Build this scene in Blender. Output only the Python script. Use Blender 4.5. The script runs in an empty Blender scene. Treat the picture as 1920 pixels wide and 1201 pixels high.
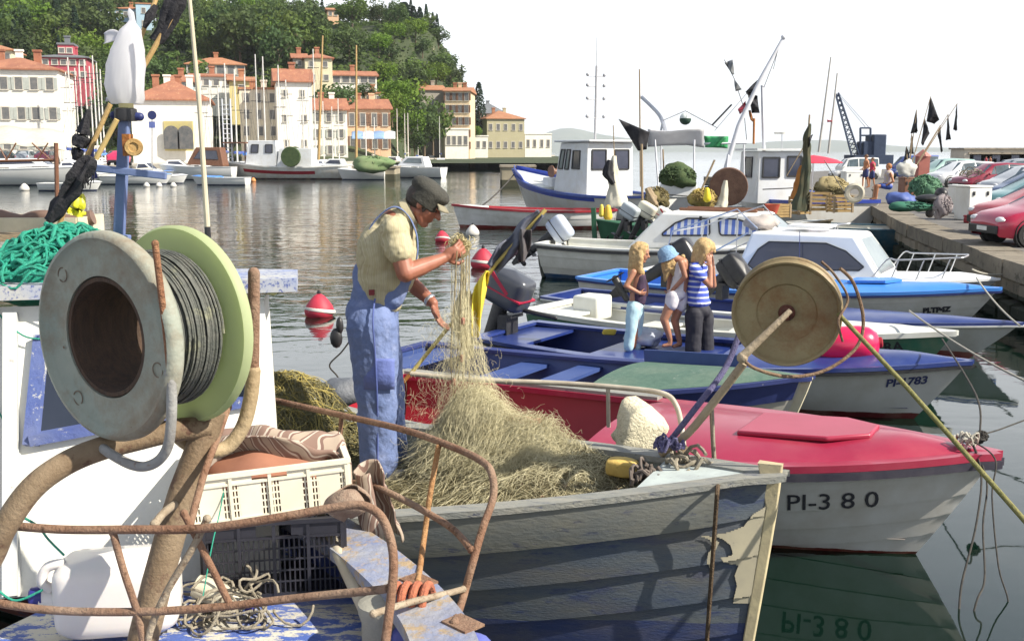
import bpy, math, random
from mathutils import Vector, Matrix, noise as mnoise
random.seed(7)
V = Vector
PI = math.pi
R_ = math.radians
scene = bpy.context.scene
# ---------------------------------------------------------------- camera
CAM_H, PITCH, FPX = 2.6, R_(9.0), 2000.0
cam_d = bpy.data.cameras.new("camera")
cam_d.lens = 36.0 * FPX / 1920.0
cam_d.clip_start = 0.05
cam_d.clip_end = 20000
cam = bpy.data.objects.new("camera", cam_d)
scene.collection.objects.link(cam)
cam.location = (0, 0, CAM_H)
cam.rotation_euler = (PI / 2 - PITCH, 0, 0)
scene.camera = cam
# ---------------------------------------------------------------- light
SUN_EL, SUN_AZ = R_(40), R_(111)           # azimuth clockwise from +Y (0 = ahead of camera)
sd = bpy.data.lights.new("sun", 'SUN')
sd.energy = 5.0
sd.angle = R_(0.5)
sd.color = (1.0, 0.93, 0.80)
sun = bpy.data.objects.new("sun", sd)
scene.collection.objects.link(sun)
to_sun = V((math.sin(SUN_AZ) * math.cos(SUN_EL), math.cos(SUN_AZ) * math.cos(SUN_EL), math.sin(SUN_EL)))
sun.rotation_euler = to_sun.to_track_quat('Z', 'Y').to_euler()
w = bpy.data.worlds.new("World")
scene.world = w
w.use_nodes = True
nt = w.node_tree
nt.nodes.clear()
N = nt.nodes.new
sky = N('ShaderNodeTexSky'); sky.sky_type = 'NISHITA'; sky.sun_disc = False
sky.sun_elevation = SUN_EL; sky.sun_rotation = SUN_AZ
sky.air_density = 1.0; sky.dust_density = 1.0; sky.ozone_density = 1.0; sky.altitude = 0
tc = N('ShaderNodeTexCoord'); mp = N('ShaderNodeMapping'); mp.inputs['Scale'].default_value = (1, 1, 3.2)
nz = N('ShaderNodeTexNoise'); nz.inputs['Scale'].default_value = 2.6; nz.inputs['Detail'].default_value = 7; nz.inputs['Roughness'].default_value = .58
cr = N('ShaderNodeValToRGB'); cr.color_ramp.elements[0].position = .42; cr.color_ramp.elements[1].position = .66
mx = N('ShaderNodeMix'); mx.data_type = 'RGBA'; cb_ = N('ShaderNodeMix'); cb_.data_type = 'RGBA'; cb_.inputs['A'].default_value = (4.2, 4.4, 4.7, 1); cb_.inputs['B'].default_value = (8.8, 9.1, 9.5, 1)
bg = N('ShaderNodeBackground'); bg.inputs['Strength'].default_value = .088
ow = N('ShaderNodeOutputWorld')
L_ = nt.links.new
L_(tc.outputs['Generated'], mp.inputs['Vector']); L_(mp.outputs[0], nz.inputs['Vector'])
L_(nz.outputs['Fac'], cr.inputs['Fac'])
spx = N('ShaderNodeSeparateXYZ'); L_(tc.outputs['Generated'], spx.inputs[0])
hz = N('ShaderNodeMapRange'); hz.inputs['From Min'].default_value = .22; hz.inputs['From Max'].default_value = .62; hz.inputs['To Min'].default_value = 1; hz.inputs['To Max'].default_value = 0; L_(spx.outputs['Z'], hz.inputs['Value'])
mxx = N('ShaderNodeMath'); mxx.operation = 'MAXIMUM'; L_(hz.outputs[0], mxx.inputs[0]); L_(hz.outputs[0], cb_.inputs['Factor']); L_(cb_.outputs['Result'], mx.inputs['B']); L_(cr.outputs['Color'], mxx.inputs[1]); L_(mxx.outputs[0], mx.inputs['Factor'])
L_(sky.outputs['Color'], mx.inputs['A']); L_(mx.outputs['Result'], bg.inputs['Color']); L_(bg.outputs[0], ow.inputs['Surface'])
scene.view_settings.view_transform = 'Standard'
scene.view_settings.look = 'None'
scene.view_settings.exposure = 0.78
scene.view_settings.gamma = 1
scene.cycles.max_bounces = 7
scene.cycles.diffuse_bounces = 3
scene.cycles.glossy_bounces = 4
scene.cycles.transparent_max_bounces = 12
scene.cycles.caustics_reflective = False
scene.cycles.caustics_refractive = False
scene.cycles.use_denoising = True

# ---------------------------------------------------------------- pixel helpers (photo 1920x1201 -> world)
CP, SP = math.cos(PITCH), math.sin(PITCH)
def ray(px, py):
    u, v = (px - 960) / FPX, (600.5 - py) / FPX
    return V((u, CP + v * SP, -SP + v * CP))
def P(px, py, Y):
    d = ray(px, py); return V((0, 0, CAM_H)) + d * (Y / d.y)
def PZ(px, py, z):
    d = ray(px, py); return V((0, 0, CAM_H)) + d * ((z - CAM_H) / d.z)
def proj(p):
    q = V(p) - V((0, 0, CAM_H)); dep = q.y * CP - q.z * SP; up = q.y * SP + q.z * CP
    return 960 + FPX * q.x / dep, 600.5 - FPX * up / dep
def PP(l): return [P(*a) for a in l]

# ---------------------------------------------------------------- mesh helpers
def rotz(a): return Matrix.Rotation(a, 3, 'Z')
def frame(d):
    d = V(d).normalized()
    a = V((0, 0, 1)) if abs(d.z) < .93 else V((1, 0, 0))
    u = d.cross(a).normalized(); return u, d.cross(u).normalized()
def spl(pts, k=6):
    pts = [V(p) for p in pts]; out = []
    for i in range(len(pts) - 1):
        p0 = pts[max(i - 1, 0)]; p1 = pts[i]; p2 = pts[i + 1]; p3 = pts[min(i + 2, len(pts) - 1)]
        for j in range(k):
            t = j / k
            out.append(.5 * ((2 * p1) + (p2 - p0) * t + (2 * p0 - 5 * p1 + 4 * p2 - p3) * t * t + (3 * p1 - p0 - 3 * p2 + p3) * t ** 3))
    out.append(pts[-1]); return out
class MB:
    def __init__(s): s.v = []; s.f = []; s.m = []
    def add(s, vs, fs, mi=0):
        o = len(s.v); s.v += [V(a) for a in vs]; s.f += [tuple(i + o for i in f) for f in fs]; s.m += [mi] * len(fs); return s
    def box(s, c, d, R=None, mi=0, taper=1.0):
        c = V(c); hx, hy, hz = d[0] / 2, d[1] / 2, d[2] / 2; vs = []
        for z in (-1, 1):
            k = taper if z > 0 else 1
            for x, y in ((-1, -1), (1, -1), (1, 1), (-1, 1)):
                p = V((x * hx * k, y * hy * k, z * hz)); vs.append(c + (R @ p if R else p))
        return s.add(vs, [(3, 2, 1, 0), (4, 5, 6, 7), (0, 1, 5, 4), (1, 2, 6, 5), (2, 3, 7, 6), (3, 0, 4, 7)], mi)
    def beam(s, a, b, w, h, mi=0):
        a, b = V(a), V(b); d = (b - a); u, v = frame(d); vs = []
        for p in (a, b):
            for i, j in ((-1, -1), (1, -1), (1, 1), (-1, 1)): vs.append(p + u * i * w / 2 + v * j * h / 2)
        return s.add(vs, [(3, 2, 1, 0), (4, 5, 6, 7), (0, 1, 5, 4), (1, 2, 6, 5), (2, 3, 7, 6), (3, 0, 4, 7)], mi)
    def tube(s, pts, r, n=8, mi=0, cap=True, flat=1.0):
        pts = [V(p) for p in pts]; k = len(pts)
        if k < 2: return s
        rr = r if isinstance(r, (list, tuple)) else [r] * k
        if len(rr) != k: rr = [rr[0] + (rr[-1] - rr[0]) * i / (k - 1) for i in range(k)] if len(rr) == 2 else [rr[min(len(rr) - 1, int(i * len(rr) / k))] for i in range(k)]
        u = None; vs = []
        for i in range(k):
            d = (pts[min(i + 1, k - 1)] - pts[max(i - 1, 0)])
            if d.length < 1e-9: d = V((0, 0, 1))
            d.normalize()
            if u is None: u, v = frame(d)
            else:
                u = (u - d * u.dot(d))
                if u.length < 1e-6: u, v = frame(d)
                u.normalize(); v = d.cross(u)
            for j in range(n):
                a = 2 * PI * j / n; vs.append(pts[i] + u * math.cos(a) * rr[i] + v * math.sin(a) * rr[i] * flat)
        fs = [(i * n + j, i * n + (j + 1) % n, (i + 1) * n + (j + 1) % n, (i + 1) * n + j) for i in range(k - 1) for j in range(n)]
        if cap: fs += [tuple(range(n - 1, -1, -1)), tuple((k - 1) * n + j for j in range(n))]
        return s.add(vs, fs, mi)
    def lathe(s, prof, o, ax, n=24, mi=0, closed=False, sx=1.0, u=None):
        o, ax = V(o), V(ax).normalized()
        if u is None: u, v = frame(ax)
        else: u = V(u).normalized(); v = ax.cross(u)
        vs = []
        for r, h in prof:
            for j in range(n):
                a = 2 * PI * j / n; vs.append(o + ax * h + u * math.cos(a) * r * sx + v * math.sin(a) * r)
        k = len(prof); rng = k if closed else k - 1
        fs = [(i * n + j, i * n + (j + 1) % n, ((i + 1) % k) * n + (j + 1) % n, ((i + 1) % k) * n + j) for i in range(rng) for j in range(n)]
        if not closed:
            if prof[0][0] > 1e-4: fs.append(tuple(range(n - 1, -1, -1)))
            if prof[-1][0] > 1e-4: fs.append(tuple((k - 1) * n + j for j in range(n)))
        return s.add(vs, fs, mi)
    def ball(s, c, r, n=12, R=None, mi=0):
        if not isinstance(r, (tuple, list)): r = (r, r, r)
        c = V(c); m = max(4, n // 2 + 1); vs = [];
        for i in range(1, m):
            th = PI * i / m
            for j in range(n):
                a = 2 * PI * j / n; p = V((r[0] * math.sin(th) * math.cos(a), r[1] * math.sin(th) * math.sin(a), r[2] * math.cos(th)))
                vs.append(c + (R @ p if R else p))
        t = V((0, 0, r[2])); vs += [c + (R @ t if R else t), c - (R @ t if R else t)]
        T = len(vs) - 2; fs = []
        for i in range(m - 2):
            for j in range(n): fs.append((i * n + j, (i + 1) * n + j, (i + 1) * n + (j + 1) % n, i * n + (j + 1) % n))
        for j in range(n): fs += [(T, j, (j + 1) % n), (T + 1, (m - 2) * n + (j + 1) % n, (m - 2) * n + j)]
        return s.add(vs, fs, mi)
    def cap(s, a, b, ra, rb, n=12, mi=0, flat=1.0):      # tapered capsule
        a, b = V(a), V(b); d = (b - a); L = d.length; d.normalize(); pr = []
        for i in range(5): t = PI / 2 * (1 - i / 4); pr.append((ra * math.cos(t), -ra * math.sin(t)))
        for i in range(5): t = PI / 2 * i / 4; pr.append((rb * math.cos(t), L + rb * math.sin(t)))
        pr[0] = (1e-5, pr[0][1]); pr[-1] = (1e-5, pr[-1][1])
        return s.lathe(pr, a, d, n, mi, sx=flat)
    def grid(s, rows, mi=0, cu=False, flip=False):
        n = len(rows[0]); k = len(rows); vs = [p for r in rows for p in r]; fs = []
        for i in range(k - 1):
            for j in range(n if cu else n - 1):
                f = (i * n + j, i * n + (j + 1) % n, (i + 1) * n + (j + 1) % n, (i + 1) * n + j)
                fs.append(f[::-1] if flip else f)
        return s.add(vs, fs, mi)
    def prism(s, poly, o, u, v, th, mi=0):               # polygon in plane (u,v) at o, extruded th along u x v
        o, u, v = V(o), V(u), V(v); n = u.cross(v).normalized(); k = len(poly)
        a = [o + u * p[0] + v * p[1] for p in poly]; b = [p + n * th for p in a]
        return s.add(a + b, [tuple(range(k - 1, -1, -1)), tuple(range(k, 2 * k))] + [(i, (i + 1) % k, k + (i + 1) % k, k + i) for i in range(k)], mi)
    def build(s, name, mat, parent=None, smooth=True, ang=38, noise=0):
        me = bpy.data.meshes.new(name)
        o_ = ORG.get(parent.name, V((0, 0, 0))) if parent else V((0, 0, 0))
        vs = [p - o_ for p in s.v] if o_.length > 0 else s.v
        me.from_pydata([tuple(p) for p in vs], [], s.f)
        mats = mat if isinstance(mat, (list, tuple)) else [mat]
        for m in mats: me.materials.append(m)
        if len(mats) > 1: me.polygons.foreach_set('material_index', s.m)
        if smooth:
            me.polygons.foreach_set('use_smooth', [True] * len(me.polygons))
            try: me.set_sharp_from_angle(angle=R_(ang))
            except Exception: pass
        me.update()
        o = bpy.data.objects.new(name, me); scene.collection.objects.link(o)
        if parent: o.parent = parent; ORG[o.name] = o_
        return o
ORG = {}
def tag(o, label=None, cat=None, group=None, kind=None):
    if label: o['label'] = label
    if cat: o['category'] = cat
    if group: o['group'] = group
    if kind: o['kind'] = kind
    return o
def thing(name, label, cat, loc=(0, 0, 0), rz=0, group=None, world=False):
    """world=True: children are written in world coordinates and re-based to loc"""
    o = bpy.data.objects.new(name, None); scene.collection.objects.link(o)
    o.location = loc; o.rotation_euler = (0, 0, rz); o.empty_display_size = .2
    if world: ORG[o.name] = V(loc)
    return tag(o, label, cat, group)
def struct(o): o['kind'] = 'structure'; return o
def dup(root, loc=None, rz=None, label=None, group=None, sc=None):
    def cp(o, par):
        c = o.copy(); scene.collection.objects.link(c)
        if par: c.parent = par
        for ch in [k for k in KIDS.get(o.name, [])]: cp(ch, c)
        return c
    def idx(o):
        KIDS[o.name] = [x for x in o.children]
        for x in o.children: idx(x)
    idx(root)
    r = cp(root, None)
    if loc is not None: r.location = loc
    if rz is not None: r.rotation_euler = (0, 0, rz)
    if sc is not None: r.scale = (sc, sc, sc) if not isinstance(sc, (tuple, list)) else sc
    if label: r['label'] = label
    if group: r['group'] = group
    return r
KIDS = {}
# ---------------------------------------------------------------- materials
def mat(name, c1, c2=None, sc=6, rough=.6, bump=.0, bsc=None, metal=0, c3=None, thr=.62, wsc=None, stretch=None,
        rnd=0, zb=None, zb2=None, trans=0, spec=.5, edge=.04, coat=0, det=6, sub=0, grime=None):
    """two-tone noise colour, optional chips (c3 over threshold), z-bands [(z,colour)...], per-object random value"""
    m = bpy.data.materials.new(name); m.use_nodes = True; t = m.node_tree; n = t.nodes; b = n['Principled BSDF']; l = t.links.new
    tc = n.new('ShaderNodeTexCoord'); src = tc.outputs['Object']
    if stretch:
        mp = n.new('ShaderNodeMapping'); mp.inputs['Scale'].default_value = stretch; l(src, mp.inputs['Vector']); src = mp.outputs[0]
    def nz(scale, d=det, ro=.6):
        x = n.new('ShaderNodeTexNoise'); x.inputs['Scale'].default_value = scale; x.inputs['Detail'].default_value = d
        x.inputs['Roughness'].default_value = ro; l(src, x.inputs['Vector']); return x.outputs['Fac']
    c2 = c2 or tuple(min(1, x * .8) for x in c1)
    rp = n.new('ShaderNodeValToRGB'); e = rp.color_ramp.elements; e[0].position = .33; e[1].position = .68
    e[0].color = (*c1, 1); e[1].color = (*c2, 1); f1 = nz(sc); l(f1, rp.inputs['Fac']); col = rp.outputs['Color']
    def mixc(fac, a, bcol):
        x = n.new('ShaderNodeMix'); x.data_type = 'RGBA'; l(fac, x.inputs['Factor']); l(a, x.inputs['A'])
        if isinstance(bcol, tuple): x.inputs['B'].default_value = (*bcol, 1)
        else: l(bcol, x.inputs['B'])
        return x.outputs['Result']
    def ramp(f, p0, p1):
        x = n.new('ShaderNodeValToRGB'); x.color_ramp.elements[0].position = p0; x.color_ramp.elements[1].position = p1; l(f, x.inputs['Fac']); return x.outputs['Color']
    if zb:
        sp = n.new('ShaderNodeSeparateXYZ'); l(tc.outputs['Object'], sp.inputs[0])
        wob = n.new('ShaderNodeMath'); wob.operation = 'MULTIPLY_ADD'; l(nz(3), wob.inputs[0]); wob.inputs[1].default_value = .05; l(sp.outputs['Z'], wob.inputs[2])
        for z, c in zb:
            lt = n.new('ShaderNodeMath'); lt.operation = 'LESS_THAN'; lt.inputs[1].default_value = z + .025
            l(wob.outputs[0], lt.inputs[0]); col = mixc(lt.outputs[0], col, c)
    if c3:
        fac = ramp(nz(wsc or sc * 3, 10, .74), thr - edge, thr + edge); col = mixc(fac, col, c3)
    if grime:
        fac = ramp(nz(2.2, 9), .45, .8); g = n.new('ShaderNodeMath'); g.operation = 'MULTIPLY'; g.inputs[1].default_value = .55; l(fac, g.inputs[0]); col = mixc(g.outputs[0], col, grime)
    if rnd:
        oi = n.new('ShaderNodeObjectInfo'); hs = n.new('ShaderNodeHueSaturation')
        mr = n.new('ShaderNodeMapRange'); mr.inputs['To Min'].default_value = 1 - rnd; mr.inputs['To Max'].default_value = 1 + rnd
        l(oi.outputs['Random'], mr.inputs['Value']); l(mr.outputs[0], hs.inputs['Value'])
        mr2 = n.new('ShaderNodeMapRange'); mr2.inputs['To Min'].default_value = .5 - rnd * .06; mr2.inputs['To Max'].default_value = .5 + rnd * .05
        mul = n.new('ShaderNodeMath'); mul.operation = 'FRACT'; m7 = n.new('ShaderNodeMath'); m7.operation = 'MULTIPLY'; m7.inputs[1].default_value = 7.3
        l(oi.outputs['Random'], m7.inputs[0]); l(m7.outputs[0], mul.inputs[0]); l(mul.outputs[0], mr2.inputs['Value']); l(mr2.outputs[0], hs.inputs['Hue'])
        l(col, hs.inputs['Color']); col = hs.outputs['Color']
    l(col, b.inputs['Base Color'])
    b.inputs['Roughness'].default_value = rough; b.inputs['Metallic'].default_value = metal
    b.inputs['Specular IOR Level'].default_value = spec
    if coat: b.inputs['Coat Weight'].default_value = coat; b.inputs['Coat Roughness'].default_value = .08
    if trans: b.inputs['Transmission Weight'].default_value = trans
    if sub: b.inputs['Subsurface Weight'].default_value = sub; b.inputs['Subsurface Radius'].default_value = (.02, .008, .004)
    if bump:
        bp = n.new('ShaderNodeBump'); bp.inputs['Strength'].default_value = bump; bp.inputs['Distance'].default_value = .02
        l(nz(bsc or sc * 4, 8), bp.inputs['Height']); l(bp.outputs[0], b.inputs['Normal'])
    return m
def leafmat(name, c1, c2, sc=.35, rnd=.25, tr=.35):
    m = mat(name, c1, c2, sc=sc, rough=.75, rnd=rnd, det=3, spec=.25)
    t = m.node_tree; n = t.nodes; b = n['Principled BSDF']; out = n['Material Output']
    tl = n.new('ShaderNodeBsdfTranslucent'); ms = n.new('ShaderNodeMixShader'); ms.inputs[0].default_value = tr
    cl = b.inputs['Base Color'].links[0].from_socket; t.links.new(cl, tl.inputs['Color'])
    t.links.new(b.outputs[0], ms.inputs[1]); t.links.new(tl.outputs[0], ms.inputs[2]); t.links.new(ms.outputs[0], out.inputs['Surface'])
    return m
translucent = leafmat
m_white = mat('white_paint', (.78, .78, .75), (.70, .70, .66), sc=3, rough=.45, grime=(.55, .5, .4))
m_gel = mat('white_gelcoat', (.80, .81, .82), (.74, .75, .75), sc=2, rough=.25, coat=.3)
m_cream = mat('cream_paint', (.62, .57, .42), (.50, .46, .33), sc=12, rough=.7, bump=.2, c3=(.25, .22, .16), thr=.7)
m_blue = mat('blue_paint', (.025, .06, .30), (.03, .08, .36), sc=6, rough=.45, c3=(.25, .3, .4), thr=.72, grime=(.10, .12, .18))
m_lblue = mat('light_blue_paint', (.05, .21, .62), (.06, .25, .68), sc=3, rough=.35)
m_navy = mat('navy_paint', (.012, .02, .10), (.018, .03, .14), sc=8, rough=.5, c3=(.18, .2, .24), thr=.7)
m_red = mat('red_gelcoat', (.33, .018, .055), (.28, .015, .045), sc=2, rough=.33, coat=.25, grime=(.42, .09, .11))
m_redin = mat('red_interior_paint', (.27, .008, .02), (.31, .012, .025), sc=4, rough=.5, grime=(.25, .02, .03))
m_green = mat('green_paint', (.01, .10, .05), (.015, .13, .07), sc=6, rough=.5)
m_dark = mat('dark_plastic', (.015, .015, .018), (.03, .03, .032), sc=20, rough=.45)
m_black = mat('black_rubber', (.012, .012, .012), (.02, .02, .02), sc=20, rough=.75)
m_rust = mat('rusty_pipe', (.17, .08, .045), (.27, .16, .10), sc=14, rough=.85, bump=.6, bsc=90, c3=(.10, .045, .02), thr=.58, wsc=34, grime=(.38, .33, .26))
m_tube = mat('worn_tube', (.36, .30, .22), (.24, .18, .12), sc=16, rough=.75, bump=.6, bsc=50, c3=(.13, .06, .03), thr=.6)
m_alu = mat('aluminium', (.62, .63, .65), (.5, .5, .52), sc=10, rough=.3, metal=.9)
m_wood = mat('weathered_wood', (.24, .17, .10), (.36, .28, .18), sc=5, rough=.8, bump=.4, stretch=(2, 12, 12), c3=(.12, .08, .05), thr=.66)
m_brown = mat('brown_varnish', (.14, .06, .03), (.20, .09, .05), sc=6, rough=.5)
m_glassd = mat('dark_glass', (.02, .025, .035), (.03, .035, .05), sc=2, rough=.08, spec=.8)
m_stone = mat('quay_stone', (.34, .29, .22), (.22, .19, .15), sc=1.6, rough=.9, bump=1.0, bsc=8, c3=(.12, .11, .09), thr=.6, wsc=4)
m_rope = mat('grey_rope', (.34, .30, .23), (.22, .19, .14), sc=60, rough=.9, bump=.5, bsc=200)
m_skin = mat('skin', (.34, .135, .085), (.27, .10, .06), sc=14, rough=.5, sub=.15)
m_skin2 = mat('tanned_child_skin', (.42, .20, .12), (.36, .165, .10), sc=14, rough=.5, sub=.15)
m_blond = mat('blond_hair', (.60, .42, .19), (.40, .26, .11), sc=9, rough=.55, stretch=(14, 14, 2), bump=.6, bsc=14)
m_letter = mat('black_lettering', (.012, .014, .025), (.02, .022, .03), sc=9, rough=.6)

# ---------------------------------------------------------------- hulls
def clamp(x, a=0, b=1): return max(a, min(b, x))
def sstep(a, b, x): t = clamp((x - a) / (b - a)); return t * t * (3 - 2 * t)
class Hull:
    def __init__(s, L, B, hs, hm, hb, rake=.6, d=.25, tw=.7, pw=2.3, rnd=.9, n=0, lap=.012, tm=.4, trake=.08):
        s.__dict__.update(locals()); del s.__dict__['s']
    def h(s, t):
        a, b, c = s.hs, s.hm, s.hb; m = .42
        return a * (t - m) * (t - 1) / (m) + b * t * (t - 1) / (m * (m - 1)) + c * t * (t - m) / (1 - m)
    def hb_(s, t):
        if t < s.tm: f = s.tw + (1 - s.tw) * math.sin(PI / 2 * t / s.tm)
        else: f = 1 - ((t - s.tm) / (1 - s.tm)) ** s.pw
        return s.B / 2 * f
    def pt(s, t, q, side=1, off=0):
        """q 0 at sheer .. 1 at keel"""
        b = s.hb_(t); h = s.h(t); d = s.d
        rr = s.rnd * (1 - t ** 3)
        th = q * PI / 2
        y = b * ((1 - rr) * (1 - q) + rr * math.cos(th) ** .75); z = h - (h + d) * ((1 - rr) * q + rr * math.sin(th))
        x = s.L * t - s.rake * (q ** 1.1) * t ** 4 + s.trake * q * (1 - t) ** 4
        if s.n:
            k = (q * s.n) % 1.0
            y += s.lap * k * (1 if t < .97 else (1 - t) / .03)
        return V((x, side * max(0, y + off), z))
    def sheer(s, x, side=1, inset=0, dz=0):
        t = clamp(x / s.L); b = max(0, s.hb_(t) - inset); return V((x, side * b, s.h(t) + dz))
    def qs(s):
        if not s.n: return [i / 12 for i in range(13)]
        o = []
        for i in range(s.n): o += [i / s.n + 1e-4, (i + .5) / s.n, (i + .9) / s.n, (i + .985) / s.n]
        return o + [1]
    def outer(s, mb, N=36, mi=0):
        qs = s.qs()
        for side in (1, -1):
            rows = [[s.pt(1 - (1 - i / N) ** 1.35, q, side) for q in qs] for i in range(N + 1)]
            mb.grid(rows, mi, flip=(side < 0))
        tr = [s.pt(0, q, 1) for q in qs] + [s.pt(0, q, -1) for q in reversed(qs[:-1])]
        mb.add(tr, [tuple(range(len(tr)))], mi)
    def inner(s, mb, th=.04, t0=0.01, t1=.98, q1=.72, N=26, mi=0, floor=True):
        for side in (1, -1):
            rows = []
            for i in range(N + 1):
                t = t0 + (t1 - t0) * i / N
                r = []
                for j in range(9):
                    q = q1 * j / 8; p = s.pt(t, q, side); p.y = side * max(0, abs(p.y) - th - (.012 if s.n else 0)); p.x = clamp(p.x, .03, 99); r.append(p)
                r[0].z += .0
                rows.append(r)
            mb.grid(rows, mi, flip=(side > 0))
            if floor:
                mb.grid([[r[-1], V((r[-1].x, 0, r[-1].z))] for r in rows], mi, flip=(side > 0))
        a = [rowp for rowp in [s.pt(t0, q1 * j / 8, 1) for j in range(9)]]
        b = [s.pt(t0, q1 * j / 8, -1) for j in range(8, -1, -1)]
        for p in a + b: p.x = .035
        mb.add(a + b, [tuple(range(18))], mi)
    def rail(s, mb, w=.07, th=.035, out=.03, dz=0, t0=0, t1=1, N=40, mi=0, q=0):
        """strip following the sheer, both sides, w wide inward, proud 'out' outward"""
        for side in (1, -1):
            rows = []
            for i in range(N + 1):
                t = t0 + (t1 - t0) * (1 - (1 - i / N) ** 1.3)
                p = s.pt(t, q, side); b = abs(p.y)
                yo, yi = b + out, max(b - w, -.0)
                if t > .985: yi = 0
                zt = p.z + th / 2 + dz; zb = p.z - th / 2 + dz; xo = p.x + (out if t > .99 else 0)
                rows.append([V((xo, side * yo, zb)), V((xo, side * yo, zt)), V((p.x, side * yi, zt)), V((p.x, side * yi, zb))])
            mb.grid(rows, mi, cu=True, flip=(side < 0))
            mb.add(rows[0], [(0, 1, 2, 3)], mi); mb.add(rows[-1], [(0, 1, 2, 3)], mi)
        if t0 == 0:
            p = s.pt(0, q); mb.box((0, 0, p.z + dz), (w, 2 * p.y, th - .004), mi=mi)
    def deck(s, mb, t0, t1=.995, camber=.04, inset=.02, dz=.0, N=16, mi=0, edge=True, aft_drop=.0, K=10):
        rows = []
        for i in range(N + 1):
            t = t0 + (t1 - t0) * i / N; b = max(.003, s.hb_(t) - inset); r = []
            for j in range(K + 1):
                k = -1 + 2 * j / K; r.append(V((s.L * t, k * b, s.h(t) + dz + camber * (1 - k * k) * min(1, b * 3))))
            rows.append(r)
        mb.grid(rows, mi, flip=True)
        if edge:
            bot = [V((p.x, p.y, p.z - .10)) for p in rows[0]]; mb.grid([bot, rows[0]], mi, flip=True)
        return rows
def text_mesh(string, size, fit=None, shear=0.0, extr=0, bold=0.0):
    cu = bpy.data.curves.new('lettering', 'FONT'); cu.body = string; cu.size = size; cu.shear = shear; cu.align_x = 'CENTER'; cu.resolution_u = 3
    cu.offset = bold; cu.space_character = fit or 1.0; cu.fill_mode = 'FRONT' if not extr else 'BOTH'; cu.extrude = extr
    o = bpy.data.objects.new('tmp', cu); scene.collection.objects.link(o)
    dg = bpy.context.evaluated_depsgraph_get(); me = bpy.data.meshes.new_from_object(o.evaluated_get(dg))
    vs = [v.co.copy() for v in me.vertices]; fs = [tuple(p.vertices) for p in me.polygons]
    bpy.data.objects.remove(o); bpy.data.curves.remove(cu); bpy.data.meshes.remove(me)
    return vs, fs
def hull_text(hl, string, xc, zc, size, side, m, parent, shear=0.0, fit=None, off=.008, wiggle=0, bold=.004, slope=0):
    vs, fs = text_mesh(string, size, fit, shear, bold=bold); out = []
    for v in vs:
        x = xc + v.x * (1 if side < 0 else -1); z = zc + v.y + slope * v.x
        lo, hi = 0.0, 1.0; t = clamp(x / hl.L, 0, .99)
        for _ in range(14):
            q = (lo + hi) / 2; p = hl.pt(t, q, side)
            if p.z > z: lo = q
            else: hi = q
            t = clamp(t + (x - p.x) / hl.L * .7, 0, .995)
        p = hl.pt(t, q, side); out.append(V((x, p.y + side * off, z)))
    mb = MB(); mb.add(out, fs); return mb.build('lettering', m, parent, smooth=False)
def hull_xz(bt, side, px, py):
    hl = bt.hl; best = None; t0, t1, q0, q1 = .02, .99, .0, .9
    for it in range(8):
        c = []
        for i in range(13):
            for j in range(13):
                t = t0 + (t1 - t0) * i / 12; q = q0 + (q1 - q0) * j / 12; p = hl.pt(t, q, side); a, b = proj(bt.o + bt.R @ p); c.append(((a - px) ** 2 + (b - py) ** 2, t, q, p))
        best = min(c, key=lambda k: k[0]); dt, dq = (t1 - t0) / 5, (q1 - q0) / 5
        t0, t1, q0, q1 = max(.0, best[1] - dt), min(.995, best[1] + dt), max(0, best[2] - dq), min(.98, best[2] + dq)
    return best[3].x, best[3].z
def hull_p(bt, side, px, py, off=.03):
    x, z = hull_xz(bt, side, px, py); hl = bt.hl; lo, hi = 0., 1.; t = clamp(x / hl.L, 0, .99)
    for _ in range(12):
        q = (lo + hi) / 2; p = hl.pt(t, q, side)
        if p.z > z: lo = q
        else: hi = q
        t = clamp(t + (x - p.x) / hl.L * .7, 0, .998)
    p = hl.pt(t, q, side, off); return bt.o + bt.R @ p
def text_px(bt, side, string, a, b, m, asp=.5, **k):
    """lettering on the hull between photo pixels a (left, mid height) and b (right)"""
    x0, z0 = hull_xz(bt, side, *a); x1, z1 = hull_xz(bt, side, *b); n = len(string); L = abs(x1 - x0)
    vs, _ = text_mesh(string, 1.0, k.get('fit'), k.get('shear', 0)); w_ = max(v.x for v in vs) - min(v.x for v in vs); size = L / w_
    return hull_text(bt.hl, string, (x0 + x1) / 2, (z0 + z1) / 2 - size * .35, size, side, m, bt.t, slope=(z1 - z0) / (x1 - x0) * (1 if side < 0 else -1), **k)
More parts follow.
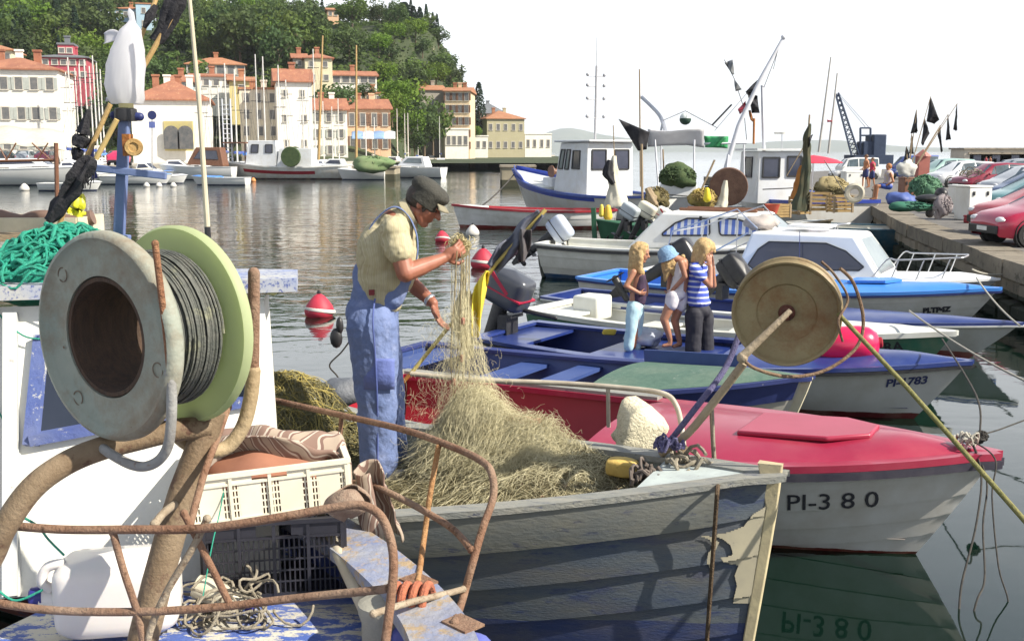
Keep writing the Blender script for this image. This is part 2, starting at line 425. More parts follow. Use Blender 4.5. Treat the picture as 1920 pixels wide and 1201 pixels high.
class Boat:
    """local frame: x forward from transom, z up from the water"""
    def __init__(s, hl, name, label, cat, bow, head, group=None, z0=0, roll=0):
        s.hl = hl; tip = PZ(*bow) if len(bow) == 3 else P(bow[0], 300, bow[1]) if len(bow) == 4 else V(bow[:3])
        d = V((math.cos(head), math.sin(head), 0)); o = V((tip.x, tip.y, 0)) - d * hl.L
        s.t = thing(name, label, cat, (o.x, o.y, z0), head, group); s.o = V((o.x, o.y, z0)); s.R = rotz(head)
    def w(s, x, y, z): return s.o + s.R @ V((x, y, z))
    def build(s, m_hull, m_rail=None, m_in=None, m_deck=None, td=None, rail=(.07, .035, .03), benches=(), m_bench=None, floor_z=None, m_floor=None, hullname='hull', camber=.04, q1=.72, ddz=.02):
        hl = s.hl
        mb = MB(); hl.outer(mb); s.hull = mb.build(hullname, m_hull, s.t, ang=28)
        if m_in: mb = MB(); hl.inner(mb, q1=q1); s.inn = mb.build('interior', m_in, s.t)
        if m_rail: mb = MB(); hl.rail(mb, *rail); s.rail = mb.build('gunwale', m_rail, s.t)
        if m_deck: mb = MB(); hl.deck(mb, td, dz=ddz, camber=camber); s.deck = mb.build('foredeck', m_deck, s.t)
        for (x, wd, dz) in benches:
            t = x / hl.L; b = hl.hb_(t) - .05; mb = MB(); mb.box((x, 0, hl.h(t) - dz), (wd, 2 * b, .035)); mb.build('bench', m_bench or m_in, s.t)
        if floor_z is not None:
            mb = MB(); rows = []
            for i in range(13):
                t = .02 + .9 * i / 12
                b = .05
                for j in range(40):
                    p = hl.pt(t, j / 40);
                    if p.z < floor_z: b = max(.02, p.y - .045); break
                rows.append([V((hl.L * t * .98, -b, floor_z)), V((hl.L * t * .98, b, floor_z))])
            mb.grid(rows, flip=True); mb.build('floor', m_floor or m_in, s.t)
        return s
# ---------------------------------------------------------------- sea
def water_mat():
    m = bpy.data.materials.new('harbour_water'); m.use_nodes = True; t = m.node_tree; n = t.nodes; b = n['Principled BSDF']; l = t.links.new
    b.inputs['Base Color'].default_value = (.002, .011, .007, 1); b.inputs['Roughness'].default_value = .035; b.inputs['IOR'].default_value = 1.5
    b.inputs['Specular IOR Level'].default_value = .9
    tc = n.new('ShaderNodeTexCoord')
    def nz(sc, st, d=3, off=0):
        mp = n.new('ShaderNodeMapping'); mp.inputs['Scale'].default_value = st; mp.inputs['Location'].default_value = (off, off, 0); l(tc.outputs['Object'], mp.inputs['Vector'])
        x = n.new('ShaderNodeTexNoise'); x.inputs['Scale'].default_value = sc; x.inputs['Detail'].default_value = d; x.inputs['Roughness'].default_value = .5; x.inputs['Distortion'].default_value = .6
        l(mp.outputs[0], x.inputs['Vector']); return x.outputs['Fac']
    sp = n.new('ShaderNodeSeparateXYZ'); l(tc.outputs['Object'], sp.inputs[0])
    mr = n.new('ShaderNodeMapRange'); mr.inputs['From Min'].default_value = 7; mr.inputs['From Max'].default_value = 22; mr.inputs['To Min'].default_value = .08; mr.inputs['To Max'].default_value = 1.15
    l(sp.outputs['Y'], mr.inputs['Value'])
    pat = n.new('ShaderNodeMapRange'); pat.inputs['From Min'].default_value = .35; pat.inputs['From Max'].default_value = .65; pat.inputs['To Min'].default_value = .35; pat.inputs['To Max'].default_value = 1.25
    l(nz(.05, (1, .6, 1)), pat.inputs['Value'])
    def mad(a, k, c=None):
        x = n.new('ShaderNodeMath'); x.operation = 'MULTIPLY_ADD'; l(a, x.inputs[0]); x.inputs[1].default_value = k
        if c is not None: l(c, x.inputs[2])
        else: x.inputs[2].default_value = 0
        return x.outputs[0]
    h = mad(nz(.9, (.8, 1.3, 1), 2), 1.0); h = mad(nz(3.2, (1, 1.4, 1), 3, 5), .22, h); h = mad(nz(11, (1, 1.2, 1), 2, 9), .045, h)
    mu = n.new('ShaderNodeMath'); mu.operation = 'MULTIPLY'; l(mr.outputs[0], mu.inputs[0]); l(pat.outputs[0], mu.inputs[1])
    bp = n.new('ShaderNodeBump'); bp.inputs['Distance'].default_value = .036; l(mu.outputs[0], bp.inputs['Strength']); l(h, bp.inputs['Height']); l(bp.outputs[0], b.inputs['Normal'])
    return m
mb = MB(); mb.add([V((-9000, -60, 0)), V((9000, -60, 0)), V((9000, 12000, 0)), V((-9000, 12000, 0))], [(0, 1, 2, 3)])
struct(mb.build('water', water_mat(), smooth=False))
# ---------------------------------------------------------------- quay on the right
m_pave = mat('worn_asphalt', (.11, .105, .10), (.16, .15, .14), sc=1.5, rough=.9, bump=.5, bsc=40, c3=(.08, .08, .08), thr=.62, wsc=3)
def stone_mat():
    m = mat('block_stone', (.27, .23, .17), (.18, .15, .115), sc=1.2, rough=.9, bump=.7, bsc=9, c3=(.10, .10, .07), thr=.6, wsc=3, zb=[(.35, (.035, .04, .025))])
    t = m.node_tree; n = t.nodes; b = n['Principled BSDF']; l = t.links.new
    col = b.inputs['Base Color'].links[0].from_socket
    return m
m_block = stone_mat()
QZ = .85
Q = [V((6.9, 3.0)), V((7.4, 9.5)), V((8.1, 16.9)), V((9.8, 26.5)), V((11.7, 34.3)), V((13.5, 43)), V((14.5, 58)), V((13.5, 75)), V((30, 100)), V((70, 140)), V((90, 200))]
def qpt(s):   # arclength along quay edge
    for a, b in zip(Q[:-1], Q[1:]):
        L = (b - a).length
        if s <= L: d = (b - a) / L; return a + d * s, d
        s -= L
    return Q[-1], (Q[-1] - Q[-2]).normalized()
mb = MB()
top = [V((p.x, p.y, QZ)) for p in Q]; rt = [V((220, p.y if i else 3, QZ)) for i, p in enumerate(Q)]
mb.grid([top, rt], flip=True); mb.build('pavement', m_pave, smooth=False)['kind'] = 'structure'
# face of the quay: individual rough blocks in courses, one wall
mb = MB(); rnd = random.Random(3)
s = 0.0; total = sum((b - a).length for a, b in zip(Q[:8], Q[1:8]))
zc = [(-.6, .22), (.22, .58)]
for z0, z1 in zc:
    s = 0
    while s < total:
        L = rnd.uniform(.5, 1.15); a, d = qpt(s); b, _ = qpt(min(s + L - .03, total)); s += L
        n_ = V((-d.y, d.x)); o = rnd.uniform(.0, .09); A = V((a.x, a.y, 0)); B_ = V((b.x, b.y, 0)); nn = V((n_.x, n_.y, 0))
        e = .05; f0 = nn * (o + .05); back = nn * -.5
        q = [A + back, B_ + back, B_ + f0 * .3, B_ - (B_ - A).normalized() * e + f0, A + (B_ - A).normalized() * e + f0, A + f0 * .3]
        za, zb_ = z0 + .015, z1 - .015; ze = .05
        vs = [p + V((0, 0, za)) for p in q] + [p + V((0, 0, zb_)) for p in q]
        vs[3].z += ze; vs[4].z += ze; vs[9].z -= ze; vs[10].z -= ze
        mb.add(vs, [(i, (i + 1) % 6, 6 + (i + 1) % 6, 6 + i) for i in range(6)] + [(0, 5, 4, 3, 2, 1), (6, 7, 8, 9, 10, 11)])
mb.build('quay_wall', m_block, smooth=False)['label'] = 'rough stone block quay wall below the parked cars'
bpy.data.objects['quay_wall']['category'] = 'wall'
mb = MB(); s = 0
while s < total:                                     # coping slabs, flush with the quay top and jutting out over the face
    L = rnd.uniform(1.0, 1.7); a, d = qpt(s); b, _ = qpt(min(s + L - .015, total)); s += L; n_ = V((-d.y, d.x))
    A = V((a.x, a.y, QZ - .13 + rnd.uniform(-.01, .012))); B_ = V((b.x, b.y, A.z)); dd = (B_ - A); c = (A + B_) / 2 + V((n_.x, n_.y, 0)) * (-.22 + rnd.uniform(0, .03))
    mb.box(c, (dd.length, .72, .29), rotz(math.atan2(dd.y, dd.x)))
kb = mb.build('kerb', mat('coping_stone', (.22, .19, .145), (.15, .13, .10), sc=2.5, rough=.9, bump=.8, bsc=10, c3=(.08, .07, .05), thr=.6, wsc=5), smooth=False); struct(kb)
# core behind blocks
mb = MB(); mb.grid([[V((p.x + .42, p.y, -1)) for p in Q], [V((p.x + .42, p.y, QZ - .02)) for p in Q]], flip=False)
mb.build('quay_core', m_block, smooth=False)['kind'] = 'structure'
def strake_hull(name, c, c2, boot, zb, line=None, grime=(.3, .28, .2), **k):
    return mat(name, c, c2, sc=k.pop('sc', 4), rough=k.pop('rough', .45), zb=[(zb, boot)] if not line else [(line[0], line[1]), (zb, boot)], grime=grime, **k)
def bev(o, w=.02, s=2): b = o.modifiers.new('bevel', 'BEVEL'); b.width = w; b.segments = s; b.limit_method = 'ANGLE'; return o
# grey clinker net boat
H1 = Hull(6.0, 2.1, .78, .82, 1.15, rake=.20, d=.4, tw=.55, pw=2.1, rnd=.72, n=8, lap=.022)
grey = Boat(H1, 'net_boat', 'old grey clinker fishing boat heaped with nets, its pale stem post in the foreground', 'boat', (1459, 889, 1.15), R_(-24))
mg = mat('grey_blue_hull', (.05, .07, .11), (.095, .11, .12), sc=3, rough=.65, bump=.2, bsc=40, c3=(.035, .05, .11), thr=.57, wsc=5, zb=[(.42, (.02, .035, .11)), (.20, (.12, .025, .02)), (.03, (.02, .02, .018))], grime=(.15, .13, .09), stretch=(.8, 1, 3))
grey.build(mg, None, mat('grey_inner', (.22, .25, .24), (.16, .17, .15), sc=5, rough=.8, c3=(.3, .32, .3), thr=.65), q1=.40)
m_gun = mat('grey_gunwale', (.20, .21, .20), (.30, .29, .25), sc=6, rough=.75, bump=.4, c3=(.08, .09, .13), thr=.60, wsc=14, stretch=(.6, 3, 3))
mb = MB(); H1.rail(mb, .075, .03, .045); mb.build('gunwale', m_gun, grey.t)
mb = MB()                                            # broad top plank (sheer strake) standing proud
for side in (1, -1):
    rows = []
    for i in range(41):
        t = i / 41 * .985; r = []
        for q, o in ((0.005, .03), (.06, .034), (.125, .034), (.128, .0)):
            r.append(H1.pt(t, q, side, o + .004))
        rows.append(r)
    mb.grid(rows, flip=(side < 0))
mb.build('sheer_plank', mat('sheer_plank_paint', (.13, .145, .15), (.18, .18, .155), sc=3, rough=.7, bump=.2, bsc=30, c3=(.07, .08, .12), thr=.6, wsc=9, grime=(.26, .22, .13), stretch=(.6, 1, 2)), grey.t)
# stem post
mb = MB(); prof = []
for q in [i / 10 for i in range(11)]:
    p = H1.pt(1, q, 1); prof.append(p)
w0 = .028
rows = []
for i, p in enumerate(prof):
    zz = p.z + (.05 if i == 0 else 0); k = .045
    rows.append([V((p.x - (.09 if i == 0 else .03), w0, zz)), V((p.x + .02, w0 * .6, zz)), V((p.x + .02, -w0 * .6, zz)), V((p.x - (.09 if i == 0 else .03), -w0, zz))])
mb.grid(rows, cu=True); mb.add(rows[0], [(0, 1, 2, 3)]); mb.build('stem_post', mat('stem_cream', (.58, .50, .30), (.45, .38, .24), sc=8, rough=.75, bump=.15, c3=(.12, .14, .14), thr=.64, wsc=20, grime=(.3, .26, .18)), grey.t); bev(bpy.data.objects['stem_post'], .006)
# painted cream bow patch with a scalloped aft edge
def hull_patch(hl, side, outline, off, name, m, par, res=.022):
    xs = [p[0] for p in outline]; zs = [p[1] for p in outline]
    def inside(x, z):
        c = False; n = len(outline)
        for i in range(n):
            a, b = outline[i], outline[(i + 1) % n]
            if (a[1] > z) != (b[1] > z) and x < (b[0] - a[0]) * (z - a[1]) / (b[1] - a[1]) + a[0]: c = not c
        return c
    def pt(x, z):
        lo, hi = 0., 1.; t = clamp(x / hl.L, 0, .99)
        for _ in range(12):
            q = (lo + hi) / 2; p = hl.pt(t, q, side)
            if p.z > z: lo = q
            else: hi = q
            t = clamp(t + (x - p.x) / hl.L * .7, 0, .998)
        p = hl.pt(t, q, side); return V((x, p.y + side * off, z))
    mb = MB(); rx = res * .3; nx = int((max(xs) - min(xs)) / rx) + 1; nz_ = int((max(zs) - min(zs)) / res) + 1; idx = {}
    for i in range(nx):
        for j in range(nz_):
            x = min(xs) + i * rx; z = min(zs) + j * res
            if inside(x + rx / 2, z + res / 2):
                f = []
                for a, b in ((0, 0), (1, 0), (1, 1), (0, 1)):
                    k = (i + a, j + b)
                    if k not in idx: idx[k] = len(mb.v); mb.v.append(pt(x + a * rx, z + b * res))
                    f.append(idx[k])
                mb.f.append(tuple(f)); mb.m.append(0)
    return mb.build(name, m, par)
def zo(l): return [hull_xz(grey, -1, 820 + x * .467, 640 + y * .467) for x, y in l]
m_bowc = mat('bow_cream', (.42, .38, .27), (.33, .30, .23), sc=6, rough=.75, c3=(.14, .15, .15), thr=.66, wsc=14, grime=(.2, .2, .16))
hull_patch(H1, -1, zo([(1345, 662), (1270, 690), (1232, 738), (1170, 762), (1110, 772), (1150, 790), (1178, 812), (1190, 850), (1160, 862), (1138, 862), (1165, 885), (1212, 893), (1196, 935), (1205, 975), (1190, 1045), (1290, 1052), (1310, 900)]), .012, 'bow_patch', m_bowc, grey.t, .006)
hull_patch(H1, -1, zo([(1058, 776), (1096, 790), (1112, 818), (1090, 845), (1084, 885), (1100, 922), (1112, 912), (1098, 872), (1120, 832), (1134, 802), (1104, 778)]), .012, 'painted_scroll', m_bowc, grey.t, .006)
# deck level inside
DZ = .70
mb = MB(); rows = []
for i in range(20):
    t = .03 + .93 * i / 19; b = H1.hb_(t) * (.80 if t < .9 else .7) ; rows.append([V((6 * t, -b, DZ + .28 * sstep(.8, .98, t))), V((6 * t, b, DZ + .28 * sstep(.8, .98, t)))])
mb.grid(rows, flip=True); mb.build('deck', mat('dirty_deck', (.22, .17, .10), (.30, .24, .15), sc=5, rough=.85, bump=.4, stretch=(1, 10, 1)), grey.t)
# breasthook plate at the bow
mb = MB(); rows = []
for i in range(6):
    t = .90 + .095 * i / 5; b = H1.hb_(t) - .02; rows.append([V((6 * t, -b, H1.h(t) + .004)), V((6 * t, b, H1.h(t) + .004))])
mb.grid(rows, flip=True); mb.build('bow_plate', mat('bow_plate_paint', (.50, .56, .54), (.38, .42, .42), sc=8, rough=.7, c3=(.2, .2, .18), thr=.64), grey.t)
# tubular hand rail on the far side
def wt(*a): return a
mb = MB()
hr = PP([(770, 700, 6.5), (900, 712, 6.45), (1050, 718, 6.35), (1180, 728, 6.2), (1245, 738, 6.1), (1268, 760, 6.05), (1278, 800, 6.0), (1283, 850, 5.9)])
inv = lambda p: grey.R.transposed() @ (p - grey.o)
mb.tube(spl([inv(p) for p in hr], 6), .016, 10)
mb.tube([inv(P(1140, 728, 6.25)), inv(P(1141, 800, 6.25))], .013, 8); mb.build('hand_rail', mat('galvanised_rail', (.48, .44, .36), (.36, .31, .24), sc=10, rough=.5, c3=(.2, .1, .05), thr=.68), grey.t)
# near stanchion with wire at the bow
mb = MB(); mb.tube([inv(P(1334, 762, 5.25)), inv(P(1337, 830, 5.25)), inv(P(1341, 893, 5.25))], .012, 8); mb.build('stanchion', m_tube, grey.t)
# red boat
H2 = Hull(5.0, 1.8, .60, .58, .74, rake=.62, d=.28, tw=.75, pw=2.9, rnd=.85, n=7, lap=.010)
mh = strake_hull('offwhite_hull', (.60, .60, .58), (.52, .51, .48), (.10, .015, .01), .02, grime=(.30, .24, .15))
red = Boat(H2, 'moored_boat', 'white clinker motorboat with a wide red foredeck and number PI-380', 'boat', (1868, 850, .74), R_(-30))
red.build(mh, None, m_redin, None, None, rail=(.09, .05, .04), benches=((1.2, .35, .25),), m_bench=m_redin, floor_z=.12, m_floor=mat('grey_floor', (.25, .23, .21), (.18, .16, .15), sc=5, rough=.8))
mb = MB(); H2.rail(mb, .10, .045, .035, dz=-.005); red_rail = mb.build('gunwale', m_red, red.t)
mb = MB(); H2.rail(mb, .075, .03, .04, dz=.03, t1=.48); mb.build('worn_cap_rail', m_gun, red.t)
mb = MB(); H2.rail(mb, .02, .05, .045, dz=-.055); mb.build('rubbing_strake', mat('dark_rub', (.02, .018, .035), (.05, .045, .06), sc=9, rough=.6), red.t)
mb = MB(); H2.deck(mb, .50, camber=.09, inset=.07, dz=.015, N=24, K=14); 
dk = mb.build('foredeck', m_red, red.t)
mb = MB(); hp = [(-.42, -.30), (.18, -.30), (.42, -.14), (.42, .14), (.18, .30), (-.42, .30)]
hx = 3.85; o = V((hx, 0, H2.h(hx / 5) + .09)); sl = (H2.h(.86) - H2.h(.70)) / .8
mb.prism(hp, o, (1, 0, sl), (0, 1, 0), .035); b_ = mb.build('hatch', mat('faded_red', (.36, .03, .07), (.32, .022, .055), sc=3, rough=.35), red.t)
bv = b_.modifiers.new('bevel', 'BEVEL'); bv.width = .012; bv.segments = 2
mb = MB()
for k in (-.035, .035): mb.cap(V((4.82, k, H2.h(.96) + .02)), V((4.82, k, H2.h(.96) + .09)), .016, .02)
mb.cap(V((4.82, -.07, H2.h(.96) + .075)), V((4.82, .07, H2.h(.96) + .075)), .012, .012); mb.build('bow_cleat', m_alu, red.t)
text_px(red, -1, 'PI-3 8 0', (1474, 941), (1646, 934), m_letter, shear=.08, bold=.001)
# dark blue boat with green foredeck
H3 = Hull(4.4, 1.7, .50, .47, .70, rake=.40, d=.3, tw=.7, pw=2.4, rnd=.85)
b3 = Boat(H3, 'moored_boat', 'dark blue open boat with a worn green foredeck and cream stem', 'boat', (1515, 707, .70), R_(-31))
mh3 = strake_hull('blue_white_hull', (.50, .48, .42), (.42, .40, .35), (.03, .03, .03), .04)
m3 = mat('worn_navy', (.018, .03, .13), (.03, .045, .17), sc=5, rough=.55, c3=(.25, .27, .27), thr=.68, wsc=9, stretch=(.5, 2, 2))
m3b = mat('bright_blue_inner', (.03, .06, .20), (.045, .08, .24), sc=4, rough=.55, c3=(.2, .24, .3), thr=.68)
b3.build(mh3, None, m3b, mat('green_deck', (.06, .12, .09), (.09, .16, .12), sc=20, rough=.75, bump=.3, grime=(.2, .24, .18), c3=(.22, .26, .22), thr=.64, wsc=7), .60, benches=((.35, .35, .03), (1.3, .3, .10), (1.95, .25, .08)), m_bench=m3b, floor_z=.10, m_floor=mat('red_floor', (.25, .05, .03), (.2, .06, .04), sc=5, rough=.7), camber=.07)
mb = MB(); H3.rail(mb, .10, .035, .05); mb.build('gunwale', m3, b3.t)
mb = MB()
for side in (1, -1):
    rows = []
    for i in range(31):
        t = .988 * i / 30; rows.append([H3.pt(t, q, side, .016) for q in (.02, .07, .13, .19)])
    mb.grid(rows, flip=(side < 0))
mb.build('sheer_band', m3, b3.t)
mb = MB(); rows = []
for q in [i / 8 for i in range(9)]:
    p = H3.pt(1, q, 1); rows.append([V((p.x - .14, .03, p.z)), V((p.x + .04, .022, p.z)), V((p.x + .04, -.022, p.z)), V((p.x - .14, -.03, p.z))])
mb.grid(rows, cu=True); mb.add(rows[0], [(0, 1, 2, 3)]); mb.build('stem_post', m_cream, b3.t)
# low splash coaming round the well
mb = MB()
for side in (1, -1):
    if side > 0: mb.beam((2.6, .66, H3.h(.6) + .09), (3.7, .38, H3.h(.84) + .09), .03, .13)
mb.build('coaming', m3b, b3.t)
# blue boat with white hull PI-1783 (the girls stand in it)
H4 = Hull(5.2, 1.75, .47, .44, .62, rake=.7, d=.28, tw=.8, pw=2.6, rnd=.85)
b4 = Boat(H4, 'moored_boat', 'white hulled boat with dark blue deck and number PI-1783, children standing in it', 'boat', (1816, 678, .62), R_(-32))
mh4 = strake_hull('white_hull_red_boot', (.58, .58, .57), (.52, .52, .50), (.10, .01, .012), .06)
m_b4 = mat('royal_blue_deck', (.012, .028, .15), (.02, .04, .19), sc=3, rough=.35, coat=.2, grime=(.10, .13, .24))
m_b4i = mat('deep_blue_inner', (.008, .02, .10), (.014, .03, .14), sc=4, rough=.5)
b4.build(mh4, None, m_b4i, m_b4, .56, benches=((.3, .5, .05), (1.95, 1.2, .07)), m_bench=m_b4, floor_z=.12, camber=.08)
mb = MB(); H4.rail(mb, .11, .04, .045); mb.build('gunwale', m_b4, b4.t)
mb = MB(); H4.rail(mb, .02, .03, .05, dz=-.04); mb.build('rubbing_strake', m_dark, b4.t)
mb = MB(); pr = [(0, .05), (.24, .05), (.28, .035), (.29, 0)]; mb.lathe([(.29, 0), (.28, .035), (.24, .05), (.001, .05)], (4.0, 0, H4.h(.77) + .085), (0, 0, 1), 28); mb.build('hatch', m_b4, b4.t)
text_px(b4, -1, 'PI-1783', (1660, 718), (1738, 711), mat('blue_lettering', (.02, .03, .10), (.03, .04, .12), sc=5), shear=.25)
# green / white boat
H5 = Hull(5.5, 1.65, .42, .40, .57, rake=.6, d=.25, tw=.75, pw=2.5, rnd=.85, n=0)
b5 = Boat(H5, 'moored_boat', 'open boat with green hull and white topsides lying beyond the girls', 'boat', (1788, 624, .57), R_(-36))
mh5 = strake_hull('green_hull', (.03, .14, .09), (.04, .17, .11), (.45, .45, .42), .12)
m_off = mat('offwhite_gel', (.68, .69, .64), (.60, .60, .55), sc=3, rough=.35, grime=(.4, .38, .3))
b5.build(mh5, None, m_off, m_off, .56, benches=((.4, .5, .04), (1.7, .4, .12)), m_bench=m_off, floor_z=.10, camber=.07)
mb = MB(); H5.rail(mb, .10, .06, .045); mb.build('gunwale', m_off, b5.t)
mb = MB(); mb.lathe([(.28, 0), (.28, .03), (.24, .045), (.001, .045)], (4.0, 0, H5.h(.72) + .085), (0, 0, 1), 24); mb.build('hatch', m_off, b5.t)
text_px(b5, -1, 'RA', (1658, 650), (1692, 648), m_letter); text_px(b5, -1, 'B', (1779, 631), (1792, 631), m_letter)
mb = MB(); mb.box((.55, .25, .42), (.42, .42, .34)); o = mb.build('locker', m_off, b5.t); bv = o.modifiers.new('bevel', 'BEVEL'); bv.width = .04; bv.segments = 3
# dark blue slim boat
H6 = Hull(6.6, 1.6, .40, .38, .51, rake=.9, d=.25, tw=.75, pw=2.2, rnd=.85)
b6 = Boat(H6, 'moored_boat', 'slim white boat, dark blue inside with red bottom, behind the green hulled boat', 'boat', (1914, 606, .51), R_(-34))
b6.build(strake_hull('pale_hull_red_boot', (.56, .56, .55), (.5, .5, .48), (.20, .02, .03), .10), None, m_b4, m_b4, .66, benches=((1.5, .4, .12), (3.0, .4, .12)), m_bench=m_b4, floor_z=.12, camber=.05)
mb = MB(); H6.rail(mb, .08, .035, .035); mb.build('gunwale', m_b4, b6.t)
mb = MB(); H6.rail(mb, .02, .02, .045, dz=-.028); mb.build('trim_line', m_white, b6.t)
# light blue decked boat
H7 = Hull(6.4, 1.9, .50, .49, .68, rake=.8, d=.3, tw=.8, pw=2.5, rnd=.85, n=7, lap=.008)
b7 = Boat(H7, 'moored_boat', 'white clinker boat with bright sky blue deck and a faded number on the bow', 'boat', (1872, 541, .68), R_(-33))
b7.build(strake_hull('white_hull_b', (.66, .65, .62), (.6, .59, .55), (.08, .09, .10), .04), None, m_lblue, m_lblue, .55, benches=((1.4, .5, .1),), m_bench=m_lblue, floor_z=.2, camber=.08)
mb = MB(); H7.rail(mb, .11, .045, .045); mb.build('gunwale', m_lblue, b7.t)
mb = MB(); H7.rail(mb, .02, .03, .05, dz=-.04); mb.build('rubbing_strake', m_navy, b7.t)
mb = MB(); mb.prism([(-.35, -.25), (.2, -.25), (.38, 0), (.2, .25), (-.35, .25)], (4.7, 0, H7.h(.79) + .085), (1, 0, .06), (0, 1, 0), .04); mb.build('hatch', m_lblue, b7.t)
text_px(b7, -1, 'PI.TP4Z', (1730, 582), (1781, 579), m_letter, shear=.1, bold=.008)
# mooring anchors of each is in the ropes section
# the foreground boat (cabin, bow rails)
m_peel = mat('peeling_deck_paint', (.05, .10, .36), (.08, .14, .42), sc=3, rough=.7, bump=.5, bsc=40, c3=(.55, .53, .46), thr=.51, wsc=9, edge=.015, stretch=(1, 2.2, 1), grime=(.35, .32, .25))
m_plank = mat('blue_worn_plank', (.17, .21, .36), (.32, .32, .33), sc=7, rough=.75, bump=.5, bsc=30, c3=(.35, .26, .16), thr=.56, wsc=13, grime=(.20, .16, .11))
m_wallw = mat('cabin_white', (.76, .76, .71), (.68, .67, .61), sc=2, rough=.6, bump=.2, bsc=30, c3=(.34, .29, .2), thr=.68, wsc=9, edge=.02, grime=(.6, .57, .48))
m_chip = mat('chipped_blue_frame', (.06, .09, .28), (.09, .13, .32), sc=8, rough=.65, bump=.3, c3=(.50, .50, .46), thr=.60, wsc=22, edge=.02, grime=(.25, .26, .3))
fb = thing('fishing_boat', 'foreground fishing boat with white cabin, peeling blue deck and rusty bow rails', 'boat', (-1.4, 4.0, 0), world=True)
gun = [PZ(*a) for a in [(430, 905, 1.15), (520, 925, 1.15), (600, 962, 1.15), (690, 1015, 1.15), (765, 1072, 1.15), (825, 1130, 1.15), (868, 1190, 1.15), (890, 1262, 1.15), (880, 1350, 1.15), (800, 1450, 1.16)]]
gun = spl(gun, 5)
port = [V((-.35, 2.15, 1.16)), V((-.7, 1.9, 1.15)), V((-1.2, 1.75, 1.15)), V((-2.0, 1.7, 1.15)), V((-3.2, 1.8, 1.15)), V((-5, 2.2, 1.15))]
port = spl(port, 5)
# hull sides
mb = MB(); rows = []
loop = gun + port
for i, p in enumerate(loop):
    c = V((-1.9, 3.1, 0)); r = []
    for k, z in ((1.0, 1.13), (.985, .8), (.93, .4), (.82, 0), (.6, -.35)): q = c + (V((p.x, p.y, 0)) - c) * k; r.append(V((q.x, q.y, z)))
    rows.append(r)
mb.grid(rows); mb.build('hull', mat('white_blue_hull', (.55, .56, .55), (.45, .46, .44), sc=3, rough=.6, zb=[(.5, (.05, .09, .3))], grime=(.3, .26, .18)), fb)
# gunwale plank
def plank_along(path, w, th, out=.03):
    mb = MB(); rows = []; n = len(path)
    for i, p in enumerate(path):
        d = (path[min(i + 1, n - 1)] - path[max(i - 1, 0)]).normalized(); s = V((d.y, -d.x, 0)).normalized(); s = -s if s.dot(p - V((-1.9, 3.1, p.z))) < 0 else s
        a = p + s * out; b = p - s * (w - out); rows.append([a + V((0, 0, -th / 2)), a + V((0, 0, th / 2)), b + V((0, 0, th / 2)), b + V((0, 0, -th / 2))])
    mb.grid(rows, cu=True); mb.add(rows[0], [(0, 1, 2, 3)]); mb.add(rows[-1], [(0, 1, 2, 3)]); return mb
plank_along(gun, .20, .045).build('gunwale', m_plank, fb)
plank_along(port, .16, .045).build('gunwale', m_plank, fb)
mb = MB(); rows = []                                 # inner bulwark face
for i, p in enumerate(gun):
    d = (gun[min(i + 1, len(gun) - 1)] - gun[max(i - 1, 0)]).normalized(); s = V((-d.y, d.x, 0)).normalized(); s = -s if s.dot(p - V((-1.9, 3.1, p.z))) > 0 else s
    a = p + s * .10; rows.append([V((a.x, a.y, 1.125)), V((a.x, a.y, .93))])
mb.grid(rows); mb.build('bulwark', mat('dark_blue_bulwark', (.03, .05, .20), (.05, .07, .24), sc=4, rough=.6, c3=(.3, .3, .3), thr=.68), fb)
mb = MB(); rows = []
for i, p in enumerate(loop):
    c = V((-1.9, 3.1, .985)); rows.append([c, c + (V((p.x, p.y, .985)) - c) * .5, c + (V((p.x, p.y, .985)) - c) * .965])
mb.grid(rows); mb.build('deck', m_peel, fb)
# cabin wall plane
A = P(20, 1120, 3.66); Bp = P(20, 575, 4.10); Cp = P(495, 560, 4.34)
Dp = Cp + (A - Bp)
wn = (Bp - A).cross(Cp - Bp).normalized()
if wn.y > 0: wn = -wn
def W(px, py, off=0):
    d = ray(px, py); o = V((0, 0, CAM_H)); t = (A - o).dot(wn) / d.dot(wn); return o + d * t + wn * off
cab = MB(); side = V((-.05, .30, 0)); left = (Bp - Cp).normalized() * 1.6
cab.add([A + left, Dp, Cp, Bp + left], [(0, 1, 2, 3)])
cab.add([Dp, Dp + side, Cp + side, Cp], [(0, 1, 2, 3)])
cab.build('cabin', m_wallw, fb, smooth=False)
mb = MB()
roofo = V((0, 0, .03)); ex = (Cp - Bp).normalized(); r0 = Bp + left + wn * .10; r1 = Cp + ex * .13 + wn * .10
poly = [r0, r1, r1 + V((-.06, .32, 0)), r0 + V((-.1, 1.3, 0))]
mb.add([p + V((0, 0, -.005)) for p in poly] + [p + V((0, 0, .05)) for p in poly], [(0, 3, 2, 1), (4, 5, 6, 7), (0, 1, 5, 4), (1, 2, 6, 5), (2, 3, 7, 6), (3, 0, 4, 7)])
mb.build('cabin_roof', mat('roof_edge_blue', (.22, .28, .48), (.45, .45, .42), sc=5, rough=.7, c3=(.06, .09, .28), thr=.56, wsc=50), fb, smooth=False)
mb = MB(); mb.beam(W(22, 590, .02), W(22, 1118, .02), .05, .05); mb.beam(W(30, 590, .0), W(36, 1118, .0), .012, .03); mb.build('corner_post', mat('grey_white_trim', (.45, .47, .47), (.55, .55, .52), sc=4, rough=.7, c3=(.25, .2, .15), thr=.66), fb, smooth=False)
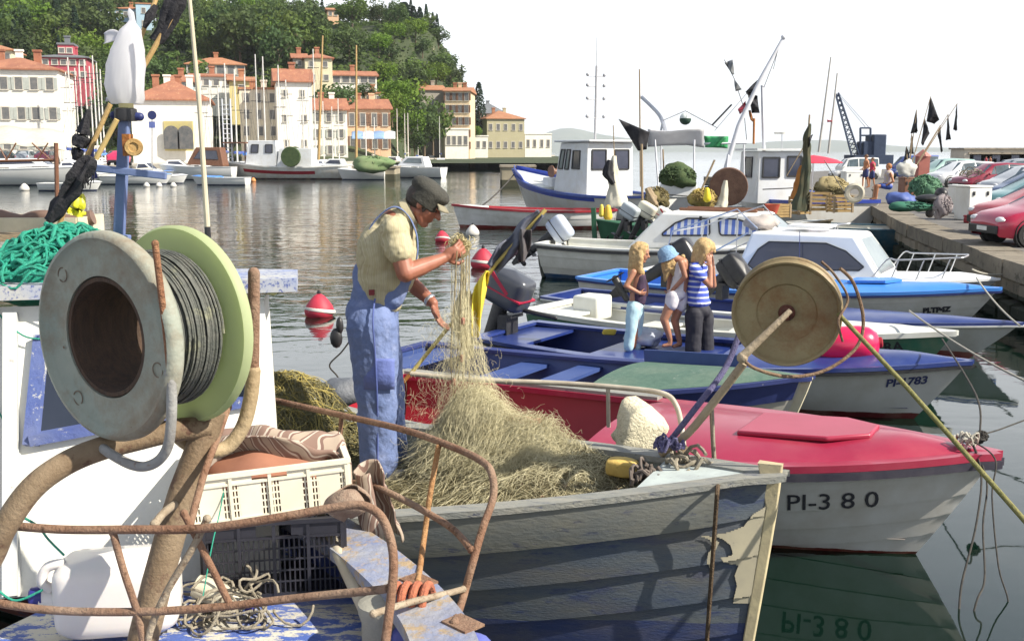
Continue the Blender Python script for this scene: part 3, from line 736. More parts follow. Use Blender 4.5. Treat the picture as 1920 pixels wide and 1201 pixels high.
# window: blue chipped frame, dark pane
wf = [(80, 640), (60, 832), (345, 778), (345, 640)]
fr = MB()
def wbar(a, b, w=.05, off=.02): fr.beam(W(*a, off), W(*b, off), w, .04)
wbar((80, 632), (60, 836)); wbar((58, 826), (352, 772), .055, .022); wbar((76, 638), (352, 640), .05, .018); wbar((345, 640), (345, 776), .05, .016)
frm = fr.build('window', m_chip, fb, smooth=False)
mb = MB(); mb.add([W(83, 645, .008), W(64, 822, .008), W(345, 770, .008), W(345, 645, .008)], [(0, 1, 2, 3)])
p_ = mb.build('pane', m_glassd, frm, smooth=False)
fr = MB(); 
for a, b in (((432, 640), (430, 760)), ((470, 640), (468, 752)), ((430, 636), (472, 636)), ((428, 760), (472, 752))): wbar(a, b, .035)
frm = fr.build('window', m_chip, fb, smooth=False)
mb = MB(); mb.add([W(435, 640, .008), W(433, 758, .008), W(468, 752, .008), W(470, 640, .008)], [(0, 1, 2, 3)]); mb.build('pane', m_glassd, frm, smooth=False)
# ---- near bow rail
def rail_obj(name, tubes, m, par):
    mb = MB()
    for pts, r, *k in tubes:
        pp = PP(pts); pp = spl(pp, 6) if len(pp) > 2 else pp
        mb.tube(pp, r * .88 if r < .018 else r, 12)
        for e in (pp[0], pp[-1]): mb.ball(e, (r if not isinstance(r, list) else r[0]) * 1.03, 10)
    return mb.build(name, m, par)
rail_obj('bow_rail', [([(20, 985, 2.95), (120, 992, 2.93), (250, 992, 2.90), (380, 990, 2.88), (520, 970, 2.86), (620, 952, 2.86), (675, 946, 2.86), (712, 965, 2.84), (732, 1010, 2.81), (738, 1060, 2.78), (732, 1130, 2.74), (722, 1210, 2.70), (715, 1290, 2.66)], .0145)], m_rust, fb)
rail_obj('bow_rail', [([(-60, 1110, 2.98), (0, 1130, 2.95), (110, 1144, 2.92), (260, 1146, 2.9), (400, 1138, 2.88), (560, 1120, 2.85), (700, 1106, 2.79), (730, 1102, 2.765)], .0135)], m_rust, fb)
for q in ([(212, 998, 2.91), (232, 1070, 2.9), (258, 1150, 2.9), (270, 1215, 2.9), (280, 1290, 2.9)], [(345, 962, 2.92), (385, 1040, 2.9), (432, 1134, 2.88)], [(388, 972, 2.9), (365, 1020, 2.9), (312, 1110, 2.9), (282, 1180, 2.9), (270, 1240, 2.9)]):
    rail_obj('rail_strut', [(q, .012)], m_rust if q[0][0] != 388 else m_tube, fb)
# ---- far (starboard) rail with base plates
gA = PZ(785, 1088, 1.175); gB = PZ(868, 1168, 1.175)
yA, yB = gA.y, gB.y
rail_obj('side_rail', [([(470, 742, 4.9), (500, 747, 4.8), (640, 778, 4.45), (760, 806, 4.1), (850, 838, 3.85), (900, 862, 3.70), (921, 885, 3.62), (925, 930, 3.57), (905, 990, 3.50), (885, 1060, 3.43), (868, 1120, 3.39), (852, 1168, yB)], .0155)], m_rust, fb)
rail_obj('side_rail', [([(655, 905, 4.1), (690, 907, 4.0), (740, 928, 3.9), (800, 960, 3.78), (850, 992, 3.62), (884, 1030, 3.46)], .0145)], m_rust, fb)
rail_obj('rail_strut', [([(822, 838, 3.90), (806, 930, 3.84), (795, 1010, 3.78), (784, 1088, yA)], .012)], mat('orange_rust_pipe', (.33, .15, .05), (.42, .24, .11), sc=20, rough=.85, bump=.8, bsc=70), fb)
rail_obj('rail_strut', [([(640, 782, 4.45), (636, 838, 4.4), (630, 905, 4.3)], .011)], m_rust, fb)
rail_obj('rail_strut', [([(700, 1150, 3.0), (770, 1128, 3.15), (830, 1114, 3.3), (868, 1104, 3.40)], .0125)], m_tube, fb)
for g in (gA, gB):
    mb = MB(); mb.box(g + V((0, 0, 0)), (.11, .08, .008), rotz(-.8)); mb.build('base_plate', m_rust, fb, smooth=False)
# ---- post, curved arm, forks and the reel
m_post = mat('brown_steel_post', (.15, .10, .055), (.22, .155, .095), sc=9, rough=.75, bump=.35, bsc=90, c3=(.10, .05, .03), thr=.58, wsc=16, grime=(.34, .29, .20))
rs = thing('reel_stand', 'bent steel tube stand holding the big cable reel above the foreground deck', 'stand', P(262, 1290, 3.06), world=True)
mb = MB(); mb.tube(PP([(395, 770, 3.22), (372, 850, 3.2), (345, 920, 3.16), (320, 1000, 3.12), (295, 1090, 3.09), (270, 1190, 3.07), (255, 1262, 3.04)]), .046, 18); mb.build('post', m_post, rs)
mb = MB(); mb.tube(spl(PP([(-60, 1120, 2.86), (-15, 1040, 2.9), (10, 985, 2.9), (60, 915, 2.93), (120, 870, 2.98), (185, 842, 3.03), (260, 822, 3.1), (330, 806, 3.15), (392, 800, 3.2)]), 6), .035, 16); mb.build('curved_arm', m_post, rs)
fk = rail_obj('fork', [([(190, 838, 3.02), (215, 855, 2.96), (245, 870, 2.92), (272, 874, 2.9), (298, 862, 2.88), (315, 835, 2.86), (321, 790, 2.85), (322, 740, 2.85), (319, 700, 2.85)], .0165)], mat('galv_grey', (.30, .30, .29), (.20, .19, .18), sc=10, rough=.6, bump=.4, c3=(.16, .1, .07), thr=.62), rs)
rail_obj('fork_rod', [([(319, 702, 2.85), (311, 620, 2.85), (301, 540, 2.84), (291, 457, 2.84)], .0105)], mat('rust_rod', (.24, .10, .05), (.33, .17, .09), sc=30, rough=.9, bump=.9, bsc=90), rs)
rail_obj('fork', [([(322, 800, 3.2), (345, 826, 3.22), (385, 845, 3.26), (425, 838, 3.3), (455, 800, 3.32), (470, 745, 3.33), (475, 695, 3.34)], .0235)], mat('tan_tube', (.38, .29, .17), (.28, .20, .11), sc=7, rough=.7, bump=.5), rs)
rail_obj('fork_rod', [([(475, 698, 3.34), (476, 600, 3.34), (476, 512, 3.34)], .019)], m_rust, rs)
rail_obj('brace', [([(428, 762, 3.35), (404, 830, 3.2), (385, 880, 3.1), (368, 940, 3.0), (356, 985, 2.93)], .0125)], m_rust, rs)
rail_obj('brace', [([(330, 944, 3.12), (308, 960, 3.0), (290, 982, 2.92)], .014)], m_tube, rs)
# reel
rc = P(198, 632, 3.0); ra = V((.545, .838, 0)).normalized(); RR = .303
reel = thing('cable_reel', 'huge plastic reel with grey outer flange, lime green inner flange and wound dark line', 'reel', rc - V((0, 0, RR)), world=True)
m_fl = mat('grey_green_flange', (.24, .28, .24), (.34, .34, .28), sc=3.5, rough=.7, bump=.3, bsc=30, c3=(.20, .13, .075), thr=.58, wsc=5, edge=.14, grime=(.20, .15, .09))
m_lime = translucent('lime_flange', (.60, .67, .40), (.56, .63, .36), sc=3, rnd=0, tr=.5)
m_lime.node_tree.nodes['Principled BSDF'].inputs['Roughness'].default_value = .5
prof = [(.176, -.004), (.176, .03), (.235, .03), (.262, .026), (.278, .032), (.298, .03), (.304, .018), (.303, .0), (.296, -.014), (.284, -.018), (.276, -.008), (.262, -.002), (.250, -.006), (.236, .0), (.21, .0), (.19, .0)]
def flange(name, m, c, ax, pr=prof, n=96):
    mb = MB(); mb.lathe(pr, c, ax, n, closed=True); return mb.build(name, m, reel, ang=60)
flange('flange', m_fl, rc, ra)
SEP = .27
flange('flange', m_lime, rc + ra * SEP, -ra, [(.15, .0), (.15, .02), (.235, .02), (.285, .018), (.296, .022), (.304, .010), (.303, -.008), (.292, -.012), (.284, -.002), (.2, .0)])['label'] = 'lime green far flange'
mb = MB(); mb.lathe([(.172, .0), (.172, SEP), (.160, SEP), (.160, .0)], rc, ra, 72, closed=True); mb.build('hub', mat('dark_wood_core', (.05, .03, .02), (.09, .05, .03), sc=6, rough=.85, bump=.6, stretch=(9, 9, 1)), reel)
mb = MB(); u_, v_ = frame(ra)                       # wound line: many turns
def wind(h0, h1, r0, turns, rad, jit, seed):
    rr = random.Random(seed); pts = []
    for i in range(turns * 40 + 1):
        a = 2 * PI * i / 40; k = i / (turns * 40); h = h0 + (h1 - h0) * k; r = r0 + jit * math.sin(a * .31 + seed) + rr.uniform(-.0006, .0006)
        pts.append(rc + ra * h + u_ * math.cos(a) * r + v_ * math.sin(a) * r)
    mb.tube(pts, rad, 5)
wind(.035, SEP - .03, .196, 44, .0029, .004, 1); wind(SEP * .45, SEP - .03, .208, 26, .0030, .004, 2); wind(SEP * .5, SEP - .035, .219, 20, .003, .005, 3); wind(SEP * .62, SEP - .04, .229, 14, .003, .005, 5)
wind(.04, SEP * .5, .201, 9, .002, .012, 4)
mb.build('wound_line', mat('grey_line', (.16, .16, .14), (.09, .10, .09), sc=26, rough=.75, c3=(.26, .26, .18), thr=.58, wsc=10, bump=.3), reel)
mb = MB(); mb.lathe([(.172, .02), (.193, .02), (.193, SEP - .01), (.172, SEP - .01)], rc, ra, 60, closed=True); mb.build('line_bed', mat('line_bed', (.15, .15, .13), (.10, .10, .09), sc=30, rough=.8), reel)
mb = MB()
for a, r in ((2.2, .24), (3.9, .245), (.3, .235)):
    c = rc + u_ * math.cos(a) * r + v_ * math.sin(a) * r - ra * .003; mb.lathe([(.022, 0), (.022, -.0015), (.019, -.0015), (.019, 0)], c, ra, 28, closed=True)
for a, r in ((1.2, .27), (2.9, .2), (5.1, .25)):
    c = rc + u_ * math.cos(a) * r + v_ * math.sin(a) * r - ra * .0045; mb.lathe([(.0045, 0), (.001, -.0005)], c, ra, 10)
mb.build('moulded_marks', mat('mark_brown', (.14, .10, .07), (.2, .15, .1), sc=9, rough=.8), reel)
# ---- jerrycan
def rbox(mb, c, d, r, R=None, n=5):                  # rounded box via superellipse rows
    rows = []
    for i in range(13):
        f = -1 + i / 6; z = (abs(f) ** .6) * (1 if f > 0 else -1); k = (1 - abs(f) ** 6) ** (1 / 2.2) if abs(f) < 1 else 0
        k = max(k, .02); row = []
        for j in range(32):
            a = 2 * PI * j / 32; ca, sa = math.cos(a), math.sin(a); e = .42
            p = V((d[0] / 2 * k * math.copysign(abs(ca) ** e, ca), d[1] / 2 * k * math.copysign(abs(sa) ** e, sa), d[2] / 2 * math.copysign(abs(f) ** .8, f)))
            row.append(V(c) + (R @ p if R else p))
        rows.append(row)
    mb.grid(rows, cu=True)
    mb.add(rows[0], [tuple(range(31, -1, -1))]); mb.add(rows[-1], [tuple(range(32))])
m_jug = mat('white_jug', (.72, .69, .66), (.66, .62, .60), sc=3, rough=.35, sub=.1)
jc = P(222, 1080, 3.42); jr = thing('jerrycan', 'big white plastic jerrycan lying on deck, blue cap to the left', 'canister', (jc.x, jc.y, .99), world=True)
Rj = rotz(.18)
mb = MB(); rbox(mb, (jc.x, jc.y, 1.135), (.40, .24, .28), .05, Rj); mb.build('body', m_jug, jr, ang=50)
mb = MB(); a_ = V((jc.x, jc.y, 1.135)); mb.tube([a_ + Rj @ V(q) for q in ((-.17, 0, -.02), (-.235, -.01, .0), (-.25, -.012, .004))], [.05, .034, .034], 20); mb.build('neck', m_jug, jr)
mb = MB(); mb.lathe([(.001, .03), (.026, .03), (.032, .024), (.034, 0), (.034, -.012)], a_ + Rj @ V((-.252, -.012, .004)), Rj @ V((-1, -.05, 0)), 20); mb.build('cap', mat('blue_cap', (.02, .025, .16), (.03, .03, .2), sc=9, rough=.4), jr)
mb = MB(); mb.tube(spl([a_ + Rj @ V(q) for q in ((-.16, -.03, .12), (-.215, -.03, .11), (-.235, -.03, .06), (-.21, -.02, .03))], 5), .017, 10); mb.build('handle', m_jug, jr)
# ---- crates
def crate(name, label, c, d, rz, m, tilt=0, dense=1, grp=None):
    L, Wd, Hh = d; t = thing(name, label, 'crate', c, rz, grp); t.rotation_euler = (0, tilt, rz)
    mb = MB(); mb.box((0, 0, .006), (L - .02, Wd - .02, .012)); mb.build('floor', m, t, smooth=False)
    for ax, ln, off in ((0, L, Wd / 2), (1, Wd, L / 2)):
        for sg in (-1, 1):
            mb = MB()
            def bx(u, z, w, h, th=.008, o=0):
                if ax == 0: mb.box((u, sg * (off + o), z), (w, th, h))
                else: mb.box((sg * (off + o), u, z), (th, w, h))
            bx(0, Hh - .008, ln + .006, .016, .022, .002); bx(0, .012, ln, .024, .012); bx(0, Hh * .78, ln - .01, .009, .014, .001)
            hw = .12 if ln > .4 else .09
            zt0, zt1 = Hh * .78, Hh - .016
            bx(-(ln / 4 + hw / 4), (zt0 + zt1) / 2, ln / 2 - hw / 2 - .004, zt1 - zt0, .006); bx(ln / 4 + hw / 4, (zt0 + zt1) / 2, ln / 2 - hw / 2 - .004, zt1 - zt0, .006)
            for k in range(5): u = -ln / 2 + .006 + (ln - .012) * k / 4; bx(u, Hh / 2, .012, Hh - .03, .018, .001)
            nn = int(ln / .011 / dense)
            z0, z1 = .024, Hh * .78
            for k in range(1, nn):
                u = -ln / 2 + ln * k / nn
                if abs(((u + ln / 2) / (ln / 4)) % 1 - .5) < .28 and dense == 1 and ax == 0: continue
                bx(u, (z0 + z1) / 2, .0055, z1 - z0, .004)
            if dense == 1 and ax == 0:
                for k in range(4): bx(-ln / 2 + ln * (k + .5) / 4, (z0 + z1) / 2, ln / 4 * .56, z1 - z0, .005)
            for k in range(1, 5): bx(0, z0 + (z1 - z0) * k / 5, ln - .01, .006, .0045, .0003)
            mb.build('side_panel', m, t, smooth=False)
    return t
m_crw = mat('cream_plastic', (.80, .76, .62), (.72, .68, .55), sc=4, rough=.45, grime=(.55, .48, .35))
m_crb = mat('black_plastic', (.018, .018, .025), (.03, .03, .04), sc=6, rough=.4)
cb = P(520, 1060, 3.85)
crate('plastic_crate', 'dark plastic crate standing on deck under the cream crate', (cb.x, cb.y, .99), (.50, .34, .30), R_(10), m_crb, dense=1.6)
crate('plastic_crate', 'cream white plastic crate full of cloth, on top of the dark crate', (cb.x - .02, cb.y + .02, 1.292), (.56, .37, .19), R_(15), m_crw, tilt=R_(-3))
# orange sack inside crate and striped cloth over it
Rc = rotz(R_(15)); co = V((cb.x - .02, cb.y + .02, 1.31))
mb = MB(); mb.ball(co + Rc @ V((.0, 0, .07)), (.25, .16, .15), 24, Rc)
for i, p in enumerate(mb.v): mb.v[i] = p + V((0, 0, .03 * mnoise.noise(p * 9)))
tag(mb.build('sack', mat('orange_cloth', (.34, .15, .09), (.26, .11, .07), sc=6, rough=.85)), 'rust orange cloth sack filling the cream crate', 'sack')
def cloth(name, label, cat, fn, nu, nv, m, th=.006):
    mb = MB(); mb.grid([[fn(i / nu, j / nv) for j in range(nv + 1)] for i in range(nu + 1)])
    o = mb.build(name, m, ang=180); s = o.modifiers.new('thick', 'SOLIDIFY'); s.thickness = th; tag(o, label, cat); return o
def stripemat(name, cols, scale, axis=(0, 1, 0), dist=1.5, rough=.85):
    m = bpy.data.materials.new(name); m.use_nodes = True; t = m.node_tree; n = t.nodes; b = n['Principled BSDF']; l = t.links.new
    tc = n.new('ShaderNodeTexCoord'); mp = n.new('ShaderNodeMapping'); mp.inputs['Rotation'].default_value = axis; l(tc.outputs['Object'], mp.inputs['Vector'])
    wv = n.new('ShaderNodeTexWave'); wv.inputs['Scale'].default_value = scale; wv.inputs['Distortion'].default_value = dist; wv.inputs['Detail'].default_value = 2; l(mp.outputs[0], wv.inputs['Vector'])
    r = n.new('ShaderNodeValToRGB'); r.color_ramp.interpolation = 'CONSTANT'; e = r.color_ramp.elements
    e[0].position = 0; e[0].color = (*cols[0], 1); e[1].position = 1 / len(cols); e[1].color = (*cols[1], 1)
    for i, c in enumerate(cols[2:], 2): q = e.new(i / len(cols)); q.color = (*c, 1)
    l(wv.outputs['Color'], r.inputs['Fac']); l(r.outputs[0], b.inputs['Base Color']); b.inputs['Roughness'].default_value = rough; return m
m_plaid = stripemat('striped_cloth', [(.34, .27, .21), (.17, .10, .08), (.44, .38, .32), (.22, .14, .11)], 4.5, (0, 0, .6), 7)
def cf(u, v):
    x = -.27 + .60 * u; y = -.10 + .22 * v
    z = .17 + .05 * math.sin(3 * PI * v + 4 * u) + .035 * mnoise.noise(V((x * 11, y * 14, 1))) - .08 * sstep(.25, .36, x) - .12 * sstep(.16, .28, -x)
    z += .05 * math.exp(-((u - .4) ** 2) * 8)
    if x > .27: x = .27 + (x - .27) * .5; z -= .14 * (u - .9) * 10 * .3
    return co + Rc @ V((x, y + .02 * math.sin(9 * u), z))
cloth('cloth', 'striped brown and white cloth bunched over the cream crate', 'cloth', cf, 50, 24, m_plaid)
ro = P(690, 905, 3.95)
def cf2(u, v):
    a = v * 2 * PI * .8; r = .045 + .03 * u; return ro + V((r * math.cos(a) + .05 * u + .012 * mnoise.noise(V((u * 6, v * 7, 0))), r * math.sin(a), .06 - .30 * u + .02 * math.sin(6 * v)))
cloth('rag', 'striped dirty rag hanging from the side rail', 'rag', cf2, 22, 26, m_plaid)
def cf3(u, v):
    a = v * 2 * PI * .9; r = .06 * math.sin(PI * (.15 + .8 * u)); c = P(652, 950, 3.55); return c + V((r * math.cos(a) * 1.3, r * math.sin(a), .06 - .10 * u + .01 * math.sin(9 * v)))
cloth('rag', 'brown net rag bunched on the corner of the bow rail', 'rag', cf3, 16, 22, mat('brown_rag', (.22, .14, .10), (.32, .24, .18), sc=18, rough=.9, bump=.6))
# pole and bollard, orange rope
op = thing('boat_pole', 'pale wooden pole leaning across the foreground deck', 'pole', PZ(690, 1150, .99), world=True)
mb = MB(); mb.tube(PP([(602, 965, 4.0), (640, 1050, 3.65), (690, 1150, 3.38)]), [.018, .022, .026], 14); mb.build('shaft', mat('pale_pole', (.50, .45, .35), (.40, .35, .27), sc=6, rough=.6, bump=.3), op)
bl = PZ(722, 1215, .99); bt = thing('bollard', 'grey mooring bollard at the bottom of the picture wrapped in orange rope', 'bollard', bl, world=True)
mb = MB(); mb.lathe([(.075, 0), (.075, .10), (.085, .13), (.085, .16), (.05, .175), (.001, .18)], bl, (0, 0, 1), 24); mb.build('head', mat('grey_bollard', (.34, .33, .28), (.27, .26, .22), sc=7, rough=.7, bump=.4), bt)
m_orope = mat('orange_rope', (.50, .17, .09), (.38, .12, .07), sc=40, rough=.9, bump=.7, bsc=160)
mb = MB()
for k in range(4):
    c = bl + V((.04 + .028 * k, -.03, .17)); mb.tube([c + V((.012 * math.cos(a) + .006 * k, .05 * math.cos(a), .06 * math.sin(a))) for a in [i * 2 * PI / 20 for i in range(21)]], .014, 8)
tag(mb.build('mooring_rope', m_orope), 'orange rope loops hitched around the grey bollard', 'rope')
# fender cushion blue at right bottom
mb = MB(); f0 = PZ(800, 1200, 1.06); mb.cap(f0 + V((-.06, .02, 0)), f0 + V((.16, -.03, -.02)), .055, .055, 18); tag(mb.build('fender', mat('blue_fender', (.05, .06, .30), (.10, .12, .38), sc=5, rough=.5)), 'blue fender lying beside the bollard on the gunwale', 'fender')
# grey cylinder added in place of the cabin's shaded side wall
gc = P(488, 830, 4.55); mb = MB(); mb.lathe([(.05, -.35), (.05, .30), (.045, .34), (.02, .37), (.001, .375)], gc + V((0, 0, .06)), (0, 0, 1), 24)
gct = thing('shade_side_cylinder', 'added grey cylinder with a dark band, standing in for the shaded side of the cabin', 'cylinder', gc + V((0, 0, -.3)), world=True); mb.build('body', mat('shade_side_grey', (.33, .33, .29), (.27, .27, .24), sc=4, rough=.6), gct)
mb = MB(); mb.lathe([(.0515, -.02), (.0535, 0), (.0515, .02)], gc + V((0, 0, .12)), (.25, 0, 1), 24); mb.build('strap', m_black, gct)  # dark band on the stand-in for the shaded cabin side
# nets
GA = [(-.22, 6.0, .37, .27, .25), (.28, 5.72, .31, .46, .32), (.74, 5.42, .24, .34, .24), (.15, 5.25, .17, .38, .22), (1.0, 5.2, .24, .18, .14)]
GB = [(-1.35, 6.75, .36, .42, .30), (-1.75, 6.5, .28, .4, .35)]
def gsum(G, x, y): return sum(a * math.exp(-((x - cx) / sx) ** 2 - ((y - cy) / sy) ** 2) for cx, cy, a, sx, sy in G)
def net_z(G, x, y, k=1): return DZ + .0 + gsum(G, x, y) * k + .035 * mnoise.noise(V((x * 6, y * 6, 2))) * min(1, gsum(G, x, y) * 8)
m_netp = mat('pale_net', (.62, .57, .38), (.50, .45, .28), sc=5, rough=.8, spec=.3)
m_netd = mat('brown_net', (.20, .17, .09), (.30, .25, .14), sc=7, rough=.9, bump=1.0, bsc=90)
m_cord = mat('net_cord', (.22, .17, .09), (.32, .26, .15), sc=30, rough=.85)
m_netg = mat('green_brown_net', (.16, .15, .07), (.24, .21, .10), sc=6, rough=.9, bump=1.0, bsc=90)
m_nets = mat('straw_net', (.31, .27, .15), (.20, .17, .095), sc=4, rough=.85)
m_float = mat('cork_float', (.30, .12, .08), (.40, .20, .14), sc=10, rough=.7)
def inboat(x, y, mrg=.06):
    l = grey.R.transposed() @ (V((x, y, 0)) - grey.o); t = l.x / 6
    return 0.02 < t < .94 and abs(l.y) < H1.hb_(t) - mrg - .08 - .10 * max(0, t - .7)
def mound(G, x0, x1, y0, y1, n, m, parent, name, k=.86):
    mb = MB(); rows = []
    for i in range(n + 1):
        x = x0 + (x1 - x0) * i / n; rows.append([V((x, y0 + (y1 - y0) * j / n, max(DZ - .03, net_z(G, x, y0 + (y1 - y0) * j / n, k) - .02 + .02 * mnoise.noise(V((x * 25, (y0 + (y1 - y0) * j / n) * 25, 0)))))) for j in range(n + 1)])
    mb.grid(rows, flip=True); ok = [all(inboat(mb.v[i].x, mb.v[i].y, .05) for i in f) for f in mb.f]
    mb.f = [f for f, k_ in zip(mb.f, ok) if k_]; mb.m = [0] * len(mb.f); return mb.build(name, m, parent)
def strands(mb, G, n, ln, r, spread, seed, lift=.03, step=.03, curl=1.0, hmin=.04, nside=3):
    rr = random.Random(seed); c = 0; tries = 0
    while c < n and tries < n * 30:
        tries += 1; g = rr.choices(G, [q[2] * q[3] * q[4] + .003 for q in G])[0]
        x = rr.gauss(g[0], g[3] * spread); y = rr.gauss(g[1], g[4] * spread)
        if gsum(G, x, y) < hmin or not inboat(x, y): continue
        c += 1; a = rr.uniform(0, 2 * PI); pts = []; h = rr.uniform(0, lift); da = rr.uniform(-.5, .5) * curl; vz = rr.uniform(-.2, .6)
        for s_ in range(int(ln / step)):
            z = net_z(G, x, y) + h; pts.append((x, y, z)); da += rr.uniform(-.35, .35) * curl; a += da; da *= .8
            nx, ny = x + math.cos(a) * step, y + math.sin(a) * step
            if not inboat(nx, ny, .03): a += 1.6; continue
            x, y = nx, ny; h = clamp(h + vz * step * .5 + rr.uniform(-.008, .008), 0, lift * 1.6)
            if h >= lift * 1.4: vz = -abs(vz)
        if len(pts) > 2: mb.tube(pts, r, nside, cap=False)
netp = thing('fishing_net', 'great pale yellow net heaped in the grey boat, one bundle lifted in the fisherman\'s hands', 'net', (.0, 5.9, DZ), world=True)
mound(GA, -1.0, 1.15, 4.9, 7.1, 90, m_netd, netp, 'heap')
mb = MB(); strands(mb, GA, 2600, .5, .0011, .78, 1, .035, .034, .8, .03); mb.build('mesh_strands', m_nets, netp)['kind'] = 'stuff'
mb = MB(); strands(mb, GA, 1500, .4, .0009, .8, 12, .05, .03, 1.0, .03); strands(mb, GA[:2], 8000, .26, .0006, .62, 2, .15, .024, 2.2, .10); mb.build('pale_strands', m_netp, netp)['kind'] = 'stuff'
mb = MB(); strands(mb, GA, 900, .45, .0013, .8, 14, .03, .034, .8, .02); mb.build('dark_strands', m_netg, netp)['kind'] = 'stuff'
mb = MB(); strands(mb, GA, 150, .9, .0038, .75, 3, .02, .035, .7, .02, 5); mb.build('head_rope', m_cord, netp)['kind'] = 'stuff'
rr = random.Random(5)
def floats(G, n, par, m, seed, r=.017):
    rr = random.Random(seed); c = 0
    while c < n:
        g = rr.choice(G); x = rr.gauss(g[0], g[3] * .8); y = rr.gauss(g[1], g[4] * .8)
        if gsum(G, x, y) < .03 or not inboat(x, y, .08): continue
        c += 1; mb = MB(); a = rr.uniform(0, 6); p = V((x, y, net_z(G, x, y) + .015)); d = V((math.cos(a), math.sin(a), .2)) * r * .9
        mb.cap(p - d * .5, p + d * .5, r, r * .9, 10); mb.build('net_float', m, par)
floats(GA[1:], 30, netp, m_float, 8, .015)
# fall of netting from his hands
hand = P(862, 462, 6.12)
def fall(n, seed, mb, r, x0, x1, top, bot, wav, ytop=6.07, ybot=5.98):
    rr = random.Random(seed)
    for i in range(n):
        k = rr.random(); pt_ = rr.uniform(*top); pb = rr.uniform(*bot); s0 = rr.uniform(-1, 1); pts = []
        m = 16; ph = rr.uniform(0, 6); am = rr.uniform(.3, 1) * wav
        for j in range(m):
            f = j / (m - 1); py = pt_ + (pb - pt_) * f; cx = 862 + (x0(py) + (x1(py) - x0(py)) * k) + am * math.sin(ph + f * rr.uniform(4, 9)) + rr.uniform(-1, 1) * wav * .4
            Y = ytop + (ybot - ytop) * f + s0 * .12 * ((py - 470) / 350 + .1); pts.append(P(cx, py, Y))
        mb.tube(pts, r, 3, cap=False)
mb = MB(); 
fall(140, 3, mb, .0005, lambda y: -14 - max(0, y - 600) * .24, lambda y: 14 + max(0, y - 560) * .30, (560, 640), (690, 860), 7)
fall(90, 4, mb, .0005, lambda y: -8 - max(0, y - 700) * .6, lambda y: 40 + max(0, y - 680) * .8, (640, 740), (780, 870), 10)
fall(50, 5, mb, .001, lambda y: -16, lambda y: 18, (470, 500), (640, 700), 2)
mb.build('falling_mesh', m_netp, netp)['kind'] = 'stuff'
# crumpled mesh rings: small loops between 590 and 850
mb = MB(); rr = random.Random(11)
for i in range(800):
    f = rr.random(); py = 585 + 250 * f; wd = 26 + 80 * f; px = rr.gauss(852 + 8 * f, wd * .62); Y = 6.03 + rr.gauss(0, .08); c = P(px, py, Y); r = rr.uniform(.012, .035)
    u, v = frame(V((rr.gauss(0, 1), rr.gauss(0, 1), rr.gauss(0, 1)))); st = rr.uniform(0, 6)
    mb.tube([c + u * r * math.cos(st + a * .9) + v * r * 1.5 * math.sin(st + a * .9) for a in range(6)], .0006, 3, cap=False)
mb.build('loose_mesh', m_netp, netp)['kind'] = 'stuff'
for k, (pa) in enumerate([[(857, 470), (852, 560), (846, 640), (848, 720), (862, 800)], [(866, 472), (864, 560), (858, 660), (852, 750), (868, 810), (872, 842)], [(875, 470), (873, 540), (868, 620), (860, 700), (855, 760)], [(880, 468), (879, 560), (872, 640), (868, 700), (874, 790)], [(868, 470), (870, 600), (880, 700), (872, 780)]]):
    mb = MB(); mb.tube(spl([P(x, y, 5.98 + .02 * k) for x, y in pa], 6), .0032, 5); mb.build('hanging_cord', m_cord, netp)
for x, y in ((868, 598), (851, 712), (866, 668)): mb = MB(); mb.cap(P(x, y, 5.97), P(x, y + 8, 5.97), .011, .010, 8); mb.build('net_float', m_float, netp)
# bunch in the hand
mb = MB(); rr = random.Random(6)
for i in range(170):
    c = hand + V((rr.gauss(.0, .022), rr.gauss(0, .025), rr.gauss(.0, .022))); u, v = frame(V((rr.gauss(0, 1), rr.gauss(0, 1), rr.gauss(0, 1)))); r = rr.uniform(.02, .042)
    mb.tube([c + u * r * math.cos(a) + v * r * math.sin(a) for a in [j * .8 for j in range(7)]], .0022, 3, cap=False)
mb.build('gathered_bundle', mat('bundle', (.36, .30, .14), (.5, .43, .24), sc=30, rough=.85), netp)['kind'] = 'stuff'
# second net behind his feet
netb = thing('fishing_net', 'brown green net with red floats heaped behind the fisherman\'s legs', 'net', (-1.4, 6.6, DZ), world=True)
mound(GB, -2.2, -.75, 5.9, 7.4, 60, m_netg, netb, 'heap')
mb = MB(); strands(mb, GB, 1300, .5, .0026, .8, 21, .04, .035, .9, .03, 4); mb.build('mesh_strands', m_netg, netb)['kind'] = 'stuff'
mb = MB(); strands(mb, GB, 500, .4, .0018, .5, 22, .05, .03, .7, .06, 3); mb.build('yellow_strands', mat('yellow_net', (.45, .36, .10), (.35, .28, .08), sc=8, rough=.85), netb)['kind'] = 'stuff'
floats(GB, 12, netb, mat('red_float', (.42, .09, .05), (.32, .06, .04), sc=9, rough=.5), 23, .024)
# dark bag behind legs
db = P(640, 735, 7.0); mb = MB(); mb.ball(db, (.16, .12, .10), 20)
for i, p in enumerate(mb.v): mb.v[i] = p + (p - db).normalized() * .035 * mnoise.noise(p * 9)
tag(mb.build('net_bag', mat('dark_tarp', (.08, .09, .11), (.14, .15, .17), sc=9, rough=.6, bump=.5)), 'dark grey tarpaulin bundle behind the fisherman\'s legs', 'bundle')
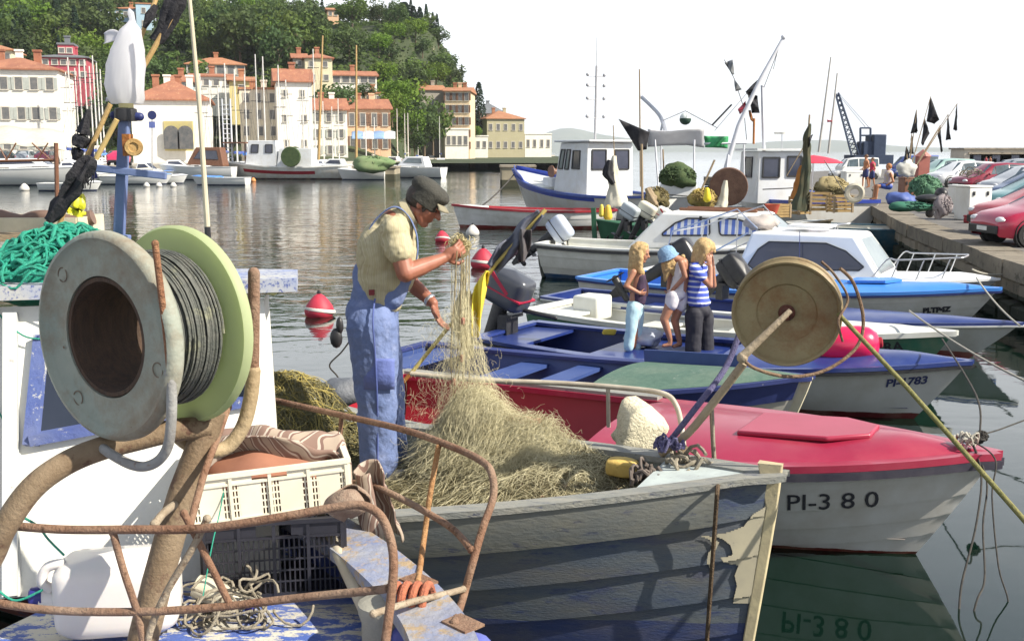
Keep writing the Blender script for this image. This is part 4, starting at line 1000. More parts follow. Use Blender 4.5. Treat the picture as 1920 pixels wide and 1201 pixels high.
# foam blocks
def lump(c, d, seed, name, label, cat, m, R=None, n=26):
    mb = MB(); rbox(mb, c, d, .05, R)
    for i, p in enumerate(mb.v): mb.v[i] = p + (p - V(c)) * (.30 * mnoise.noise(p * 6 + V((seed, 0, 0))) + .10 * mnoise.noise(p * 22))
    return tag(mb.build(name, m, ang=60), label, cat)
fc = P(1200, 806, 6.0)
lump(fc, (.27, .20, .30), 4, 'foam_block', 'chunk of cream foam standing up among the nets at the bow', 'foam block', mat('foam', (.74, .68, .50), (.62, .56, .40), sc=6, rough=.9, bump=.9, bsc=50, c3=(.35, .30, .2), thr=.66, wsc=9), Matrix.Rotation(.45, 3, 'Y') @ rotz(.3))
lump(P(1168, 876, 5.25), (.15, .10, .085), 9, 'foam_block', 'small yellow foam block lying on the pale net', 'foam block', mat('yellow_foam', (.62, .44, .12), (.54, .36, .10), sc=9, rough=.85, bump=.4), rotz(-.4))
# ropes helpers
def ropeobj(label, paths, r, m, name='rope', n=7, parent=None, cat='rope', k=6, part=None):
    mb = MB()
    for pp in paths: mb.tube(spl(pp, k) if len(pp) > 2 else pp, r, n)
    o = mb.build(part or name, m, parent)
    if label: tag(o, label, cat)
    return o
def sag(a, b, s, n=10): return [a + (b - a) * (i / n) - V((0, 0, s * 4 * (i / n) * (1 - i / n))) for i in range(n + 1)]
# rope knot cluster on grey bow
rr = random.Random(31); c0 = P(1262, 850, 5.25)
m_prope = mat('purple_rope', (.09, .08, .20), (.17, .16, .27), sc=40, rough=.9, bump=.7, bsc=150, c3=(.3, .28, .34), thr=.62)
def coil(c, n, r0, seed, rad, m, label, sq=.5, name='rope', parent=None):
    rr = random.Random(seed); mb = MB()
    for i in range(n):
        u, v = frame(V((rr.gauss(0, .6), rr.gauss(0, .6), 1))); cc = c + V((rr.gauss(0, r0 * .5), rr.gauss(0, r0 * .5), abs(rr.gauss(0, r0 * .25)))); r = r0 * rr.uniform(.5, 1.1); ph = rr.uniform(0, 6); e = rr.uniform(.5, 1)
        mb.tube([cc + u * r * math.cos(ph + a * .45) + v * r * e * math.sin(ph + a * .45) + V((0, 0, .02 * math.sin(a * 1.3 + ph))) for a in range(13)], rad, 6)
    return tag(mb.build(name, m, parent), label, 'rope')
coil(P(1250, 832, 5.1), 8, .038, 3, .0075, m_prope, 'purple blue rope knotted round the bow pole')
coil(P(1290, 878, 5.05), 14, .09, 4, .0095, m_rope, 'grey rope coils lying on the grey bow below the pole')
coil(P(1215, 895, 4.98), 9, .07, 6, .009, mat('dark_rope', (.10, .08, .07), (.16, .13, .11), sc=40, rough=.9), 'dark rope loops beside the nets at the bow')
# anchor-rope over grey gunwale
g0 = P(1341, 893, 5.12)
ropeobj('brown frayed rope hanging from the bow rail down the grey hull', [[P(1341, 870, 5.04), P(1350, 884, 4.95)] + [hull_p(grey, -1, 1354 - (y - 900) * .07, y, .085) for y in (905, 940, 990, 1040, 1090, 1140, 1200, 1250)]], .0105, mat('tarry_rope', (.10, .06, .035), (.17, .12, .07), sc=50, rough=.95, bump=1.0, bsc=160))
ropeobj('light grey rope looping from pole to the bow stanchion', [[P(1275, 845, 5.1), P(1300, 880, 5.1), P(1330, 905, 5.05), P(1345, 892, 5.08), P(1340, 860, 5.15), P(1336, 765, 5.2)]], .007, m_rope)
# wooden stake in the bow
mb = MB(); mb.tube([P(1215, 920, 5.15), P(1290, 838, 5.2)], [.034, .022], 12); tag(mb.build('stake', m_wood), 'short wooden stake slanting up from the grey bow deck', 'stake')
# net-drum on poles
dd = thing('net_drum', 'old rusty cream metal drum raised on a slanting pole over the bow', 'drum', P(1250, 860, 5.2), world=True)
dc = P(1474, 590, 4.95); dax = V((.30, .93, .10)).normalized()
m_pan = mat('stained_pan', (.31, .25, .13), (.22, .17, .09), sc=4, rough=.55, bump=.3, c3=(.20, .09, .03), thr=.58, wsc=5, edge=.12, grime=(.09, .055, .035))
mb = MB(); R0 = .252
mb.lathe([(.001, .050), (.04, .050), (.10, .040), (.135, .038), (.142, .030), (.20, .022), (.232, .020), (.240, .004), (.250, .0), (.254, .006), (.250, .02), (.243, .03), (.240, .08), (.247, .09), (.245, .10), (.23, .10), (.22, .09), (.1, .09), (.001, .09)], dc, dax, 80); mb.build('shell', m_pan, dd, ang=35)
mb = MB(); mb.lathe([(.237, .095), (.237, .115), (.250, .122), (.254, .130), (.250, .137), (.20, .137), (.001, .132)], dc, dax, 72); mb.build('rear_flange', m_pan, dd, ang=35)
mb = MB(); mb.lathe([(.035, .03), (.04, .04), (.02, .02), (.001, .02)], dc, dax, 16); mb.tube([dc + dax * .03, dc - dax * .06], .014, 10); mb.build('axle', mat('axle_rust', (.16, .05, .03), (.10, .04, .03), sc=20, rough=.9, bump=.6), dd)
m_pole = mat('weathered_pole', (.27, .21, .14), (.37, .30, .21), sc=7, rough=.8, bump=.5, bsc=40, c3=(.15, .09, .05), thr=.64)
mb = MB(); mb.tube(spl(PP([(1240, 850, 5.2), (1290, 812, 5.1), (1345, 745, 5.0), (1395, 680, 4.92)]), 4), [.020, .020], 14); mb.build('pole', m_pole, dd)
mb = MB(); mb.tube(PP([(1388, 672, 4.88), (1440, 622, 4.88), (1482, 582, 4.9)]), [.022, .017, .013], 12); mb.ball(P(1392, 670, 4.88), .027, 12); mb.build('arm', m_pole, dd)
hoopm = mat('hoop_rust', (.22, .15, .09), (.14, .08, .05), sc=20, rough=.8, bump=.6)
def hp(ang0, ang1, r, off, rx=1.0):
    u, v = frame(dax); # u right-ish
    o = []
    for i in range(25):
        a = ang0 + (ang1 - ang0) * i / 24; o.append(dc + dax * off + u * math.cos(a) * r * rx + v * math.sin(a) * r)
    return o
u_, v_ = frame(dax)
mb = MB(); mb.tube(spl(PP([(1575, 503, 5.0), (1600, 530, 5.02), (1618, 590, 5.02), (1612, 640, 5.0), (1580, 675, 4.97), (1530, 700, 4.94), (1470, 705, 4.9), (1415, 690, 4.88), (1392, 672, 4.88)]), 6), .0085, 8); mb.build('hoop', hoopm, dd)
mb = MB(); mb.tube(spl(PP([(1540, 490, 4.86), (1565, 515, 4.86), (1590, 560, 4.86), (1572, 600, 4.82), (1580, 640, 4.82)]), 6), .006, 8); mb.build('hoop', hoopm, dd)
mb = MB(); mb.tube(spl(PP([(1238, 850, 5.25), (1300, 770, 5.2), (1360, 690, 5.3), (1388, 620, 5.35)]), 5), .016, 10)
for k in range(26):
    f = k / 25; c = P(1238 + 150 * f, 850 - 230 * f, 5.25 + .1 * f)
mb.build('wrapped_stay', m_prope, dd)
# long green pole to the right foreground
gp = PP([(1572, 588, 4.85), (1700, 725, 4.55), (1830, 872, 4.25), (1950, 1008, 4.0)])
mb = MB(); mb.tube(gp, [.0105, .0115], 10); tag(mb.build('mooring_pole', mat('green_yellow_pole', (.14, .14, .04), (.22, .20, .07), sc=24, rough=.8, bump=.5, c3=(.30, .27, .12), thr=.6)), 'long thin olive green line stretched from the drum to the lower right', 'line')
# ropes bundle: tangle on the foreground deck
rr = random.Random(40); mb = MB(); tb = P(440, 1085, 3.5)
for i in range(34):
    c = V((tb.x + rr.gauss(-.02, .085), tb.y + rr.gauss(0, .06), 1.0 + abs(rr.gauss(0, .06)))); r = rr.uniform(.04, .095); e = rr.uniform(.35, 1); u, v = frame(V((rr.gauss(0, .8), rr.gauss(-.6, .6), 1))); ph = rr.uniform(0, 6)
    pts = [c + u * r * math.cos(ph + a * .42) + v * r * e * math.sin(ph + a * .42) + V((0, 0, .012 * math.sin(a))) for a in range(rr.choice((9, 13, 16)))]
    for p in pts: p.z = max(p.z, .995)
    mb.tube(pts, .0048, 6)
tag(mb.build('rope', m_rope), 'tangled thin grey rope on the deck in front of the dark crate', 'rope')
bt_ = P(418, 1085, 3.55)
bt2 = thing('bottle', 'clear plastic bottle with blue cap lying in the tangled rope', 'bottle', V((bt_.x, bt_.y, 1.0)), world=True)
mb = MB(); b0 = V((bt_.x - .10, bt_.y, 1.10)); ax = V((.9, -.1, -.35)).normalized(); mb.lathe([(.001, 0), (.04, .005), (.043, .03), (.043, .12), (.035, .16), (.015, .19), (.013, .205)], b0, ax, 20); mb.build('body', mat('milky_bottle', (.55, .52, .42), (.45, .42, .32), sc=5, rough=.25), bt2)
mb = MB(); mb.lathe([(.017, .2), (.017, .225), (.001, .23)], b0, ax, 14); mb.build('cap', bpy.data.materials['blue_cap'], bt2)
# green rope heap on the cabin roof
m_grn = mat('sea_green_rope', (.01, .30, .20), (.02, .22, .15), sc=25, rough=.7, bump=.5, bsc=120, c3=(.10, .45, .33), thr=.62)
rr = random.Random(50); mb = MB(); zr = Bp.z + .05
def gz(x, y): return zr + .235 * math.exp(-((x + 1.83) / .35) ** 2 - ((y - 4.35) / .30) ** 2)
for i in range(95):
    c = V((rr.uniform(-2.2, -1.62), rr.uniform(4.08, 4.55), 0)); a0 = rr.uniform(0, 6); r = rr.uniform(.08, .22); e = rr.uniform(.3, .8); ph = rr.uniform(0, 6); pts = []
    for a in range(rr.choice((8, 11, 14))):
        t = ph + a * .42; x = c.x + r * math.cos(t) * math.cos(a0) - r * e * math.sin(t) * math.sin(a0); y = c.y + .6 * (r * math.cos(t) * math.sin(a0) + r * e * math.sin(t) * math.cos(a0))
        pts.append(V((min(x, -1.50), max(y, 4.02), gz(x, y) + rr.uniform(-.02, .022) + .01 * math.sin(a))))
    mb.tube(spl(pts, 3), rr.choice((.006, .008, .009, .0045)), 6)
mb.ball(V((-1.86, 4.36, zr + .04)), (.30, .24, .14), 20)
tag(mb.build('rope_heap', m_grn), 'big heap of sea green rope on the cabin roof behind the grey flange', 'rope')
ropeobj('thin green cord hanging across the cabin wall at the left edge', [[W(-20, 560, .02), W(8, 600, .03), W(55, 637, .04), W(120, 640, .05)], [W(-10, 760, .02), W(12, 800, .02), W(20, 880, .02), W(24, 935, .03), W(26, 925, .03)]], .0035, m_grn)
ropeobj('green cord knotted to the jerrycan and rail at lower left', [[P(35, 965, 2.95), P(70, 985, 3.1), P(92, 1012, 3.3), P(120, 1040, 3.35)], [P(-5, 1105, 3.3), P(30, 1125, 3.3), P(80, 1105, 3.32)]], .004, m_grn)
ropeobj('thin green twine over the cream crate side', [[P(425, 888, 3.66), P(412, 960, 3.62), P(398, 1020, 3.5), P(380, 1120, 3.4)]], .0022, m_grn)
# mast post, poles, bags standing on the cabin of the foreground boat
m_bm = mat('mast_blue', (.10, .14, .29), (.15, .20, .36), sc=5, rough=.55, bump=.2, c3=(.4, .42, .45), thr=.72)
Ym = 4.55
mp_ = thing('signal_mast', 'blue wooden mast with two cross arms, lamp and orange pulley on the cabin', 'mast', P(222, 560, Ym), world=True)
def seg(a, b, w, h, name, m): mb = MB(); mb.beam(a, b, w, h); o = mb.build(name, m, mp_, smooth=False); bv = o.modifiers.new('bevel', 'BEVEL'); bv.width = .004; bv.segments = 2; return o
seg(P(234, 222, Ym), P(222, 470, Ym), .040, .042, 'pole', m_bm)
seg(P(168, 314, Ym - .05), P(312, 330, Ym - .05), .022, .030, 'cross_arm', m_bm)
mb = MB(); mb.cap(P(214, 216, Ym), P(262, 219, Ym), .018, .018, 14); mb.build('cross_arm', m_navy, mp_)
mb = MB(); mb.lathe([(.045, -.02), (.048, .0), (.045, .03), (.03, .035)], P(236, 218, Ym), (0, 0, 1), 20); mb.build('lamp_base', m_dark, mp_)
mb = MB(); mb.lathe([(.026, .0), (.030, .01), (.030, .06), (.027, .072), (.001, .075)], P(237, 208, Ym), (0, 0, 1), 24); mb.build('lamp', mat('cream_lens', (.75, .68, .35), (.65, .58, .28), sc=6, rough=.25), mp_)
m_orr = mat('orange_rust', (.42, .17, .03), (.28, .10, .03), sc=9, rough=.8, bump=.5)
pc = P(251, 276, Ym - .06)
mb = MB(); mb.lathe([(.001, -.018), (.018, -.018), (.02, -.024), (.034, -.024), (.036, -.010), (.028, 0), (.036, .010), (.034, .022), (.001, .022)], pc, V((-.25, 1, 0)), 36); mb.build('pulley', mat('pulley_paint', (.45, .30, .12), (.35, .20, .06), sc=14, rough=.7, bump=.4), mp_)
mb = MB(); mb.box(P(240, 272, Ym - .05), (.03, .05, .09)); mb.build('pulley_bracket', m_orr, mp_)
seg(P(232, 440, Ym), P(222, 700, Ym), .05, .05, 'pole', m_bm)
# white plastic bag over the top
bagm = translucent('white_bag', (.84, .84, .86), (.78, .78, .82), sc=3, rnd=0, tr=.6)
bc0 = P(240, 190, Ym)
mb = MB(); rows = []; sh = [(0, .066, 0), (.02, .074, 0), (.08, .080, -.004), (.16, .078, .0), (.22, .064, .012), (.27, .052, .024), (.30, .044, .03), (.325, .020, .036), (.34, .012, .04), (.37, .013, .035), (.385, .003, .03)]
for z, r, ox in sh:
    rw = []
    for j in range(32):
        a = 2 * PI * j / 32; k = 1 + .14 * mnoise.noise(V((math.cos(a) * 1.6, math.sin(a) * 1.6, z * 11))) + .05 * math.sin(7 * a + z * 30); rw.append(bc0 + V((ox - .004 + math.cos(a) * r * k, math.sin(a) * r * k * .8, z - .01)))
    rows.append(rw)
mb.grid(rows, cu=True)
bag = thing('plastic_bag', 'bulging white plastic bag tied over the top of the blue mast', 'bag', bc0, world=True)
mb.build('bag_body', bagm, bag, ang=70)
mb = MB(); rows = []
for i in range(10):                                  # blown tail to the left
    u = i / 9; rows.append([bc0 + V((-.01 - .075 * u + .0 * v, .01 * math.sin(4 * v), .275 + .012 * math.sin(3 * u + 2 * v) - .035 * v * (1 - u) - .02 * u * u + (.02 * u if v < .5 else -.01 * u))) for v in [j / 6 for j in range(7)]])
mb.grid(rows); o = mb.build('bag_tail', bagm, bag, ang=70); q = o.modifiers.new('s', 'SOLIDIFY'); q.thickness = .004
mb = MB(); rows = []
for i in range(8):
    u = i / 7; rows.append([bc0 + V((-.06 - .035 * u, .02 * v, .01 + .02 * math.sin(2 * v) - .01 * u)) for v in (0, .5, 1)])
mb.grid(rows); o = mb.build('bag_tail', bagm, bag); q = o.modifiers.new('s', 'SOLIDIFY'); q.thickness = .004
# poles
def pole(label, pts, r, m, name='pole', n=9): mb = MB(); mb.tube(PP(pts), r, n); return tag(mb.build(name, m), label, 'pole')
pole('pale cream flag pole rising past the top of the picture beside the blue mast', [(352, -40, 4.4), (374, 200, 4.38), (389, 425, 4.36)], [.0075, .0115], mat('cream_pole', (.55, .50, .36), (.46, .41, .30), sc=6, rough=.6))
mb = MB(); mb.tube(PP([(389, 425, 4.36), (392, 490, 4.36), (394, 640, 4.4)]), .0125, 9); tag(mb.build('pole_socket', m_dark), 'dark socket holding the foot of the cream pole behind the lime flange', 'socket')
m_bamb = mat('bamboo', (.48, .33, .14), (.38, .24, .09), sc=9, rough=.6, bump=.3)
pole('tan bamboo pole crossing left of the mast, upper one', [(207, 195, 4.5), (160, 300, 4.5), (120, 395, 4.5), (95, 470, 4.5)], .0105, m_bamb)
pole('yellow wooden pole slanting below the cross arm of the mast', [(219, 224, 4.45), (180, 298, 4.45)], .011, mat('yellow_stick', (.55, .40, .16), (.45, .32, .12), sc=8, rough=.6))
pole('brown thin pole with black wrapping, rising behind the white bag', [(296, -10, 4.75), (262, 75, 4.7), (240, 140, 4.7)], .010, m_bamb)
pole('pale wood pole under the black wrapped flag at the top', [(345, -10, 4.65), (286, 96, 4.6), (255, 150, 4.6)], .011, m_bamb)
m_blk = mat('black_flag_cloth', (.012, .012, .016), (.025, .024, .03), sc=14, rough=.85, bump=.6, bsc=60)
def wrapflag(label, pts, rads, seed, m=None, amp=.45):
    mb = MB(); pp = spl(PP(pts), 6); n = len(pp); rows = []
    for i, p in enumerate(pp):
        f = i / (n - 1) * (len(rads) - 1); k = int(min(f, len(rads) - 2)); r = rads[k] + (rads[k + 1] - rads[k]) * (f - k)
        d = (pp[min(i + 1, n - 1)] - pp[max(i - 1, 0)]).normalized(); u, v = frame(d)
        rows.append([p + (u * math.cos(a) + v * math.sin(a)) * r * (1 + amp * mnoise.noise(V((math.cos(a) * 1.5, math.sin(a) * 1.5, i * .35 + seed))) + amp * .5 * math.sin(5 * a + i * .2)) for a in [2 * PI * j / 20 for j in range(20)]])
    mb.grid(rows, cu=True); mb.add(rows[0], [tuple(range(20))]); mb.add(rows[-1], [tuple(range(20))])
    return tag(mb.build('flag', m or m_blk, ang=80), label, 'flag')
wrapflag('black flag wrapped tightly round the pole at the top left', [(340, -14, 4.63), (318, 30, 4.63), (292, 78, 4.62)], [.030, .034, .022], 1)
wrapflag('small black rag tied on the thin pole behind the bag', [(292, 10, 4.72), (270, 52, 4.7)], [.008, .016, .007], 2)
wrapflag('black furled flag with frayed end left of the mast', [(166, 205, 4.5), (158, 245, 4.5), (148, 275, 4.5), (140, 300, 4.5)], [.006, .018, .032, .024, .008], 3)
wrapflag('long black frayed flag drooping toward the green rope heap', [(172, 295, 4.42), (150, 330, 4.42), (120, 375, 4.42), (92, 415, 4.42)], [.018, .040, .030, .018], 5, amp=.7)
mb = MB(); rr = random.Random(4)
for i in range(26):
    x = 150 + rr.uniform(0, 26); mb.tube(spl([P(x, 300, 4.4 + rr.uniform(0, .05)), P(x + rr.uniform(-6, 4), 330, 4.42), P(x + rr.uniform(-10, 4), 335 + rr.uniform(5, 20), 4.42)], 3), .0022, 4)
tag(mb.build('flag_fringe', m_blk), 'black torn fringe hanging below the left end of the cross arm', 'fringe')
wrapflag('blue cloth scrap tied behind the black flags', [(172, 262, 4.6), (170, 300, 4.6), (178, 335, 4.6)], [.008, .014, .010], 8, bpy.data.materials['blue_cap'])
wrapflag('blue plastic scrap hanging lower on the bamboo pole', [(140, 345, 4.55), (136, 370, 4.55), (140, 378, 4.55)], [.01, .018, .01], 9, bpy.data.materials['blue_cap'])
wrapflag('bright yellow plastic bag knotted at the foot of the bamboo pole', [(150, 362, 4.55), (146, 385, 4.55), (140, 402, 4.55)], [.012, .026, .034, .03], 10, mat('yellow_plastic', (.85, .80, .05), (.75, .70, .04), sc=8, rough=.4))
# trays behind the rope heap
mb = MB(); tc_ = P(75, 425, 4.9); 
t = thing('fish_box', 'white and brown fish box behind the green rope heap', 'box', tc_ - V((0, 0, .06)), world=True)
for dx, dy, sx, sy in ((0, -.15, .46, .015), (0, .15, .46, .015), (-.23, 0, .015, .30), (.23, 0, .015, .30)): mb.box(tc_ + V((dx, dy, 0)), (sx, sy, .10))
mb.build('side', m_cream, t, smooth=False)
mb = MB(); mb.tube(spl([tc_ + V((-.25 + .5 * i / 8, -.03 + .02 * math.sin(i), .035 + .012 * math.sin(i * 1.7))) for i in range(9)], 4), .035, 10); mb.build('contents', mat('brown_hose', (.12, .07, .05), (.2, .13, .1), sc=9, rough=.7), t)
mb = MB(); mb.box(P(20, 440, 4.8), (.32, .4, .03), rotz(.1)); tag(mb.build('board', m_wood, smooth=False), 'weathered board under the fish box at the left edge', 'board')
mb = MB(); mb.tube(PP([(430, 520, 4.42), (470, 542, 4.4)]), .014, 8); tag(mb.build('pipe', m_tube), 'rusty pipe end behind the lime flange on the cabin roof', 'pipe')
mb = MB(); mb.cap(P(470, 535, 4.5), P(512, 545, 4.5), .022, .02, 12); tag(mb.build('float', mat('lime_float', (.45, .50, .18), (.5, .5, .3), sc=12, rough=.6, bump=.6)), 'mossy green float on the right edge of the cabin roof', 'float')
# people
cl_tex = bpy.data.textures.new('folds', 'CLOUDS'); cl_tex.noise_scale = .13; cl_tex.noise_depth = 2
cl_tex2 = bpy.data.textures.new('fine_folds', 'CLOUDS'); cl_tex2.noise_scale = .035; cl_tex2.noise_depth = 1
def flesh(mb, name, m, parent, vox=.006, sm=3, disp=0, disp2=0):
    o = mb.build(name, m, parent, ang=180)
    r = o.modifiers.new('remesh', 'REMESH'); r.mode = 'VOXEL'; r.voxel_size = vox; r.use_smooth_shade = True
    if sm: q = o.modifiers.new('smooth', 'SMOOTH'); q.iterations = sm; q.factor = .6
    if disp: d = o.modifiers.new('folds', 'DISPLACE'); d.texture = cl_tex; d.strength = disp; d.texture_coords = 'LOCAL'; d.mid_level = .5
    if disp2: d = o.modifiers.new('fine', 'DISPLACE'); d.texture = cl_tex2; d.strength = disp2; d.texture_coords = 'LOCAL'; d.mid_level = .5
    return o
def basis(f, u):
    f = V(f).normalized(); u = V(u); u = (u - f * u.dot(f)).normalized(); s = u.cross(f)      # s = left side
    return f, u, s
def RM(f, s, u): return Matrix((f, s, u)).transposed()
def head_(mb, c, f, u, k):
    f, u, s = basis(f, u); R = RM(f, s, u); c = V(c)
    def q(a, b, d): return c + f * a * k + s * b * k + u * d * k
    mb.ball(q(-.12, 0, .22), (.86 * k, .66 * k, .78 * k), 24, R); mb.ball(q(.22, 0, -.22), (.56 * k, .54 * k, .70 * k), 20, R)
    mb.ball(q(.50, 0, -.80), (.24 * k, .26 * k, .20 * k), 14, R); mb.cap(q(.05, .42, -.50), q(.42, .16, -.80), .20 * k, .18 * k); mb.cap(q(.05, -.42, -.50), q(.42, -.16, -.80), .20 * k, .18 * k)
    mb.cap(q(.72, 0, .08), q(.93, 0, -.20), .075 * k, .12 * k, 10); mb.ball(q(.80, .09, -.22), .07 * k, 8); mb.ball(q(.80, -.09, -.22), .07 * k, 8)
    mb.cap(q(.64, -.30, .16), q(.64, .30, .16), .12 * k, .12 * k, 10)
    mb.cap(q(.70, -.13, -.45), q(.70, .13, -.45), .085 * k, .085 * k, 8); mb.cap(q(.68, -.11, -.54), q(.68, .11, -.54), .085 * k, .085 * k, 8)
    for sg in (-1, 1):
        mb.ball(q(-.08, sg * .68, -.10), (.17 * k, .07 * k, .27 * k), 12, R); mb.ball(q(.42, sg * .36, -.20), (.2 * k, .16 * k, .2 * k), 10, R)
def face_bits(c, f, u, k, parent, brow=None):
    f, u, s = basis(f, u); c = V(c)
    def q(a, b, d): return c + f * a * k + s * b * k + u * d * k
    for sg in (-1, 1):
        mb = MB(); mb.ball(q(.66, sg * .27, .0), (.09 * k, .09 * k, .06 * k), 10); mb.build('eye', m_eye, parent)
        if brow: mb = MB(); mb.cap(q(.74, sg * .14, .17), q(.66, sg * .42, .17), .045 * k, .035 * k, 8); mb.build('eyebrow', brow, parent)
    mb = MB(); mb.cap(q(.765, -.13, -.495), q(.765, .13, -.495), .028 * k, .028 * k, 6); mb.build('mouth', m_lip, parent)
m_eye = mat('eye', (.04, .03, .03), (.06, .04, .03), sc=9, rough=.2)
m_lip = mat('lips', (.28, .08, .06), (.24, .07, .05), sc=9, rough=.5)
def hand_(mb, w_, d, n, k, curl=.5, thumb=1, spread=.12):
    """w_ wrist, d finger direction, n palm normal (fingers curl towards it), k hand length"""
    d = V(d).normalized(); n = V(n); n = (n - d * n.dot(d)).normalized(); s = d.cross(n) * thumb; w_ = V(w_)
    R = RM(d, s, n); pc = w_ + d * .24 * k
    mb.ball(pc, (.30 * k, .22 * k, .095 * k), 14, R); mb.cap(w_ - d * .06 * k, w_ + d * .12 * k, .125 * k, .13 * k, 10)
    for i, (o, L) in enumerate(((-.155, .36), (-.052, .43), (.052, .46), (.155, .42))):
        p = w_ + d * .42 * k + s * o * k; dd = (d + s * o * spread * 6).normalized(); a = curl * (1.05 + .1 * i) * .6; segs = (.46, .32, .25); r = .052 * k
        for j, sg in enumerate(segs):
            q = dd * math.cos(a) + n * math.sin(a); p2 = p + q * L * k * sg * 1.25; mb.cap(p, p2, r, r * .88, 8); p = p2; r *= .88; a += curl * .9
    p = pc - d * .10 * k + s * .19 * k; q = (d * .6 + s * .75 + n * .25).normalized(); p2 = p + q * .22 * k; mb.cap(p, p2, .068 * k, .058 * k, 8); q2 = (d * .9 + s * .15 + n * .45).normalized(); mb.cap(p2, p2 + q2 * .20 * k, .057 * k, .047 * k, 8)
def limb(mb, pts, rs, n=14, flat=1):
    for a, b, ra, rb in zip(pts[:-1], pts[1:], rs[:-1], rs[1:]): mb.cap(a, b, ra, rb, n, flat=flat)
# ------------------------------------------------ the fisherman
man = thing('person', 'man in blue dungarees, yellow shirt and dark cap standing sorting a net', 'person', P(715, 892, 6.05), world=True)
Yn, Yf, Yc = 5.88, 6.24, 6.06
hf = V((.80, -.06, -.60)); hu = V((.60, 0, .80)); hc = P(797, 380, Yc); HK = .122
shR, shL = P(738, 432, 5.90), P(752, 432, 6.24); elR, elL = P(760, 512, 5.84), P(770, 530, 6.30); wrR, wrL = P(832, 484, 6.0), P(812, 568, 6.20)
nb = P(752, 405, Yc); spine = [P(742, 425, Yc), P(722, 480, Yc), P(712, 545, Yc), P(700, 600, Yc)]
hipR, hipL = P(698, 612, 5.95), P(702, 612, 6.17); knR, knL = P(706, 740, 5.93), P(722, 735, 6.20); anR, anL = P(708, 868, 5.96), P(728, 850, 6.26)
b = MB(); head_(b, hc, hf, hu, HK); b.cap(nb, P(781, 395, Yc), .064, .058)
limb(b, spine, [.11, .12, .11, .11]); b.cap(shR, shL, .07, .07)
limb(b, [shR, elR], [.058, .052]); b.cap(elR, elR + (wrR - elR) * .35, .050, .050); b.cap(elR + (wrR - elR) * .35, wrR, .050, .031)
limb(b, [shL, elL], [.055, .046]); b.cap(elL, elL + (wrL - elL) * .3, .045, .046); b.cap(elL + (wrL - elL) * .3, wrL, .046, .030)
hand_(b, wrR, (.85, .1, .45), (.25, .85, .35), .20, .85, -1); hand_(b, wrL, (.28, -.05, -.95), (.75, -.2, -.1), .19, .35, 1)
for h_, k_, a_ in ((hipR, knR, anR), (hipL, knL, anL)): limb(b, [h_, k_, a_, a_ + V((.0, 0, -.05))], [.085, .06, .042, .04])
flesh(b, 'body', m_skin, man, .0055, 2)
hairm = mat('dark_hair', (.035, .025, .02), (.07, .05, .04), sc=30, rough=.6, bump=.6, bsc=90)
face_bits(hc, hf, hu, HK, man, hairm)
f, u, s = basis(hf, hu)
def hq(a, b_, d): return hc + f * a * HK + s * b_ * HK + u * d * HK
mb = MB(); mb.ball(hq(-.30, 0, .10), (.72 * HK, .70 * HK, .72 * HK), 24, RM(f, s, u))
for sg in (-1, 1): mb.cap(hq(.22, sg * .56, .2), hq(.20, sg * .58, -.30), .13 * HK, .09 * HK, 10)
flesh(mb, 'hair', hairm, man, .007, 2, .006)
m_cap = mat('dark_cap', (.03, .03, .025), (.055, .052, .042), sc=10, rough=.85, bump=.5)
mb = MB(); mb.ball(hq(-.14, 0, .56), (.98 * HK, .80 * HK, .52 * HK), 28, RM(f, s, u)); mb.ball(hq(.18, 0, .62), (.72 * HK, .70 * HK, .42 * HK), 20, RM(f, s, u)); mb.lathe([(.80 * HK, -.08), (.80 * HK, 0), (.6 * HK, .02), (.001, .02)][0:4], hq(-.1, 0, .50), u, 28)
capo = flesh(mb, 'cap', m_cap, man, .006, 3, .012)
mb = MB(); rows = []
for i in range(7):
    r = i / 6; rows.append([hq(.55 + .62 * r * math.cos(a) * 1.0, math.sin(a) * (.62), .40 - .16 * r * r - .12 * abs(math.sin(a)) ** 2) for a in [-1.25 + 2.5 * j / 14 for j in range(15)]])
mb.grid(rows); o = mb.build('peak', mat('cap_peak', (.20, .18, .12), (.26, .23, .16), sc=9, rough=.8), capo, ang=180); q_ = o.modifiers.new('s', 'SOLIDIFY'); q_.thickness = .006
m_shirt = stripemat('yellow_striped_shirt', [(.41, .36, .22), (.47, .42, .28), (.37, .32, .20), (.44, .39, .25)], 9, (PI / 2, .5, 0), 2.0)
m_ov = mat('denim_blue', (.115, .16, .31), (.16, .205, .37), sc=5, rough=.85, bump=.5, bsc=26, c3=(.27, .31, .48), thr=.66, wsc=9, edge=.12, spec=.2)
mb = MB(); limb(mb, [P(744, 428, Yc), P(724, 470, Yc), P(716, 520, Yc), P(712, 555, Yc)], [.118, .150, .152, .145], 20)
mb.ball(P(712, 480, Yc), (.135, .17, .20), 20); mb.ball(P(728, 522, Yc), (.15, .165, .12), 20)
mb.cap(shR, shL, .078, .078); mb.cap(shR + V((0, .02, -.02)), shR + (elR - shR) * .50, .086, .082); mb.cap(shL, shL + (elL - shL) * .5, .078, .074)
mb.cap(P(745, 412, Yc), P(762, 402, Yc), .085, .076)
flesh(mb, 'shirt', m_shirt, man, .0065, 4, .018, .009)
mb = MB(); cc = P(764, 399, Yc); mb.lathe([(.070, -.02), (.083, -.01), (.079, .028), (.073, .03), (.072, 0)], cc, (P(785, 388, Yc) - nb), 24, closed=True); mb.build('collar', m_shirt, man)
mb = MB(); mb.ball(P(700, 602, Yc), (.150, .185, .15), 24); mb.cap(P(704, 556, Yc), P(700, 600, Yc), .142, .150, 20); mb.ball(P(690, 585, Yc), (.13, .17, .13), 20)
